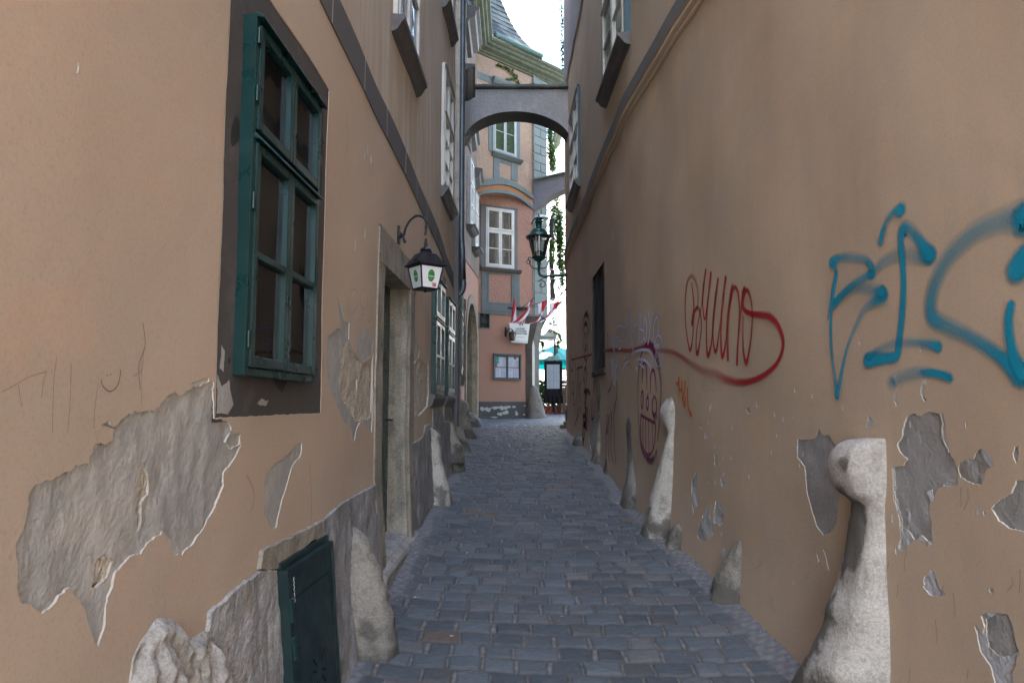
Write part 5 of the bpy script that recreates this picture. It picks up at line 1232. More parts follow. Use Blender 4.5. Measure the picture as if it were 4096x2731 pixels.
# dark stepped thing poking out behind the wall end
mb = MB(); zb = gz(14.2)
def sq(x0, z0, z1, hw): mb.lathe((x0, 15.5, 0), [(0.001, z0), (hw*.96, z0), (hw, z0+.015), (hw, z1-.015), (hw*.94, z1), (.001, z1)], 14)
zb = gz(15.5)
sq(1.36, zb-.05, zb+.10, .27); sq(1.36, zb+.102, zb+.17, .20); sq(1.36, zb+.172, zb+.40, .155); sq(1.36, zb+.402, zb+.46, .17)
mb.lathe((1.36, 15.5, zb+.462), [(.15, 0), (.155, .02), (.12, .06), (.05, .09), (.001, .095)], 14)
tag(mb.build('pedestal', M['guard_dark'], bevel=.006), 'dark stepped pedestal poking out behind the far end of the brown wall', 'pedestal')
# ================================================================== CORNER HOUSE WITH THE TOWER
CH = thing('tower_house', (-2, 20, 1), 'salmon tower house ending the alley, with scalloped oversailing storey and slate roof', 'house')
P0 = Vector((-.985, 19.75, 0)); P1 = Vector((.60, 20.5, 0)); Q0 = Vector((-1.035, 19.1, 0)); Q1 = Vector((.665, 20.6, 0)); K1 = Vector((.67, 20.53, 0)); K2 = Vector((1.09, 20.97, 0))
def plane_frame(a, b):
    ux = (b-a).normalized(); uy = Vector((ux.y, -ux.x, 0)); return a, ux, uy
class PL:
    def __init__(s, a, b): s.o, s.ux, s.uy = plane_frame(a, b); s.F = frame(s.o, s.ux, s.uy, UP); s.L = (b-a).length
    def __call__(s, u, v, off=0.0):
        r = Vector(ray(u, v)); o = s.o+s.uy*off
        t = (o-Vector((0, 0, EYE))).dot(s.uy)/r.dot(s.uy); p = Vector((0, 0, EYE))+r*t
        return ((p-o).dot(s.ux), p.z)
PG = PL(P0, P1); PF = PL(P0, K1); PU = PL(Q0, Q1); PQ = PL(K1, K2)
Z1 = PF(2000, 1256)[1]
def prism_plan(mb, plan, z0, z1, mats):
    n = len(plan)
    for i in range(n):
        a = plan[i]; b = plan[(i+1) % n]
        mb.add([(a[0], a[1], z0), (b[0], b[1], z0), (b[0], b[1], z1), (a[0], a[1], z1)], [(0, 1, 2, 3)], mats[i] if isinstance(mats, list) else mats)
    mb.add([(p[0], p[1], z1) for p in plan], [tuple(range(n))], mats[0] if isinstance(mats, list) else mats)
    mb.add([(p[0], p[1], z0) for p in plan], [tuple(range(n))], mats[0] if isinstance(mats, list) else mats)
ZT = at_y(1892, 214, 19.12).z
mb = MB()
def face_holes(mb, F, L, z0, z1, holes, mat, bot=None):
    xs = sorted({0, L}|{h[0] for h in holes}|{h[1] for h in holes}); zs = sorted({z0, z1}|{h[2] for h in holes}|{h[3] for h in holes})
    for i in range(len(xs)-1):
        for j in range(len(zs)-1):
            cx_, cz_ = (xs[i]+xs[i+1])/2, (zs[j]+zs[j+1])/2
            if any(h[0] < cx_ < h[1] and h[2] < cz_ < h[3] for h in holes): continue
            mb.add([F(xs[i], 0, zs[j]), F(xs[i+1], 0, zs[j]), F(xs[i+1], 0, zs[j+1]), F(xs[i], 0, zs[j+1])], [(0, 1, 2, 3)], mat)
# windows of the tower
a = PF(1943, 1066, .02); b = PF(2057, 842, .02); WF = (a[0], b[0], a[1], b[1])
a = PU(1972, 606, .02); b = PU(2066, 600, .02); WU = (a[0], b[0], a[1], a[1]+1.95)
a = PG(1914, 1314); b = PG(1961, 1252); NI = (a[0], b[0], a[1], b[1])
a = PG(1972, 1518); b = PG(2083, 1420); DC = (a[0], b[0], a[1], b[1])
ZP = PG(2000, 1606)[1]
face_holes(mb, PG.F, PG.L, .6, Z1, [NI], 0)
face_holes(mb, PF.F, PF.L, Z1, 7.75, [WF], 1)
# upper front wall with scalloped lower edge
low = [PU(u, v) for u, v in C(1700, 600, 2.24, [(450, 430), (485, 408), (520, 395), (560, 388), (600, 385), (650, 388), (700, 395), (750, 406), (800, 422), (850, 448), (900, 485), (945, 525), (985, 562)])]
low[0] = (0.0, low[0][1]); low[-1] = (PU.L, low[-1][1])
loops = [low+[(PU.L, ZT+.2), (0, ZT+.2)], [(WU[0], WU[2]), (WU[1], WU[2]), (WU[1], WU[3]), (WU[0], WU[3])]]
pts = [Vector(p) for p in loops[0]+loops[1]]; n0 = len(loops[0])
r = delaunay_2d_cdt(pts, [], [list(range(n0)), list(range(n0, n0+4))], 1, 1e-6)
fs = []
for f in r[2]:
    c_ = sum((r[0][i] for i in f), Vector((0, 0)))/len(f)
    if not (WU[0] < c_.x < WU[1] and WU[2] < c_.y < WU[3]): fs.append(tuple(f))
mb.add([PU.F(p[0], 0, p[1]) for p in r[0]], fs, 2)
# soffit under the scallop, back to the first floor wall
vs = []
for x, z in low:
    p = PU.F(x, 0, z); q = PU.F(x, -.9, z+.0)
    vs += [p, q]
mb.add(vs, [(2*i, 2*i+2, 2*i+3, 2*i+1) for i in range(len(low)-1)], 3, True)
# chamfered quoin face, ground floor flank, rest of the body
mb.add([K1+UP*Z1, K2+UP*Z1, K2+UP*(ZT+.2), K1+UP*(ZT+.2)], [(0, 1, 2, 3)], 4)
mb.add([K2+UP*Z1, Vector((1.05, 27, Z1)), Vector((1.05, 27, ZT+.2)), K2+UP*(ZT+.2)], [(0, 1, 2, 3)], 1)
mb.add([P1+UP*.6, Vector((.80, 21.7, .6)), Vector((.80, 21.7, Z1)), P1+UP*Z1], [(0, 1, 2, 3)], 5)
mb.add([Vector((.80, 21.7, .6)), Vector((.75, 27, .6)), Vector((.75, 27, Z1)), Vector((.80, 21.7, Z1))], [(0, 1, 2, 3)], 0)
mb.add([P1+UP*(Z1-.001), K1+UP*(Z1-.001), K2+UP*(Z1-.001), Vector((1.05, 27, Z1-.001)), Vector((.75, 27, Z1-.001)), Vector((.80, 21.7, Z1-.001))], [(0, 1, 2, 3, 4, 5)], 4)
mb.add([(.75, 27, .6), (-7, 27, .6), (-7, 27, 13), (.75, 27, 13)], [(0, 1, 2, 3)], 0)
mb.add([(-7, 9.5, 0), (-7, 27, 0), (-7, 27, 14), (-7, 9.5, 14)], [(0, 1, 2, 3)], 0)
mb.add([(-7, 9.5, 14), (-7, 27, 14), (-1.1, 27, 14), (-1.3, 19.5, 14), (-1.3, 9.5, 14)], [(0, 1, 2, 3, 4)], 0)
mb.add([(-7, 9.45, 0), (-.80, 9.45, 0), (-.80, 9.45, 12.2), (-7, 9.45, 14)], [(0, 1, 2, 3)], 0)
# left flank with pointed portal opening
YA, YB, ZSP, ZAP = 17.45, 19.42, 2.95, 4.22
def ogive(ya, yb, zsp, zap, k=9):
    m_ = (ya+yb)/2; out = []
    for i in range(k+1):
        t = i/k; out.append((ya+(m_-ya)*(1-math.cos(t*math.pi/2))**.9, zsp+(zap-zsp)*math.sin(t*math.pi/2)**.92))
    for i in range(k-1, -1, -1):
        t = i/k; out.append((yb-(yb-m_)*(1-math.cos(t*math.pi/2))**.9, zsp+(zap-zsp)*math.sin(t*math.pi/2)**.92))
    return out
og = [(YA, .7)]+ogive(YA, YB, ZSP, ZAP)+[(YB, .7)]
GW = [(11.0, 12.0, 2.0, 3.5), (13.6, 15.2, 1.9, 3.6)]
outer = [(9.47, .3)]+[(9.47+i*.35, .3) for i in range(1, 23)]+[(YA, .3)]
polyA = [(9.47, .3), (13, .3), (17, .3), (YA, .3)]+og+[(YB, .3), (19.75, .3), (19.75, 5.15), (17, 5.15), (13, 5.15), (9.47, 5.15)]
ptsA = list(polyA); nA = len(polyA); hs = []
for h in GW: hs.append(list(range(len(ptsA), len(ptsA)+4))); ptsA += [(h[0], h[2]), (h[1], h[2]), (h[1], h[3]), (h[0], h[3])]
y = 9.8
while y < 19.7:
    for z in (1.2, 1.8, 2.6, 3.2, 4.0, 4.7):
        if not (YA-.1 < y < YB+.1 and z < 4.4) and not any(h[0]-.05 < y < h[1]+.05 and h[2]-.05 < z < h[3]+.05 for h in GW): ptsA.append((y, z))
    y += .4
r = delaunay_2d_cdt([Vector(p) for p in ptsA], [], [list(range(nA))]+hs, 1, 1e-6)
fs = []
for f in r[2]:
    c_ = sum((r[0][i] for i in f), Vector((0, 0)))/len(f)
    if in_poly(c_.x, c_.y, polyA) and not any(h[0] < c_.x < h[1] and h[2] < c_.y < h[3] for h in GW): fs.append(tuple(f))
mb.add([(SH(p[0], p[1]), p[0], p[1]) for p in r[0]], fs, 0)
UWN = [(12.3, 13.5, 7.85, 9.5), (17.2, 18.0, 6.1, 7.9), (18.22, 18.85, 5.75, 7.3), (14.1, 15.3, 7.6, 9.3), (10.6, 11.8, 10.0, 11.5)]
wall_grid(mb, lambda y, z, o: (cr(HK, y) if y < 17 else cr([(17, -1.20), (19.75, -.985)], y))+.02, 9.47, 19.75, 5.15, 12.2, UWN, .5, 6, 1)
mb.build('wall', [M['pink'], M['pinkrough'], M['peachrough'], M['orange'], M['quoin'], M['jamb'], plaster('dark_flank_plaster', (.20, .15, .12), (.16, .125, .105), (.13, .11, .10), streak=(.09, .08, .075), sfac=.7, fine=40, smap=(3, 3, .25))], CH, recalc=False)  # last one: upper flank, darker and streaked compared with the pink below
# dark plinth with flakes
mb = MB()
mb.add([PG.F(x, .012, z) for x, z in ((0.0, .6), (PG.L-.02, .6), (PG.L-.02, ZP), (0.0, ZP))], [(0, 1, 2, 3)], 0)
mb.add([PG.F(x, y, z) for x, y, z in ((0.0, .012, ZP), (PG.L-.02, .012, ZP), (PG.L-.02, -.002, ZP+.004), (0.0, -.002, ZP+.004))], [(0, 1, 2, 3)], 0)
rr = random.Random(8)
for cx_, cz_, w_, h_ in [(1928, 1634, 12, 8), (1952, 1636, 14, 8), (1985, 1630, 20, 6), (2012, 1632, 18, 9), (2026, 1628, 14, 6), (2055, 1626, 8, 4), (2098, 1622, 4, 3), (2000, 1655, 12, 5), (2022, 1650, 12, 8), (2064, 1647, 5, 4), (2066, 1656, 6, 6), (2095, 1658, 6, 4), (1975, 1668, 14, 3), (2113, 1622, 3, 3), (2110, 1650, 5, 4)]:
    k = 14; x0, z0 = PG(cx_, cz_); sx_ = w_*.0075; sz_ = h_*.0075
    vs = [PG.F(x0+sx_*(1+.35*rr.uniform(-1, 1))*math.cos(2*math.pi*i/k), .0145, z0+sz_*(1+.5*rr.uniform(-1, 1))*math.sin(2*math.pi*i/k)) for i in range(k)]
    mb.add(vs+[PG.F(x0, .0145, z0)], [(i, (i+1) % k, k) for i in range(k)], 1)
mb.build('plinth', [M['darkplinth'], M['coatA']], CH, recalc=False)
# scalloped mouldings
def moulding(top, bot, pl, t, name, mat):
    mb = MB()
    T = [pl(u, v) for u, v in top]; B = [pl(u, v) for u, v in bot]
    T = cspline(T, 4); B = cspline(B, 4); n = len(T)
    vs = [pl.F(x, .0, z+.01) for x, z in T]+[pl.F(x, t, z) for x, z in T]+[pl.F(x, t, z) for x, z in B]+[pl.F(x, -.02, z-.01) for x, z in B]
    mb.add(vs, [(k*n+i, k*n+i+1, (k+1)*n+i+1, (k+1)*n+i) for k in range(3) for i in range(n-1)], 0)
    mb.build(name, mat, CH, recalc=False)
c7 = (1700, 600, 2.24)
moulding(C(*c7, [(495, 275), (560, 262), (640, 260), (720, 272), (800, 297), (880, 345), (950, 400), (1000, 438)]), C(*c7, [(470, 325), (540, 322), (610, 315), (690, 312), (770, 330), (860, 375), (930, 425), (1000, 480)]), PU, .06, 'scallop_moulding', M['sage'])
moulding(C(*c7, [(455, 405), (500, 378), (560, 364), (620, 360), (700, 365), (790, 388), (860, 425), (920, 475), (1000, 545)]), C(*c7, [(448, 432), (500, 400), (560, 390), (620, 386), (700, 394), (790, 416), (860, 455), (920, 505), (985, 565)]), PU, .07, 'scallop_moulding', M['sage'])
mb = MB()
T = [PU(u, v) for u, v in C(*c7, [(470, 325), (610, 315), (690, 312), (770, 330), (860, 375), (1000, 480)])]; B = [PU(u, v) for u, v in C(*c7, [(455, 405), (560, 364), (620, 360), (700, 365), (790, 388), (1000, 545)])]
n = len(T); mb.add([PU.F(x, .008, z) for x, z in T+B], [(i, i+1, n+i+1, n+i) for i in range(n-1)], 0); mb.build('scallop_field', M['orange'], CH, recalc=False)
# orange shaded field of the first floor under the scallop and painted panels
def rect(mb, pl, u0, v0, u1, v1, off, mat=0, th=.0, vu=None):
    a = pl(u0, v0, off); b = pl(u1, v0, off); z1_, z0_ = a[1], pl(u0, v1, off)[1]
    mb.box(pl.F, a[0], b[0], off-.03-th, off, z0_, z1_, mat)
mb = MB()
a = PF(1922, 815); b = PF(2070, 815); zt_ = a[1]; zb_ = WF[2]-.02
mb.box(PF.F, a[0], WF[0]-.005, -.02, .02, zb_, zt_, 0); mb.box(PF.F, WF[1]+.005, b[0], -.02, .02, zb_, zt_, 0); mb.box(PF.F, WF[0]-.005, WF[1]+.005, -.02, .02, WF[3]+.005, zt_, 0)
mb.build('window_surround', M['surround'] if False else plaster('mid_grey_surround', (.15, .155, .155), (.12, .125, .125), (.19, .20, .20), streak=(.08, .08, .08), smap=(8, 8, .5)), CH, bevel=.006)
mb = MB()
x0, x1 = PF(1925, 1160)[0], PF(2078, 1160)[0]; zt2 = PF(1925, 1086)[1]; zb2 = PF(1925, 1243)[1]; xi0, xi1 = PF(1956, 1150)[0], PF(2045, 1150)[0]; zi1 = PF(1956, 1094)[1]; zi0 = PF(1956, 1207)[1]
mb.box(PF.F, x0, xi0, -.02, .018, zb2, zt2); mb.box(PF.F, xi1, x1, -.02, .018, zb2, zt2); mb.box(PF.F, xi0, xi1, -.02, .018, zi1, zt2); mb.box(PF.F, xi0, xi1, -.02, .018, zb2, zi0)
mb.box(PF.F, xi0-.05, xi0-.012, .0, .026, zi0-.05, zi1+.03); mb.box(PF.F, xi1+.012, xi1+.05, .0, .026, zi0-.05, zi1+.03); mb.box(PF.F, xi0-.012, xi1+.012, .0, .026, zi0-.05, zi0-.012)
mb.box(PF.F, xi1+.058, xi1+.066, .015, .022, zb2, zt2, 1)
mb.box(PF.F, x0, PF.L-.01, -.02, .035, Z1-.02, Z1+.045)
split_build(mb, 'panel_frame', [M['sage'], M['dark']], CH, bevel=.004)
F = PF.F
def win_on(pl, wn, mats, **k):
    F_ = frame(pl.F(wn[0], 0, wn[2]), pl.ux, pl.uy, UP)
    return casement(CH, F_, wn[1]-wn[0], wn[3]-wn[2], mats, **k)
wf1 = win_on(PF, WF, M['white'], proj=.03, frame_w=.045, leaf=.05, transom=.615, bars_low=1, sill=None, hood=False, curtains=[(.40, .50), (.55, .70)], label='white cross window with lilac curtains')
mb = MB(); mb.prism(lambda x, y, z: PF.F(y, x, z), [(0, WF[2]), (.13, WF[2]-.015), (.135, WF[2]-.05), (.10, WF[2]-.08), (.06, WF[2]-.12), (0, WF[2]-.14)], PF(1921, 1070)[0], PF(2082, 1070)[0])
mb.build('sill', M['sillmetal'], wf1, bevel=.004)
wf2 = win_on(PU, WU, painted('pale_green_grey_paint', (.30, .34, .32), .5), proj=.03, frame_w=.05, leaf=.05, transom=.68, bars_low=1, sill=None, hood=False, backm=M['dark'], inner=False, glassm=simple('painted_reflection_pane', (.012, .016, .010), .6, var=.6, scale=9, spec=.12, c2=(.05, .075, .02)))  # opaque panes: dark room and reflected foliage painted into their colour
mb = MB(); mb.prism(lambda x, y, z: PU.F(y, x, z), [(0, WU[2]), (.15, WU[2]-.015), (.155, WU[2]-.05), (.12, WU[2]-.08), (.06, WU[2]-.13), (0, WU[2]-.15)], PU(1966, 610)[0], PU(2082, 610)[0])
mb.build('sill', M['sage'], wf2, bevel=.004)
mb = MB()
for (u0, u1) in ((1973, 1997), (2044, 2070)):
    a = PU(u0, 700)[0]; b = PU(u1, 700)[0]; zz = WU[2]-.15; zl_ = PU(u0, 720)[1]-.0
    mb.box(PU.F, a, b, -.02, .02, zl_, zz)
a = PU(1997, 700)[0]; b = PU(2044, 700)[0]
mb.box(PU.F, a, b, -.02, .012, WU[2]-.27, WU[2]-.15); mb.box(PU.F, a, b, -.02, .012, PU(1997, 716)[1], PU(1997, 708)[1])
for (a, b) in ((WU[0]-.16, WU[0]-.005), (WU[1]+.005, WU[1]+.16)): mb.box(PU.F, a, b, -.02, .015, WU[2], WU[3]+.1)
zb_ = PU(1900, 330)[1]
a, b = 0.01, PU(1966, 300)[0]; mb.box(PU.F, a, b, -.02, .015, PU(1893, 306)[1], PU(1893, 278)[1])
a = PU(1966, 320)[0]; b = PU(2060, 340)[0]; hz = PU(1966, 335)[1]
mb.prism(lambda x, y, z: PU.F(y, x, z), [(0, hz), (.10, hz+.02), (.16, hz+.10), (.18, hz+.18), (0, hz+.22)], a, b)
split_build(mb, 'panel_frame', M['sage'], CH, bevel=.004)
# rusticated quoins
mb = MB()
z = Z1+.04; k = 0
while z < 10.9:
    h = .35 if z < 7.3 else .275; Lq = PQ.L
    spl = [(.0, Lq)] if k % 2 else [(0, Lq*.5-.008), (Lq*.5+.008, Lq)]
    for a, b in spl: mb.box(PQ.F, a+.0, b, -.03, .022, z, z+h-.018)
    mb.box(PU.F if z > 7.2 else PF.F, (PU.L if z > 7.2 else PF.L)-.05, (PU.L if z > 7.2 else PF.L)-.003, -.02, .015, z, z+h-.018)
    z += h; k += 1
split_build(mb, 'quoin', M['quoin'], CH, bevel=.008)
# cornice, gutter, roof
def off_path(o):
    a = Vector((-.93+o, 9.5, 0)); dL = Vector((0, 1, 0))
    q = Q0+PU.uy*o; t = (-1.015+o-q.x)/PU.ux.x; A = q+PU.ux*t
    nK = PQ.uy
    # front / chamfer intersection
    b0 = K1+nK*o; d2 = PQ.ux; den = PU.ux.x*d2.y-PU.ux.y*d2.x
    w_ = b0-q; s_ = (w_.x*d2.y-w_.y*d2.x)/den; B = q+PU.ux*s_
    E = B+d2*(PQ.L+.04)
    return [Vector((-.93+o, 9.5, 0)), Vector((-.96+o, 13, 0)), Vector((A.x-.01, 17, 0)), A, B, E, Vector((E.x+.1, 27, 0))]
prof = [(-.02, 0), (.045, .01), (.05, .055), (.10, .075), (.12, .12), (.25, .15), (.28, .21), (.34, .23), (.37, .29), (.44, .32), (.46, .38), (-.02, .42)]
mb = MB(); rows = [off_path(o) for o, z in prof]; n = len(rows[0])
vs = [Vector((p.x, p.y, ZT+z)) for (o, z), row in zip(prof, rows) for p in row]
mb.add(vs, [(k*n+i, k*n+i+1, (k+1)*n+i+1, (k+1)*n+i) for k in range(len(prof)-1) for i in range(n-1)], 0)
M['cornice'] = plaster('greenish_cornice', (.10, .12, .085), (.075, .09, .065), (.05, .055, .045), streak=(.15, .18, .125), smap=(5, 5, 2), fine=60)
mb.build('cornice', M['cornice'], CH, recalc=False)
g = off_path(.50); zg = ZT+.46
mb = MB()
GA, GB = g[3]+Vector((.02, .02, 0)), g[3].lerp(g[4], .72)
M['verdigris'] = simple('verdigris_copper', (.06, .12, .10), .5, .2, var=.3, scale=6)
M['verdigris'].name = 'verdigris_copper'
mb.tube([(GA.x, GA.y, zg), (GB.x, GB.y, zg)], .075, 14)
for i in range(6):
    p = GA.lerp(GB, (i+.5)/6); q = GA.lerp(GB, (i+.5)/6+.01); mb.tube([(p.x, p.y, zg), (q.x, q.y, zg)], .083, 12)
mb.build('gutter', M['verdigris'], CH)
mb = MB(); rr = random.Random(2)
ev = (g[4]-g[3]); eL = ev.length; ed = ev.normalized(); bk = Vector((-ed.y, ed.x, 0))
def roofpt(s, h):     # s along the eave, h height above the eave; bell-cast then steep
    d = .30*h+.42*(1-math.exp(-h/.5))*.9
    p = g[3]+ed*s+bk*(d+.02); return Vector((p.x, p.y, ZT+.47+h))
def hipx(h): return eL*.74-.50*(1-math.exp(-h/.45))-.20*h
RH_ = .20
h = 0; k = 0
while h < 7:
    s = -1.6+(.15 if k % 2 else 0); e = hipx(h)
    while s < e:
        w_ = .30; s2 = min(s+w_-.010, e+.02)
        jx = rr.uniform(-.006, .006); t_ = .022+rr.uniform(0, .008)
        a = roofpt(s, h)+Vector((0, 0, jx)); b = roofpt(s2, h)+Vector((0, 0, jx)); c_ = roofpt(s2, h+RH_*1.5); d_ = roofpt(s, h+RH_*1.5)
        off_ = -bk*t_
        if s2-s > .03: mb.add([a+off_, b+off_, c_, d_, a, b], [(0, 1, 2, 3), (0, 1, 5, 4)], rr.choice([0, 0, 1, 2]))
        s += w_
    h += RH_; k += 1
sl_m = [simple('slate_%s' % n_, c_  , .75, 0, var=.3, scale=9, spec=.2) for n_, c_ in (('blue', (.030, .041, .046)), ('dark', (.020, .028, .032)), ('pale', (.045, .055, .058)))]
mb.build('roof', sl_m, CH, recalc=False)
mb = MB(); mb.tube([roofpt(hipx(h_*.25)+.02, h_*.25) for h_ in range(0, 30)], .05, 8); mb.build('ridge_tile', simple('hip_tile', (.30, .24, .22), .8), CH)
mb = MB()   # other slope, turned away
pts_ = [roofpt(hipx(h_*.5), h_*.5) for h_ in range(15)]; q_ = [p+Vector((.5*0+ .0, 6, 0)) for p in pts_]
mb.add(pts_+q_, [(i, i+1, 16+i-0, 15+i) for i in range(14)], 0); mb.build('roof', sl_m[0], CH, recalc=False)
# portal: stone ring, reveal and leaf
mb = MB()
inn = og; outp = [(YA-.22, .7)]+ogive(YA-.22, YB+.20, ZSP, ZAP+.24)+[(YB+.20, .7)]
n = len(inn)
S_ = SH
vs = [(S_(y, z)-.55, y+(.10 if i < n/2 else -.10), z) for i, (y, z) in enumerate(inn)]+[(S_(y, z)-.12, y+(.07 if i < n/2 else -.07), z) for i, (y, z) in enumerate(inn)]+[(S_(y, z)+.035, y, z) for y, z in inn]+[(S_(y, z)+.04, y, z) for y, z in outp]+[(S_(y, z)-.01, y, z) for y, z in outp]
mb.add(vs, [(k*n+i, k*n+i+1, (k+1)*n+i+1, (k+1)*n+i) for k in range(4) for i in range(n-1)], 0)
mb.build('portal_surround', stone('brown_portal_stone', (.34, .27, .19), (.27, .23, .17), (.15, .13, .11), streaks=True), CH, recalc=False)
mb = MB(); mb.add([(S_(18.4, 2)-.50, y, z) for y, z in inn], [tuple(range(n))], 0); mb.build('door', simple('dark_oak_door', (.05, .035, .025), .6), CH, recalc=False)
# windows of the flank
def flank_win(wn, mats, dx=0, **k):
    y0, y1, z0, z1 = wn; xa = cr(HK, y0) if y0 < 17 else -1.20+(y0-17)*.078; xb = cr(HK, y1) if y1 < 17 else -1.20+(y1-17)*.078
    a = Vector((xa+dx, y0, 0)); b = Vector((xb+dx, y1, 0)); t = (b-a).normalized()
    F_ = frame(a+UP*z0, t, Vector((t.y, -t.x, 0)), UP)
    return casement(CH, F_, (b-a).length, z1-z0, mats, **k)
for i, wn in enumerate(GW): flank_win(wn, M['green'], proj=.07, frame_w=.06, leaf=.06, transom=.62, label='green window of the flank' if i == 0 else None)
for i, wn in enumerate(UWN): flank_win(wn, M['white'], dx=.02, proj=.10 if i in (1, 2) else .03, frame_w=.06, leaf=.06, transom=.62, sill=.24, bars_low=1, bars_up=0)
mb = MB()
for (ya_, yb_, z_) in ((17.9, 18.9, 7.45), (17.0, 18.0, 8.2), (13.9, 15.4, 9.6)):
    x_ = -1.20+max(0, ya_-17)*.078 if ya_ >= 17 else cr(HK, ya_)
    mb.prism(lambda x, y, z: Vector((x_+x, y, z_+z)), [(0, 0), (.10, .02), (.13, .10), (.25, .16), (.27, .28), (.34, .32), (.34, .38), (0, .42)], ya_, yb_)
split_build(mb, 'window_hood', M['sillmetal'], CH, bevel=.005)
mb = MB(); mb.box(FL(9.4, 0), 0, .05, -.05, .02, 0, 0.1)
# corner stones at street level
mb = MB(); n = 26; vs = []
for i in range(n+1):
    z = .8+(Z1-.8)*i/n; cut = .12*max(0, 1-abs(z-3.75)/.8) if z > 2.9 else 0
    q = .02*noise.noise(Vector((z*5, 2, 7))); flare = .30*max(0, (z-3.3))/1.0
    vs += [PG.F(PG.L-.21-q, -.01, z), PG.F(PG.L-.21-q, .015+q*.4, z), PG.F(PG.L+.0+min(.28, flare*.9), .02+q*.5, z), PG.F(PG.L+.05+min(.35, flare), -.15, z), (.87+min(.2, flare*.5), 21.75, z)]
mb.add(vs, [(5*i+k, 5*i+k+1, 5*i+k+6, 5*i+k+5) for i in range(n) for k in range(4)], 0)
mb.build('corner_stone', stone('brown_grey_corner_stone', (.085, .073, .060), (.065, .057, .05), (.045, .04, .036)), CH, recalc=False)
# guard stone at that corner
mb = MB(); cx_, cy_ = PG.F(PG.L-.02, 0, 0).x, 20.62; rg = 40; vs = []
prof = [(at_y(2060, v, 20.5).z, at_y(u, v, 20.5).x-cx_) for v, u in ((1675, 2192), (1665, 2187), (1650, 2181), (1620, 2173), (1590, 2164), (1570, 2158), (1555, 2152), (1545, 2143), (1540, 2133))]
zz0, zz1 = prof[0][0]-.05, prof[-1][0]
for i in range(rg+1):
    z = zz0+(zz1-zz0)*i/rg; rad = max(.01, cr(prof, z)); lw = .10+.12*(1-i/rg)**1.5 if i < rg else .02
    for k in range(24):
        t = 2*math.pi*k/24; rx = rad if math.cos(t) > 0 else lw
        d = .02*noise.fractal(Vector((math.cos(t)*2, math.sin(t)*2, z*4)), .9, 2, 4)
        vs.append((cx_+(rx+d)*math.cos(t), cy_+(min(rad, .5)*.9+d)*math.sin(t), z))
mb.add(vs, [(i*24+k, i*24+(k+1) % 24, (i+1)*24+(k+1) % 24, (i+1)*24+k) for i in range(rg) for k in range(24)], 0, True)
mb.add([vs[rg*24+k] for k in range(24)], [tuple(range(24))], 0)
tag(mb.build('guard_stone', stone('brown_grey_granite', (.19, .165, .14), (.15, .13, .115), (.09, .085, .08))), 'tall cone shaped guard stone at the street corner of the salmon house', 'guard stone', 'guard stones along the foot of the walls')

# ================================================================== ARCHES ACROSS THE ALLEY
def arch_wall(name, A, B, z_cap, intr, th, label, cap_t=.12, wm='buttress'):
    """A,B plan points; intr: [(s 0..1, z)] intrados"""
    A = Vector(A); B = Vector(B); ux = (B-A).normalized(); uy = Vector((ux.y, -ux.x, 0)); L = (B-A).length
    F = frame(A, ux, uy, UP)
    T = thing(name, A+UP*z_cap(0), label, 'buttress arch')
    mb = MB(); I = cspline([(s*L, z) for s, z in intr], 8); n = len(I)
    for o, m in ((0, 0), (-th, 0)):
        vs = [F(x, o, z) for x, z in I]+[F(x, o, z_cap(x/L)-cap_t) for x, z in I]
        mb.add(vs, [(i, i+1, n+i+1, n+i) for i in range(n-1)], m)
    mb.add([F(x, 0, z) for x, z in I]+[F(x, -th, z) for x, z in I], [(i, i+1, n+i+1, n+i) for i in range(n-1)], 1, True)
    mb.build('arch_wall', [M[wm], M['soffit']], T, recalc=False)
    mb = MB(); k = 30
    for i in range(k):
        x0, x1 = L*i/k, L*(i+1)/k; z0, z1 = z_cap(i/k), z_cap((i+1)/k)
        q = .008*noise.noise(Vector((i*.9, 3, 1)))
        pr = [(.05+q, -cap_t+.0), (.09+q, -cap_t+.02), (.09+q, -.05), (.05, -.03), (-th*.5, .07), (-th-.09, -.05), (-th-.09, -cap_t+.02), (-th-.05, -cap_t)]
        mb.add([F(x0, y, z0+z) for y, z in pr]+[F(x1+.001, y, z1+z) for y, z in pr], [(j, j+1, 8+j+1, 8+j) for j in range(7)], 0)
    mb.build('coping', stone('mossy_coping', (.17, .19, .19), (.12, .14, .14), (.22, .24, .22), fine=40), T, recalc=False)
    return T
arch_wall('buttress_arch', (-1.08, 14.0, 0), (1.32, 14.0, 0), lambda s: 8.30, [(0, 7.02), (.045, 7.22), (.10, 7.39), (.20, 7.55), (.33, 7.655), (.48, 7.69), (.62, 7.66), (.75, 7.57), (.86, 7.43), (.93, 7.27), (1, 7.0)], .55, 'grey roughcast buttress arch spanning the alley, the nearer and complete one')
a2 = lambda v, u=2143, y=20.5: at_y(u, v, y).z
zc0 = a2(713); zc1 = at_y(2268, 683, 20.3).z
arch_wall('buttress_arch', (.66, 20.5, 0), (1.95, 20.25, 0), lambda s: zc0+(zc1-zc0)*s*1.35, [(0, a2(858)), (.08, a2(838, 2155)), (.2, a2(815, 2175)), (.34, a2(795, 2200)), (.5, a2(780, 2226)), (.66, a2(768, 2250)), (.8, a2(762, 2270)), (1, a2(760, 2290))], .5, 'bluish roughcast half arch behind, springing from the tower corner', cap_t=.10, wm='buttress2')
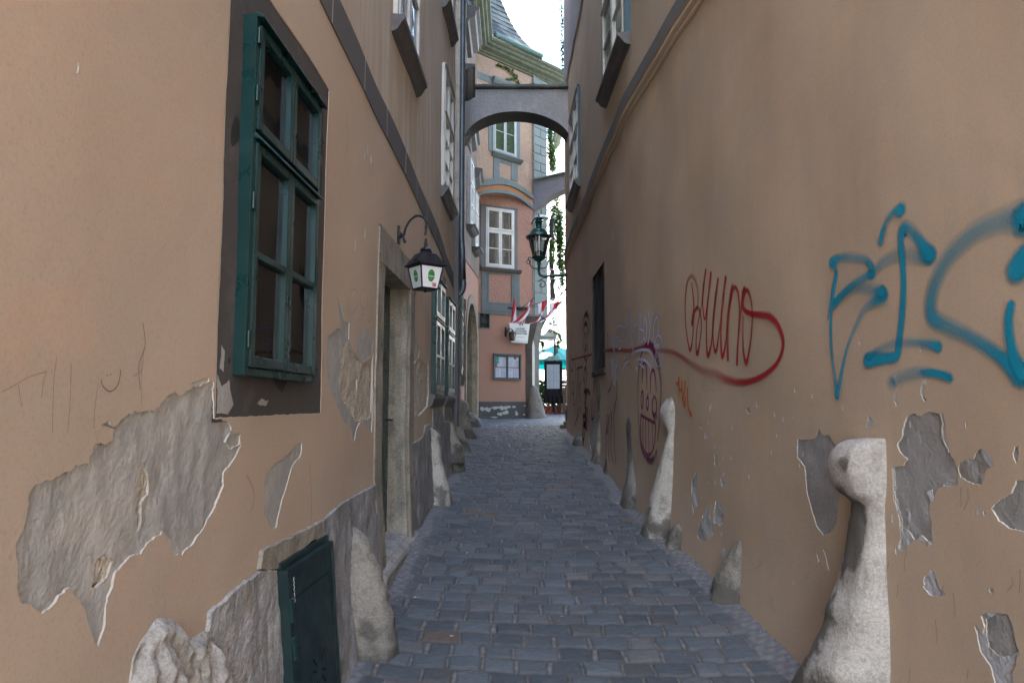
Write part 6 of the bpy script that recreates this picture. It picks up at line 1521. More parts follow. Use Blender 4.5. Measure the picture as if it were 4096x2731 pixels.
# ================================================================== LAMPS
# beer lantern on the left wall
LC = Vector((SL(5.2, 2.6)+.235, 5.20, 0))
T = thing('wall_lantern', (LC.x, LC.y, 2.36), 'black wall lantern with white panes and green beer badges over the left door', 'lantern')
mb = MB(); Fp = FL(5.30, 2.83)
pr = [(.0, -.075), (.03, -.07), (.022, -.05), (.035, -.02), (.035, .02), (.022, .05), (.03, .07), (0, .078)]
mb.prism(lambda x, y, z: Fp(x, y, z), [(x, z) for x, z in pr]+[(-x, z) for x, z in pr[::-1]], 0, .018)
mb.lathe(Fp(0, .018, 0), [(.028, 0), (.026, .01), (.012, .018), (.011, .035), (.001, .036)], 14, ax=(tL, UP, nL))
mb.build('wall_plate', M['black'], T, bevel=.003)
mb = MB(); pz = 2.83; b0 = Fp(0, .035, 0)
arc = [(Fp(0, .02, 0)), Fp(0, .048, -.002), Fp(-.005, .055, .02), Fp(-.01, .065, .055), Fp(-.02, .10, .11), Fp(-.04, .15, .14), Fp(-.06, .20, .13), Fp(-.085, .235, .09), Fp(-.10, .24, .03), Fp(-.10, .235, -.03)]
mb.tube(cspline([tuple(p) for p in arc], 6), .0085, 10)
for p in (arc[2], arc[5], arc[8]): mb.tube([p, p+Vector((0, 0, .008))], .012, 8)
mb.tube([Fp(0, .03, 0), Fp(0, .045, -.02), Fp(.0, .055, -.05), Fp(0, .062, -.06)], [.008, .009, .012, .013], 8)
mb.build('arm', M['black'], T)
ca, sa = math.cos(math.radians(38)), math.sin(math.radians(38))
FT = frame((LC.x, LC.y, 0), (ca, sa, 0), (-sa, ca, 0), (0, 0, 1))
mb = MB()
def frust(z0, w0, z1, w1, mat=0, cap=True):
    vs = [FT(sx*w, sy*w, z) for z, w in ((z0, w0), (z1, w1)) for sx, sy in ((-1, -1), (1, -1), (1, 1), (-1, 1))]
    fs = [(i, (i+1) % 4, 4+(i+1) % 4, 4+i) for i in range(4)]+([(3, 2, 1, 0), (4, 5, 6, 7)] if cap else [])
    mb.add(vs, fs, mat)
frust(2.555, .120, 2.562, .120); frust(2.562, .118, 2.578, .108); frust(2.578, .106, 2.655, .060)
for s in range(4):      # ribs of the metal roof
    for k in range(-4, 5):
        t = k/4.5
        a0, a1 = .107, .061
        def P_(w, z, out): 
            x, y = t*w, -w-out
            for _ in range(s): x, y = -y, x
            return FT(x, y, z)
        mb.tube([P_(a0, 2.579, .0005), P_(a1, 2.654, .0005)], .0026, 5, cap=False)
frust(2.655, .036, 2.675, .036)
mb.lathe((LC.x, LC.y, 2.675), [(.036, 0), (.046, .008), (.044, .015), (.03, .026), (.016, .034), (.013, .05), (.016, .055), (.011, .07), (.009, .10)], 16)
mb.build('lamp_cap', M['black'], T, bevel=.002)
mb = MB()
zt_, wt, zb_, wb = 2.555, .098, 2.385, .070
frust(2.372, .066, 2.386, .074)
frust(2.545, .100, 2.556, .103)
for sx, sy in ((-1, -1), (1, -1), (1, 1), (-1, 1)): mb.tube([FT(sx*wt, sy*wt, zt_), FT(sx*wb, sy*wb, zb_)], .0065, 6)
mb.lathe((LC.x, LC.y, 2.36), [(.001, -.008), (.006, -.004), (.007, .004), (.02, .012)], 10)
mb.build('lamp_frame', M['black'], T)
M['milk'] = simple('milk_glass', (.78, .80, .82), .25, 0, var=.03)
M['badge'] = simple('badge_green', (.012, .22, .05), .35); M['wtxt'] = simple('white_print', (.82, .82, .82), .4); M['gold'] = simple('gold_print', (.45, .36, .08), .4); M['redp'] = simple('red_print', (.62, .03, .03), .4)
for s in range(4):
    def side(x, y, z):   # x across -1..1, z height, y out
        t = (z-zb_)/(zt_-zb_); w = wb+(wt-wb)*t; X, Y = x*1.0, -w-y
        for _ in range(s): X, Y = -Y, X
        return FT(X, Y, z)
    mb = MB(); mb.add([side(-wb+.004, -.001, zb_), side(wb-.004, -.001, zb_), side(wt-.005, -.001, zt_), side(-wt+.005, -.001, zt_)], [(0, 1, 2, 3)])
    pn = mb.build('pane', M['milk'], T, recalc=False)
    mb = MB(); k = 24; cz = 2.475
    mb.add([side(.030*math.cos(a), .0015, cz+.046*math.sin(a)) for a in [2*math.pi*i/k for i in range(k)]], [tuple(range(k))], 0)
    text_mesh(mb, 'Gösser', side, 0, cz-.012, .026, 1, y=.003, sx=.80)
    mb.box(side, -.016, .016, .0018, .0026, cz-.028, cz-.024, 2); 
    for q in (-.007, .0, .007): mb.add([side(q-.003, .0026, cz+.026), side(q+.003, .0026, cz+.026), side(q, .0026, cz+.034)], [(0, 1, 2)], 2)
    if s == 0 or s == 1: pass
    mb.build('badge', [M['badge'], M['wtxt'], M['gold']], pn, recalc=False)
    if s == 1 or True:
        pass
def side0(k):
    def f(x, y, z):
        t = (z-zb_)/(zt_-zb_); w = wb+(wt-wb)*t; X, Y = x, -w-y
        for _ in range(k): X, Y = -Y, X
        return FT(X, Y, z)
    return f
# red scrawl on the pane that faces the alley mouth on the right
best = max(range(4), key=lambda k: (side0(k)(0, 1, 2.45)-side0(k)(0, 0, 2.45)).dot(Vector((.45, -1, 0))))
sd = side0(0); mb = MB()
for pts in ([(.012, .0, 2.418), (.040, 0, 2.420)], [(.040, 0, 2.42), (.034, 0, 2.404), (.018, 0, 2.400)], [(.020, 0, 2.412), (.030, 0, 2.400), (.044, 0, 2.398)], [(.044, 0, 2.422), (.046, 0, 2.398)]):
    mb.tube([sd(x, .003, z) for x, y, z in pts], .0028, 5)
split_build(mb, 'scrawl', M['redp'], T)

# green street lantern on a scrolled bracket from the right wall
X0, Y0 = .61, 15.2
T = thing('street_lantern', (X0, Y0, 4.45), 'large green street lantern with conical glass on a scrolled iron bracket from the right wall', 'street lamp')
mb = MB(); c0 = (X0, Y0, 0)
mb.lathe(c0, [(.001, 5.245), (.30, 5.245), (.305, 5.26), (.30, 5.28), (.235, 5.31), (.21, 5.345), (.19, 5.39), (.145, 5.44), (.09, 5.47), (.075, 5.48), (.075, 5.60), (.10, 5.605), (.10, 5.62), (.065, 5.63), (.065, 5.67), (.11, 5.675), (.115, 5.69), (.07, 5.72), (.03, 5.74), (.02, 5.77), (.012, 5.80), (.001, 5.81)], 28)
mb.build('lamp_cap', M['irongreen'], T)
mb = MB(); mb.lathe(c0, [(.145, 4.80), (.25, 5.245)], 28)
M['clearglass'] = glass('clear_lamp_glass')
mb.build('lamp_glass', M['clearglass'], T)
mb = MB(); mb.lathe(c0, [(.001, 4.79), (.165, 4.79), (.17, 4.805), (.11, 4.81), (.10, 4.90), (.07, 4.95), (.001, 4.95)], 24); mb.lathe(c0, [(.001, 4.55), (.035, 4.55), (.03, 4.60), (.045, 4.66), (.04, 4.70), (.09, 4.72), (.13, 4.76), (.17, 4.785), (.172, 4.79)], 24)
mb.lathe(c0, [(.001, 4.53), (.05, 4.535), (.055, 4.55), (.03, 4.56)], 16)
mb.build('lamp_base', M['irongreen'], T)
mb = MB(); mb.tube([(X0, Y0, 4.95), (X0, Y0, 5.24)], .02, 8)
for a in (.3, 2.4, 4.4): mb.tube([(X0+.148*math.cos(a), Y0+.148*math.sin(a), 4.8), (X0+.252*math.cos(a), Y0+.252*math.sin(a), 5.245)], .006, 6)
split_build(mb, 'glass_rod', M['milk'], T)
mb = MB()
for s in (-1, 1):
    mb.tube(cspline([(X0+s*.05, Y0, 4.55), (X0+s*.13, Y0, 4.56), (X0+s*.19, Y0, 4.62), (X0+s*.21, Y0, 4.70), (X0+s*.235, Y0, 4.76)], 5), .013, 8)
    mb.tube([(X0+s*.235+.045*math.cos(a), Y0, 4.70+.045*math.sin(a)) for a in [i*math.pi/6 for i in range(13)]], .009, 6)
    mb.tube([(X0+s*.16, Y0, 4.79), (X0+s*.24, Y0, 4.80), (X0+s*.245, Y0, 4.75)], .012, 6)
split_build(mb, 'lyre', M['irongreen'], T)
XW = cr(RK, Y0)+.05
mb = MB(); mb.tube(cspline([(X0, Y0, 4.55), (X0, Y0, 4.48), (X0+.02, Y0, 4.41), (X0+.08, Y0, 4.375), (X0+.18, Y0, 4.375)], 5)+[(XW, Y0, 4.40)], .033, 12)
mb.build('arm', M['irongreen'], T)
mb = MB()
def spiral(cx, cz, r0, r1, a0, turns, k=26): return [(cx+(r0+(r1-r0)*i/k)*math.cos(a0+turns*2*math.pi*i/k), Y0, cz+(r0+(r1-r0)*i/k)*math.sin(a0+turns*2*math.pi*i/k)) for i in range(k+1)]
mb.tube(spiral(X0+.06, 4.18, .02, .11, 1.6, 1.15), .011, 6)
mb.tube(cspline([(X0+.02, Y0, 4.28), (X0+.15, Y0, 4.33), (X0+.30, Y0, 4.27), (X0+.42, Y0, 4.15), (X0+.48, Y0, 4.0), (X0+.40, Y0, 3.95+.0)], 6)[:-8], .012, 6)
mb.tube(cspline([(XW-.02, Y0, 4.18), (XW-.10, Y0, 4.05), (XW-.20, Y0, 3.9), (XW-.27, Y0, 3.75), (XW-.29, Y0, 3.55), (XW-.36, Y0, 3.42), (XW-.48, Y0, 3.37), (XW-.60, Y0, 3.42), (XW-.63, Y0, 3.48)], 6), .014, 6)
mb.tube(cspline([(X0+.42, Y0, 4.12), (X0+.50, Y0, 3.98), (XW-.28, Y0, 3.87), (XW-.12, Y0, 3.85), (XW-.02, Y0, 3.95)], 6), .012, 6)
mb.tube(cspline([(XW-.30, Y0, 3.80), (XW-.42, Y0, 3.86), (XW-.46, Y0, 3.84)], 5), .010, 6)
mb.tube(spiral(XW-.20, 4.15, .17, .15, .3, .95), .012, 6)
mb.tube(spiral(XW-.03, 3.83, .02, .065, 0, 1.2), .010, 6)
split_build(mb, 'scroll', M['irongreen'], T)
mb = MB(); mb.box(ident, XW-.04, XW-.005, Y0-.03, Y0+.03, 3.75, 4.5); mb.build('wall_plate', M['black'], T, bevel=.004)

# small lantern on the salmon wall
pgp = lambda u, v, off=0: PG.F(*(lambda q: (q[0], off, q[1]))(PG(u, v, off)))
T = thing('wall_lantern', pgp(2022, 1340), 'small black lantern with amber panes beside the white house sign', 'lantern')
x0, zc = PG(2022, 1325); Fs = frame(PG.F(x0, 0, zc), PG.ux, PG.uy, UP)
mb = MB(); mb.box(Fs, -.025, .025, 0, .03, -.16, .12); mb.tube(cspline([tuple(Fs(0, .03, -.06)), tuple(Fs(.02, .10, .0)), tuple(Fs(.06, .14, .07)), tuple(Fs(.12, .16, .06)), tuple(Fs(.15, .17, -.02))], 5), .012, 6); mb.build('bracket', M['black'], T)
c_ = Fs(.15, .17, -.20)
mb = MB(); mb.lathe((c_.x, c_.y, c_.z+.12), [(.13, 0), (.13, .01), (.05, .07), (.02, .09), (.015, .13), (.001, .13)], 6); mb.lathe((c_.x, c_.y, c_.z-.07), [(.001, -.02), (.06, -.015), (.065, .01)], 6)
for k in range(6):
    a = k*math.pi/3; mb.tube([(c_.x+.065*math.cos(a), c_.y+.065*math.sin(a), c_.z-.07), (c_.x+.10*math.cos(a), c_.y+.10*math.sin(a), c_.z+.12)], .008, 5)
mb.build('lamp_frame', M['black'], T)
mb = MB(); mb.lathe((c_.x, c_.y, c_.z-.06), [(.06, 0), (.095, .18)], 6, smooth=False); mb.build('pane', simple('amber_glass', (.14, .11, .05), .25), T)

# house sign
T = thing('house_sign', pgp(2078, 1330), 'white tapered house sign lettered HAUS MIT GOTISCHEM WOHNTURM under the flags', 'sign')
M['signwhite'] = simple('white_sign_board', (.62, .66, .64), .5, var=.06, scale=5); M['ink'] = simple('dark_lettering', (.04, .04, .045), .6)
off = .16
q = [PG(u, v, off) for u, v in ((2037, 1291), (2120, 1296), (2110, 1373), (2046, 1369))]
mb = MB(); mb.prism(PG.F, q, off-.035, off)
mb.build('board', M['signwhite'], T, bevel=.003)
cx_ = (q[0][0]+q[1][0]+q[2][0]+q[3][0])/4+.03; Ft = lambda x, y, z: PG.F(x, off+y, z)
mb = MB(); ztop = PG(2078, 1313, off)[1]
for i, s_ in enumerate(('HAUS MIT', 'GOTISCHEM', 'WOHNTURM')): text_mesh(mb, s_, Ft, cx_, ztop-.036-.072*i, .075, y=.006, sx=.92, th=.0012)
text_mesh(mb, 'Griechengasse 9', Ft, cx_, ztop-.27, .042, y=.006, sx=.9, font_shear=.3)
mb.box(Ft, cx_-.24, cx_+.20, .003, .005, ztop-.395, ztop-.387)
mb.build('lettering', M['ink'], T, recalc=False)
mb = MB(); text_mesh(mb, 'W', lambda x, y, z: PG.F(x, off+.01+y, z), PG(2084, 1300, off)[0], PG(2084, 1302, off)[1], .17, 0, th=.006); text_mesh(mb, 'W', lambda x, y, z: PG.F(x, off+.004+y, z), PG(2084, 1300, off)[0]+.016, PG(2084, 1302, off)[1], .17, 1, th=.004)
mb.build('emblem', [simple('emblem_red', (.22, .03, .05), .5), M['wtxt']], T, recalc=False)
mb = MB(); mb.box(PG.F, cx_-.3, cx_-.27, 0, off-.035, q[3][1]+.1, q[3][1]+.13); mb.box(PG.F, cx_+.2, cx_+.23, 0, off-.035, q[3][1]+.1, q[3][1]+.13); split_build(mb, 'bracket', M['black'], T)
# flag holder and four flags
T = thing('flag_holder', pgp(2074, 1231), 'black iron bar that holds the four flag poles', 'flag holder')
a = PG(2032, 1227, .04); b = PG(2117, 1236, .04)
mb = MB(); mb.box(PG.F, a[0], b[0], -.0, .05, a[1]-.05, a[1]+.0); mb.box(PG.F, (a[0]+b[0])/2-.04, b[0]-.08, .0, .09, a[1]-.075, a[1]+.02); mb.build('bar', M['black'], T, bevel=.004)
M['flagred'] = simple('flag_red_cloth', (.42, .02, .03), .8, var=.1); M['flagwhite'] = simple('flag_white_cloth', (.62, .62, .70), .8, var=.05)
for m_ in ('flagred', 'flagwhite'):
    t_ = M[m_].node_tree; b_ = t_.nodes['Principled BSDF']
    tr = N(t_, 'BsdfTranslucent'); mx = N(t_, 'MixShader'); mx.inputs[0].default_value = .35
    tr.inputs['Color'].default_value = (.6, .04, .05, 1) if m_ == 'flagred' else (.8, .8, .85, 1)
    t_.links.new(b_.outputs[0], mx.inputs[1]); t_.links.new(tr.outputs[0], mx.inputs[2]); t_.links.new(mx.outputs[0], t_.nodes['Material Output'].inputs[0])
c8 = (1890, 1180, 4.354); c9 = (2090, 1180, 6.535)
def f3(crop, x, y, d): u, v = C(*crop, [(x, y)])[0]; return at_y(u, v, d)
def flag(root, tip, outl, lab):
    """root, tip: ends of the pole; outl: left rail and right rail points from pole down to the hanging end"""
    T = thing('flag', tip, lab, 'flag', 'red and white flags over the house sign')
    mb = MB(); mb.tube([root, tip], .009, 6); d = (tip-root).normalized(); mb.lathe(tip, [(.014, -.01), (.016, .01), (.001, .03)], 8, ax=(d.orthogonal().normalized(), d.cross(d.orthogonal()).normalized(), d)); mb.build('pole', M['black'], T)
    Lr, Rr, bands = outl
    Lr = cspline([tuple(p) for p in Lr], 6); Rr = cspline([tuple(p) for p in Rr], 6); n = len(Lr); k = 12
    mb = MB(); vs = []
    for i in range(n):
        for j in range(k+1):
            t = j/k; p = Vector(Lr[i]).lerp(Vector(Rr[i]), t); p.y += .03*math.sin(t*7+i*.25)+.012*math.sin(t*15); vs.append(p)
    fs = []; mm = []
    for i in range(n-1):
        fr = i/(n-1)
        for j in range(k):
            t = (j+.5)/k; e = bands(fr)
            m_ = 0 if t < e[0] else (1 if t < e[1] else (0 if t < e[2] else 1))
            mb.add([vs[i*(k+1)+j], vs[i*(k+1)+j+1], vs[(i+1)*(k+1)+j+1], vs[(i+1)*(k+1)+j]], [(0, 1, 2, 3)], m_, True)
    mb.build('cloth', [M['flagred'], M['flagwhite']], T, recalc=False)
rt = PG.F((a[0]+b[0])/2+.05, .09, a[1]-.03)
flag(rt+Vector((-.25, 0, 0)), f3(c8, 733, 60, 19.3), ([f3(c8, 722, 70, 19.3), f3(c8, 700, 200, 19.3), f3(c8, 680, 350, 19.35), f3(c8, 672, 485, 19.4)], [f3(c8, 738, 70, 19.3), f3(c8, 755, 200, 19.35), f3(c8, 760, 330, 19.4), f3(c8, 768, 480, 19.45)], lambda t: (1-.92*max(0, t-.3)/.7, 1, 1)), 'first flag from the left, hanging straight down beside its upright pole')
flag(rt, f3(c8, 1078, 50, 19.0), ([f3(c8, 975, 130, 19.0), f3(c8, 960, 230, 19.1), f3(c8, 870, 330, 19.2), f3(c8, 770, 425, 19.3), f3(c8, 690, 480, 19.35)], [f3(c8, 1062, 70, 19.0), f3(c8, 1010, 200, 19.05), f3(c8, 970, 330, 19.2), f3(c8, 880, 440, 19.3), f3(c8, 760, 485, 19.35)], lambda t: (0, .45, 1) if t < .25 else (.5 if t < .9 else .4, 1, 1)), 'second flag from the left, sweeping down to the sign top')
flag(rt+Vector((.08, 0, 0)), f3(c9, 658, 135, 18.8), ([f3(c9, 400, 225, 18.8), f3(c9, 420, 400, 18.9), f3(c9, 420, 560, 19.0), f3(c9, 280, 700, 19.15), f3(c9, 90, 742, 19.3)], [f3(c9, 648, 150, 18.8), f3(c9, 600, 290, 18.85), f3(c9, 530, 470, 18.95), f3(c9, 440, 660, 19.1), f3(c9, 200, 755, 19.3)], lambda t: (0, .45, 1) if t < .38 else (.55, 1, 1)), 'third flag from the left, red fold in front of the grey quoins')
flag(rt+Vector((.14, 0, 0)), f3(c9, 1055, 165, 18.5), ([f3(c9, 690, 240, 18.5), f3(c9, 690, 440, 18.6), f3(c9, 560, 620, 18.8), f3(c9, 420, 690, 18.95)], [f3(c9, 1035, 175, 18.5), f3(c9, 880, 360, 18.6), f3(c9, 730, 540, 18.75), f3(c9, 480, 725, 18.95)], lambda t: (0, .45, 1) if t < .3 else (.42, 1, 1)), 'fourth flag, farthest right, reaching out over the gap to the street')
# display case
T = thing('display_case', PG.F((DC[0]+DC[1])/2, 0, DC[2]), 'grey framed display case with menu sheets on the salmon wall', 'display case')
Fd = frame(PG.F(DC[0], 0, DC[2]), PG.ux, PG.uy, UP); W_ = DC[1]-DC[0]; H_ = DC[3]-DC[2]
mb = MB(); f_ = .035
for b_ in ((0, f_, 0, H_), (W_-f_, W_, 0, H_), (f_, W_-f_, 0, f_), (f_, W_-f_, H_-f_, H_)): mb.box(Fd, b_[0], b_[1], -.01, .06, b_[2], b_[3])
mb.box(Fd, -.01, W_+.01, -.01, .085, H_+.001, H_+.02)
mb.build('outer_frame', simple('grey_case_frame', (.10, .11, .115), .5), T, bevel=.003)
mb = MB(); g_ = f_+.001; t_ = .022
for b_ in ((g_, g_+t_, g_, H_-g_), (W_-g_-t_, W_-g_, g_, H_-g_), (g_+t_, W_-g_-t_, g_, g_+t_), (g_+t_, W_-g_-t_, H_-g_-t_, H_-g_), (W_/2-.022, W_/2+.022, g_+t_, H_-g_-t_)): mb.box(Fd, b_[0], b_[1], .01, .05, b_[2], b_[3])
mb.build('sash', simple('dark_teal_sash', (.008, .045, .05), .4), T, bevel=.002)
mb = MB(); mb.add([Fd(x, .004, z) for x, z in ((f_, f_), (W_-f_, f_), (W_-f_, H_-f_), (f_, H_-f_))], [(0, 1, 2, 3)]); mb.build('back_board', simple('brown_back_board', (.16, .11, .09), .8), T, recalc=False)
M['sheet'] = simple('menu_sheet', (.46, .48, .58), .7, var=.05); M['sheettxt'] = simple('menu_print', (.20, .21, .27), .8)
def sheet(T, F, x0, x1, z0, z1, y, lines, name='menu_sheet', mat=None, cols=1):
    mb = MB(); mb.box(F, x0, x1, y, y+.0025, z0, z1, 0)
    rr = random.Random(int(x0*1000+z0*77)); h = (z1-z0)/(lines+2)
    for i in range(lines):
        for c in range(cols):
            w_ = (x1-x0)/cols; a_ = x0+c*w_+w_*.1; e_ = a_+w_*(.45+.35*rr.random())
            if rr.random() < .12: continue
            zz = z1-h*(1.3+i); mb.box(F, a_, e_, y+.0025, y+.0035, zz-h*.22, zz+h*.12, 1)
    return mb.build(name, [mat or M['sheet'], M['sheettxt']], T, recalc=False)
xm = W_/2; iw = W_/2-.022-g_-t_; m1 = H_/2-.02
i0 = g_+t_+.004; j0 = W_/2+.026; hh = H_-2*g_-2*t_
sheet(T, Fd, i0+.01, i0+iw*.52, g_+t_+.01, m1, .008, 22); sheet(T, Fd, i0+iw*.55, i0+iw-.01, g_+t_+.01, m1, .008, 20)
sheet(T, Fd, j0+.005, j0+iw*.44, g_+t_+.01, m1, .008, 22); sheet(T, Fd, j0+iw*.48, j0+iw-.012, g_+t_+.01, m1, .008, 24)
sheet(T, Fd, i0+iw*.2, i0+iw-.005, m1+.03, H_-g_-t_-.02, .008, 14, cols=2); sheet(T, Fd, j0+.002, j0+iw*.52, m1+.03, H_-g_-t_-.005, .008, 9)
sheet(T, Fd, j0+iw*.54, j0+iw*.95, m1+.03, H_-g_-t_-.07, .006, 12)
sheet(T, Fd, j0+iw*.74, j0+iw*.98, H_-g_-t_-.10, H_-g_-t_-.01, .012, 3, mat=M['signwhite']); sheet(T, Fd, i0+.0, i0+iw*.3, H_-g_-t_-.21, H_-g_-t_-.0, .012, 4, mat=simple('green_notice', (.01, .22, .13), .6))
# dark niche panel
T = thing('wall_niche', PG.F(NI[0], 0, NI[2]), 'dark square glazed niche high on the salmon wall above the portal side', 'niche')
Fn = frame(PG.F(NI[0], 0, NI[2]), PG.ux, PG.uy, UP); W_ = NI[1]-NI[0]; H_ = NI[3]-NI[2]
mb = MB()
for b_ in ((0, .03, 0, H_), (W_-.03, W_, 0, H_), (.03, W_-.03, 0, .03), (.03, W_-.03, H_-.03, H_)): mb.box(Fn, b_[0], b_[1], -.10, .012, b_[2], b_[3])
mb.build('niche_frame', simple('grey_niche_frame', (.12, .13, .12), .6), T, bevel=.003)
mb = MB(); mb.add([Fn(x, -.06, z) for x, z in ((.03, .03), (W_-.03, .03), (W_-.03, H_-.03), (.03, H_-.03))], [(0, 1, 2, 3)]); mb.build('niche_panel', simple('black_green_panel', (.008, .018, .018), .25), T, recalc=False)
mb = MB(); mb.lathe(Fn(W_/2, -.058, H_/2), [(.09, 0), (.085, .015), (.07, .02), (.04, .012), (.001, .01)], 20, ax=(PG.ux, UP, PG.uy)); mb.build('relief', simple('dim_relief', (.02, .03, .03), .4), T)

# dome fitting under the half arch
T0 = at_y(2165, 875, 20.2)
T = thing('dome_lamp', T0, 'pale dome lamp under the half arch behind the green lantern', 'lamp')
mb = MB(); mb.lathe(T0, [(.24, 0), (.235, .02), (.20, .06), (.12, .10), (.001, .12)], 20); mb.build('dome', simple('pale_zinc_dome', (.45, .50, .50), .35, .2), T)
mb = MB(); mb.tube([T0+Vector((-.2, .0, .02)), T0+Vector((-.28, .3, -.06))], .02, 6); mb.tube([T0+Vector((0, 0, .1)), T0+Vector((0, 0, .3))], .015, 6); mb.build('bracket', M['black'], T)
# dark hanging things along the tower's street side
for (u, v0, v1, w_, lab) in ((2209, 872, 985, .17, 'tall black baroque sign box on the tower side, the highest'), (2206, 975, 1075, .13, 'dark green sign box on the tower side, second from the top'), (2212, 1080, 1112, .16, 'small black lantern box just above the long black sign'), (2212, 1116, 1194, .16, 'long black sign box on the tower side, the lowest')):
    y_ = 22.3; a_ = at_y(u, v0, y_); b_ = at_y(u, v1, y_); h_ = a_.z-b_.z; T = thing('hanging_sign', b_, lab, 'hanging sign', 'sign boxes on the tower side')
    Fh = frame((a_.x, y_, b_.z), (1, 0, 0), (0, 1, 0), (0, 0, 1))
    mb = MB(); k = 12
    pr = [(w_*(-.5), h_*.02)]+[(w_*(.35+.18*math.sin(i/k*math.pi*2+1)*(1 if h_ > .6 else .3)), h_*i/k) for i in range(k+1)]+[(-w_*.5, h_*.98)]
    mb.prism(Fh, pr, 0, .5); mb.build('sign_box', M['black'], T, bevel=.01)
    mb = MB(); mb.tube([Fh(-w_*.5-.25, .25, h_*.8), Fh(-w_*.4, .25, h_*.8)], .02, 6); mb.build('bracket', M['black'], T)

# ================================================================== STREET BEYOND
FB = thing('white_town_house', (2, 44, 1.1), 'bright white town house across the street behind the gap', 'house')
mb = MB(); M['farwhite'] = plaster('sunny_white_stucco', (.80, .80, .78), (.76, .76, .75), fine=20); 
Ff = frame((-6, 44, 0), (1, 0, 0), (0, -1, 0), (0, 0, 1))
wins = []
for ci, cx in enumerate((1.2, 3.0, 5.2, 7.4, 9.6, 11.8, 14)):
    for z0, h_ in ((2.0, 2.0), (5.75, 1.4), (8.9, 1.9), (12.4, 1.9), (15.6, 1.7)):
        wins.append((cx+5.55, cx+6.45, z0, z0+h_))
mb2 = MB()
face_holes(mb, Ff, 24, 1.0, 19, wins, 0)
for z in (4.9, 8.2, 18.6): mb.box(Ff, 0, 24, 0, .15, z, z+.22)
mb.box(Ff, 0, 24, -6, -.5, 1, 19)
mb.build('wall', M['farwhite'], FB, recalc=False)
M['farpane'] = simple('pale_pane', (.30, .34, .38), .2)
for i, wn in enumerate(wins):
    if not (6.0 < wn[0] < 13): continue
    mb = MB(); x0, x1, z0, z1 = wn; xm = (x0+x1)/2
    for b_ in ((x0, x0+.07, z0, z1), (x1-.07, x1, z0, z1), (xm-.04, xm+.04, z0, z1)): mb.box(Ff, b_[0], b_[1], -.12, -.03, b_[2], b_[3])
    for zz in (z0, z0+(z1-z0)*.62, z1-.07): mb.box(Ff, x0+.07, x1-.07, -.12, -.032, zz, zz+.07)
    o_ = mb.build('window', M['farwhite'], FB)
    mb = MB(); mb.add([Ff(x, -.1, z) for x, z in ((x0, z0), (x1, z0), (x1, z1), (x0, z1))], [(0, 1, 2, 3)]); mb.build('pane', M['farpane'], o_, recalc=False)

def leaves(name, pts, n, size, mats, label, cat, group=None, spread=.12, stem=None, drop=True):
    rr = random.Random(len(name)*7+n); mb = MB()
    L_ = [(Vector(a_), Vector(b_), s_) for a_, b_, s_ in pts]; tot = sum((b_-a_).length for a_, b_, s_ in L_)
    for i in range(n):
        q = rr.random()*tot
        for a_, b_, s_ in L_:
            l_ = (b_-a_).length
            if q <= l_: break
            q -= l_
        c = a_.lerp(b_, q/l_)+Vector((rr.gauss(0, s_*.5), rr.gauss(0, s_*.5), rr.gauss(0, s_*.35)))
        s = size*rr.uniform(.6, 1.25)
        d = Vector((rr.uniform(-1, 1), rr.uniform(-1, .3), rr.uniform(-1.2, .1))).normalized(); up_ = Vector((rr.uniform(-1, 1), rr.uniform(-1, 1), rr.uniform(-.3, 1))); sd_ = d.cross(up_)
        if sd_.length < .01: continue
        sd_.normalize(); nn = d.cross(sd_)
        mb.add([c, c+d*s*.35+sd_*s*.42+nn*s*.1, c+d*s, c+d*s*.35-sd_*s*.42+nn*s*.1], [(0, 1, 2), (0, 2, 3)], rr.choice(range(len(mats))))
    if stem is not None:
        for a_, b_, s_ in L_: mb.tube([a_, a_.lerp(b_, .5)+Vector((rr.uniform(-.02, .02), 0, 0)), b_], .008, 5, mat=len(mats))
    o = mb.build(name, list(mats)+([stem] if stem is not None else []), recalc=False)
    tag(o, label, cat, group); return o
def leafm(name, c):
    m = simple(name, c, .5, var=.3); t = m.node_tree; b_ = t.nodes['Principled BSDF']; tr = N(t, 'BsdfTranslucent'); tr.inputs['Color'].default_value = (c[0]*1.8, c[1]*1.6, c[2], 1)
    mx = N(t, 'MixShader'); mx.inputs[0].default_value = .3; t.links.new(b_.outputs[0], mx.inputs[1]); t.links.new(tr.outputs[0], mx.inputs[2]); t.links.new(mx.outputs[0], t.nodes['Material Output'].inputs[0]); return m
LF = [leafm('leaf_dark', (.025, .07, .02)), leafm('leaf_mid', (.045, .11, .025)), leafm('leaf_light', (.09, .17, .03))]
stemm = simple('vine_stem', (.06, .045, .03), .8)
def A(u, v, y): return at_y(u, v, y)
leaves('climbing_vine', [(A(2200, 505, 22.2), A(2203, 560, 22.2), .10), (A(2203, 560, 22.2), A(2208, 640, 22.2), .13), (A(2207, 600, 22.2), A(2210, 682, 22.2), .12)], 1500, .07, LF, 'dense green climber covering the tower edge behind the nearer arch', 'climbing plant', stem=stemm)
leaves('hanging_vine', [(A(2225, 790, 23), A(2228, 960, 23), .13), (A(2212, 820, 23), A(2215, 920, 23), .12), (A(2243, 900, 23), A(2245, 1060, 23), .10), (A(2235, 900, 23), A(2240, 1080, 23), .09), (A(2247, 1040, 23), A(2250, 1145, 23), .06), (A(2240, 840, 23), A(2237, 1000, 23), .10)], 1500, .10, LF, 'long trailing vine hanging in the gap behind the street lantern', 'hanging plant', stem=stemm)
leaves('hanging_vine', [(A(2270, 870, 23.5), A(2267, 1000, 23.5), .05)], 90, .09, LF, 'thin vine strand close against the brown wall edge', 'hanging plant', stem=stemm)
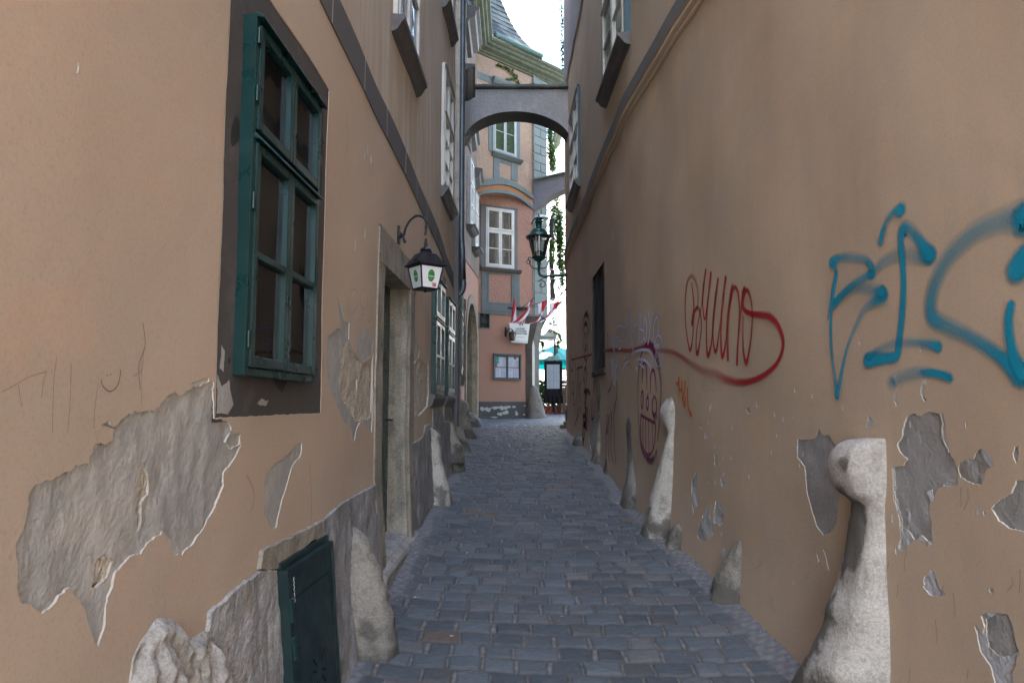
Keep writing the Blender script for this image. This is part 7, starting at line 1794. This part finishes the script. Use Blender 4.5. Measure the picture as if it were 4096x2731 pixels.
leaves('climbing_vine', [(A(2210, 960, 22), A(2212, 1050, 22), .06)], 160, .09, LF, 'short climber on the tower side below the highest black sign', 'climbing plant', stem=stemm)
pu = lambda u, v, o=.05: PU.F(PU(u, v, o)[0], o, PU(u, v, o)[1])
leaves('climbing_vine', [(pu(1988, 258), pu(2035, 275), .03), (pu(2035, 275), pu(2060, 300), .08), (pu(2060, 300), pu(2078, 340), .05), (pu(2020, 320), pu(2060, 315), .03), (pu(2127, 335), pu(2150, 342), .04)], 420, .06, LF, 'thin climber creeping under the green cornice of the tower', 'climbing plant', stem=stemm)
leaves('climbing_vine', [((1.175, 15.35, 9.9), (1.175, 15.35, 12.4), .03), ((1.18, 15.35, 9.3), (1.18, 15.35, 9.9), .02)], 170, .07, LF, 'ivy leaves sticking out over the top of the grey upper wall', 'climbing plant', stem=stemm)
# inn sign on its post
Ys = 25.0
T = thing('inn_sign', A(2222, 1655, Ys), 'scrolled inn sign lettered Griechenbeisl on a dark post', 'sign')
c9p = lambda x, y: A(*C(*c9, [(x, y)])[0], Ys)
ol = [(405, 1045), (430, 1040), (540, 1035), (590, 1005), (620, 960), (650, 915), (700, 925), (760, 965), (820, 1000), (880, 1010), (900, 1060), (895, 1130), (850, 1160), (790, 1175), (720, 1190), (660, 1170), (590, 1165), (520, 1175), (470, 1150), (405, 1125)]
pt = [c9p(*p) for p in ol]; I2 = lambda x, y, z: Vector((x, Ys+y, z))
mb = MB(); mb.prism(I2, [(p.x, p.z) for p in pt], -.02, .02); mb.build('board', simple('pale_green_board', (.42, .50, .46), .5, var=.15), T)
mb = MB(); tl = c9p(640, 1135); It = lambda x, y, z: Vector((x, Ys-.022-y, z)); text_mesh(mb, 'Griechenbeisl', It, tl.x, tl.z, .125, sx=.86, y=.004, th=.002); mb.build('lettering', simple('sign_text', (.03, .03, .03), .5), T, recalc=False)
mb = MB(); text_mesh(mb, 'G', It, c9p(432, 1135).x+.02, tl.z, .125, sx=.9, y=.008, th=.004); mb.build('lettering', simple('sign_red_letter', (.30, .02, .02), .5), T, recalc=False)
mb = MB(); bp_ = A(2221, 1655, Ys); mb.tube([(bp_.x, Ys+.05, 1.1), (bp_.x, Ys+.05, c9p(800, 1000).z)], .035, 10)
cp = [c9p(680, 780), c9p(760, 770), c9p(850, 790), c9p(930, 870), c9p(1000, 950), c9p(1020, 1040)]
mb.tube(cspline([tuple(p) for p in cp], 6), .010, 6); mb.tube([c9p(690, 770), c9p(960, 770)], .02, 6); mb.tube([c9p(760, 780), c9p(760, 960)], .008, 6)
mb.tube([c9p(400, 1130), c9p(470, 1155), c9p(520, 1180), c9p(600, 1172), c9p(660, 1178), c9p(720, 1196), c9p(800, 1182), c9p(900, 1140)], .012, 6)
mb.build('post', M['black'], T)
for px_, py_ in ((815, 700), (725, 735)):
    c_ = c9p(px_, py_); T2 = thing('floodlight', c_, 'square floodlight over the inn sign, %s' % ('the right one, tilted like a diamond' if px_ > 800 else 'the left one, half hidden by the tower'), 'floodlight', 'floodlights over the inn sign')
    Fl = frame(c_, Vector((.75, 0, .5)).normalized(), (0, -1, 0), Vector((-.5, 0, .75)).normalized()); s_ = .055
    mb = MB(); mb.box(Fl, -s_, s_, -.05, .0, -s_, s_); mb.tube([Fl(0, -.02, -s_), c_+Vector((0, 0, -.14))], .012, 6); mb.build('housing', M['black'], T2, bevel=.004)
    mb = MB(); mb.box(Fl, -s_*.75, s_*.75, .001, .004, -s_*.75, s_*.75); mb.build('lens', simple('blue_grey_lens', (.35, .45, .5), .2), T2)
leaves('hanging_vine', [(c9p(680, 890), c9p(860, 970), .05), (c9p(860, 970), c9p(980, 1060), .08), (c9p(960, 1040), c9p(1010, 1220), .07), (c9p(900, 1150), c9p(930, 1350), .07), (c9p(930, 1250), c9p(890, 1500), .05), (c9p(400, 1170), c9p(390, 1500), .05), (c9p(520, 1200), c9p(540, 1450), .035), (c9p(560, 1240), c9p(440, 1200), .04)], 620, .075, LF, 'vine draped over the inn sign and trailing from its bracket', 'hanging plant', stem=stemm)
# umbrella
Yu = 27.5; ap = A(2218, 1380, Yu)
T = thing('parasol', (ap.x, Yu, 1.1), 'teal beer garden parasol behind the inn sign', 'parasol')
M['teal'] = simple('teal_canvas', (.0, .27, .27), .7, var=.12)
t_ = M['teal'].node_tree; tr = N(t_, 'BsdfTranslucent'); tr.inputs['Color'].default_value = (0, .4, .38, 1); mx = N(t_, 'MixShader'); mx.inputs[0].default_value = .3; b_ = t_.nodes['Principled BSDF']; t_.links.new(b_.outputs[0], mx.inputs[1]); t_.links.new(tr.outputs[0], mx.inputs[2]); t_.links.new(mx.outputs[0], t_.nodes['Material Output'].inputs[0])
R_ = 1.9; zr = A(2200, 1443, Yu-1.2).z; mb = MB(); k = 8; a0 = .18
rim = [Vector((ap.x+R_*math.cos(a0+2*math.pi*i/k), Yu+R_*math.sin(a0+2*math.pi*i/k), zr)) for i in range(k)]
mid = [ap.lerp(p, .5)+Vector((0, 0, .0)) for p in rim]
for i in range(k):
    j = (i+1) % k; sag = Vector((0, 0, -.05)); m_ = (rim[i]+rim[j])/2-sag*1.0; mm = (mid[i]+mid[j])/2+sag*.5
    mb.add([ap, mid[i], mm, mid[j]], [(0, 1, 2), (0, 2, 3)], 0, False); mb.add([mid[i], rim[i], m_, mm], [(0, 1, 2, 3)], 0, False); mb.add([mm, m_, rim[j], mid[j]], [(0, 1, 2, 3)], 0, False)
    d = Vector((0, 0, -.20)); mb.add([rim[i], m_, m_+d, rim[i]+d], [(0, 1, 2, 3)], 0); mb.add([m_, rim[j], rim[j]+d, m_+d], [(0, 1, 2, 3)], 0)
mb.build('canopy', M['teal'], T, recalc=False)
mb = MB(); mb.tube([(ap.x, Yu, 1.1), (ap.x, Yu, ap.z+.05)], .03, 8)
for p in rim: mb.tube([ap+Vector((0, 0, -.04)), p+Vector((0, 0, -.03))], .012, 5)
mb.build('pole', simple('wood_pole', (.2, .12, .06), .6), T)
# printed beer glass, red word and lettered valance, laid on the front panels
def on_canopy(u, v, lift=.02):
    r = Vector(ray(u, v)); best_ = None
    for i in range(k):
        j = (i+1) % k; n_ = (rim[i]-ap).cross(rim[j]-ap); den = r.dot(n_)
        if abs(den) < 1e-6: continue
        t = (ap-Vector((0, 0, EYE))).dot(n_)/den; p = Vector((0, 0, EYE))+r*t
        e1 = rim[i]-ap; e2 = rim[j]-ap; w_ = p-ap
        d11, d12, d22, w1, w2 = e1.dot(e1), e1.dot(e2), e2.dot(e2), w_.dot(e1), w_.dot(e2); D = d11*d22-d12*d12
        s_, q_ = (d22*w1-d12*w2)/D, (d11*w2-d12*w1)/D
        if s_ >= -.02 and q_ >= -.02 and s_+q_ <= 1.15 and (best_ is None or t < best_[0]): best_ = (t, p)
    p = best_[1] if best_ else at_y(u, v, Yu-1.5)
    return p+(Vector((0, 0, EYE))-p).normalized()*.0+Vector((0, -.05, .06))*1.0
cm = (2100, 1200, 2.85)
def blob(pts, mat, T, name='print'):
    mb = MB(); pp = cspline(pts+[pts[0]], 5)[:-1]; P3 = [on_canopy(*C(*cm, [p[:2]])[0]) for p in pp]; c_ = sum(P3, Vector((0, 0, 0)))/len(P3)
    mb.add(P3+[c_], [(i, (i+1) % len(P3), len(P3)) for i in range(len(P3))], 0); return mb.build(name, mat, T, recalc=False)
blob([(145, 680), (165, 640), (200, 615), (260, 612), (300, 618), (312, 640), (300, 665), (270, 660), (250, 680), (200, 695), (150, 695)], M['wtxt'], T)
# menu board on a stand
Ym = 24.5
T = thing('menu_stand', A(2212, 1655, Ym), 'tall black draped menu board on a stand at the street end of the alley', 'menu board')
bx0, bx1 = A(2177, 1500, Ym).x, A(2249, 1500, Ym).x; bz1 = A(2210, 1443, Ym).z; bz0 = A(2210, 1585, Ym).z
Im = frame((bx0, Ym, bz0), (1, 0, 0), (0, -1, 0), (0, 0, 1)); W_ = bx1-bx0; H_ = bz1-bz0
mb = MB(); mb.box(Im, 0, W_, -.05, 0, 0, H_); mb.build('board', M['matblack'], T, bevel=.006)
mb = MB()
for b_ in ((0, .07, 0, H_), (W_-.07, W_, 0, H_), (.07, W_-.07, 0, .07), (.07, W_-.07, H_-.09, H_)): mb.box(Im, b_[0], b_[1], .001, .03, b_[2], b_[3])
mb.build('board_frame', M['matblack'], T, bevel=.004)
px0 = A(2187, 1500, Ym).x-bx0; px1 = A(2239, 1500, Ym).x-bx0
M['bluesheet'] = simple('blue_grey_sheet', (.26, .33, .37), .6, var=.05)
for j in range(3):
    for i in range(2): sheet(T, Im, px0+(px1-px0)*i/2+.004, px0+(px1-px0)*(i+1)/2-.004, H_-.13-.29*(j+1)+.006, H_-.13-.29*j, .004, 12, mat=M['bluesheet'])
mb = MB(); hx0, hx1 = A(2191, 1440, Ym).x-bx0, A(2233, 1440, Ym).x-bx0
mb.prism(Im, [(hx0, H_+.02), (hx1, H_+.04), (hx1+.01, H_+.19), (hx0+.02, H_+.17)], -.02, .0); hd = mb.build('header_panel', simple('grey_green_header', (.22, .26, .25), .5), T)
mb = MB(); mb.box(Im, (hx0+hx1)/2-.06, (hx0+hx1)/2+.06, .001, .003, H_+.08, H_+.12); mb.build('emblem', M['badge'], hd)
mb = MB()
for s in (-1, 1): mb.tube([Im((hx0+hx1)/2+s*(.20+.03*math.cos(t)), -.01, H_+.08+.05*math.sin(t)) for t in [i*math.pi/5 for i in range(8)]], .006, 5)
mb.tube([Im(W_*.5, -.08, -.55), Im(W_*.5, -.06, .1)], .03, 8); mb.tube([Im(W_*.5-.3, .1, -.62), Im(W_*.5, -.06, -.2)], .016, 6); mb.tube([Im(W_*.5+.1, .2, -.62), Im(W_*.5, -.06, -.2)], .016, 6); mb.tube([Im(W_*.5+.28, -.2, -.62), Im(W_*.5, -.06, -.2)], .016, 6)
mb.build('stand', M['matblack'], T)
mb = MB(); kx = 16; vs = []
for i in range(kx+1):
    x = -.02+(W_+.04)*i/kx; y = .012+.02*math.sin(i*1.7); vs += [Im(x, y, .02), Im(x, y*1.8, -.13-.04*math.sin(i*.9)), Im(x+.02*math.sin(i), y*2, -.24)]
mb.add(vs, [(3*i+q, 3*i+3+q, 3*i+4+q, 3*i+1+q) for i in range(kx) for q in (0, 1)], 0, True); mb.build('drape', M['matblack'], T, recalc=False)
# planter with hedge
Yp = 26.0; xa, xb = A(2150, 1640, Yp).x, A(2262, 1640, Yp).x
T = thing('planter', (xa, Yp, 1.12), 'long terracotta planter behind the menu board', 'planter')
mb = MB(); Ip = lambda x, y, z: Vector((x, Yp+y, z)); zp = A(2200, 1622, Yp).z
mb.box(Ip, xa-.2, xb+.3, 0, .5, 1.1, zp-.05); mb.box(Ip, xa-.23, xb+.33, -.03, .53, zp-.05, zp); mb.build('trough', simple('terracotta', (.30, .085, .05), .8, var=.2), T, bevel=.01)
leaves('hedge', [(Vector((xa-.2, Yp+.25, zp+.1+.16*j)), Vector((xb+.3 if j < 4 else xa+.5, Yp+.25, zp+.1+.16*j)), .18) for j in range(6)], 2600, .10, LF, 'dark laurel hedge growing in the terracotta planter', 'hedge', stem=stemm)
# lattice screen
Yl = 25.6; xl_, xr_ = A(2249, 1500, Yl).x, A(2249, 1500, Yl).x+1.6; zt_ = A(2260, 1478, Yl).z; zm_ = A(2260, 1522, Yl).z
T = thing('lattice_screen', (xl_, Yl, 1.1), 'brown wooden screen with diamond lattice on top right of the menu board', 'screen')
M['wood'] = simple('dark_brown_wood', (.07, .04, .025), .6)
mb = MB(); Il = lambda x, y, z: Vector((xl_+x, Yl+y, z)); hL = zt_-zm_
for s in (-1, 1):
    x = -hL
    while x < 1.6:
        a_ = [x, x+hL]; z_ = [zm_, zt_] if s > 0 else [zt_, zm_]
        mb.tube([Il(a_[0], .01*s, z_[0]), Il(a_[1], .01*s, z_[1])], .010, 4); x += .085
mb.build('lattice', M['wood'], T)
mb = MB(); mb.box(Il, 0, 1.6, -.03, .03, zt_, zt_+.05); mb.box(Il, 0, 1.6, -.03, .03, zm_-.05, zm_); mb.box(Il, -.06, 0, -.04, .04, 1.1, zt_+.08)
z = 1.2
while z < zm_-.1: mb.box(Il, 0.001, 1.6, -.015, .015, z, z+.09); z += .105
mb.build('boards', M['wood'], T, bevel=.003)
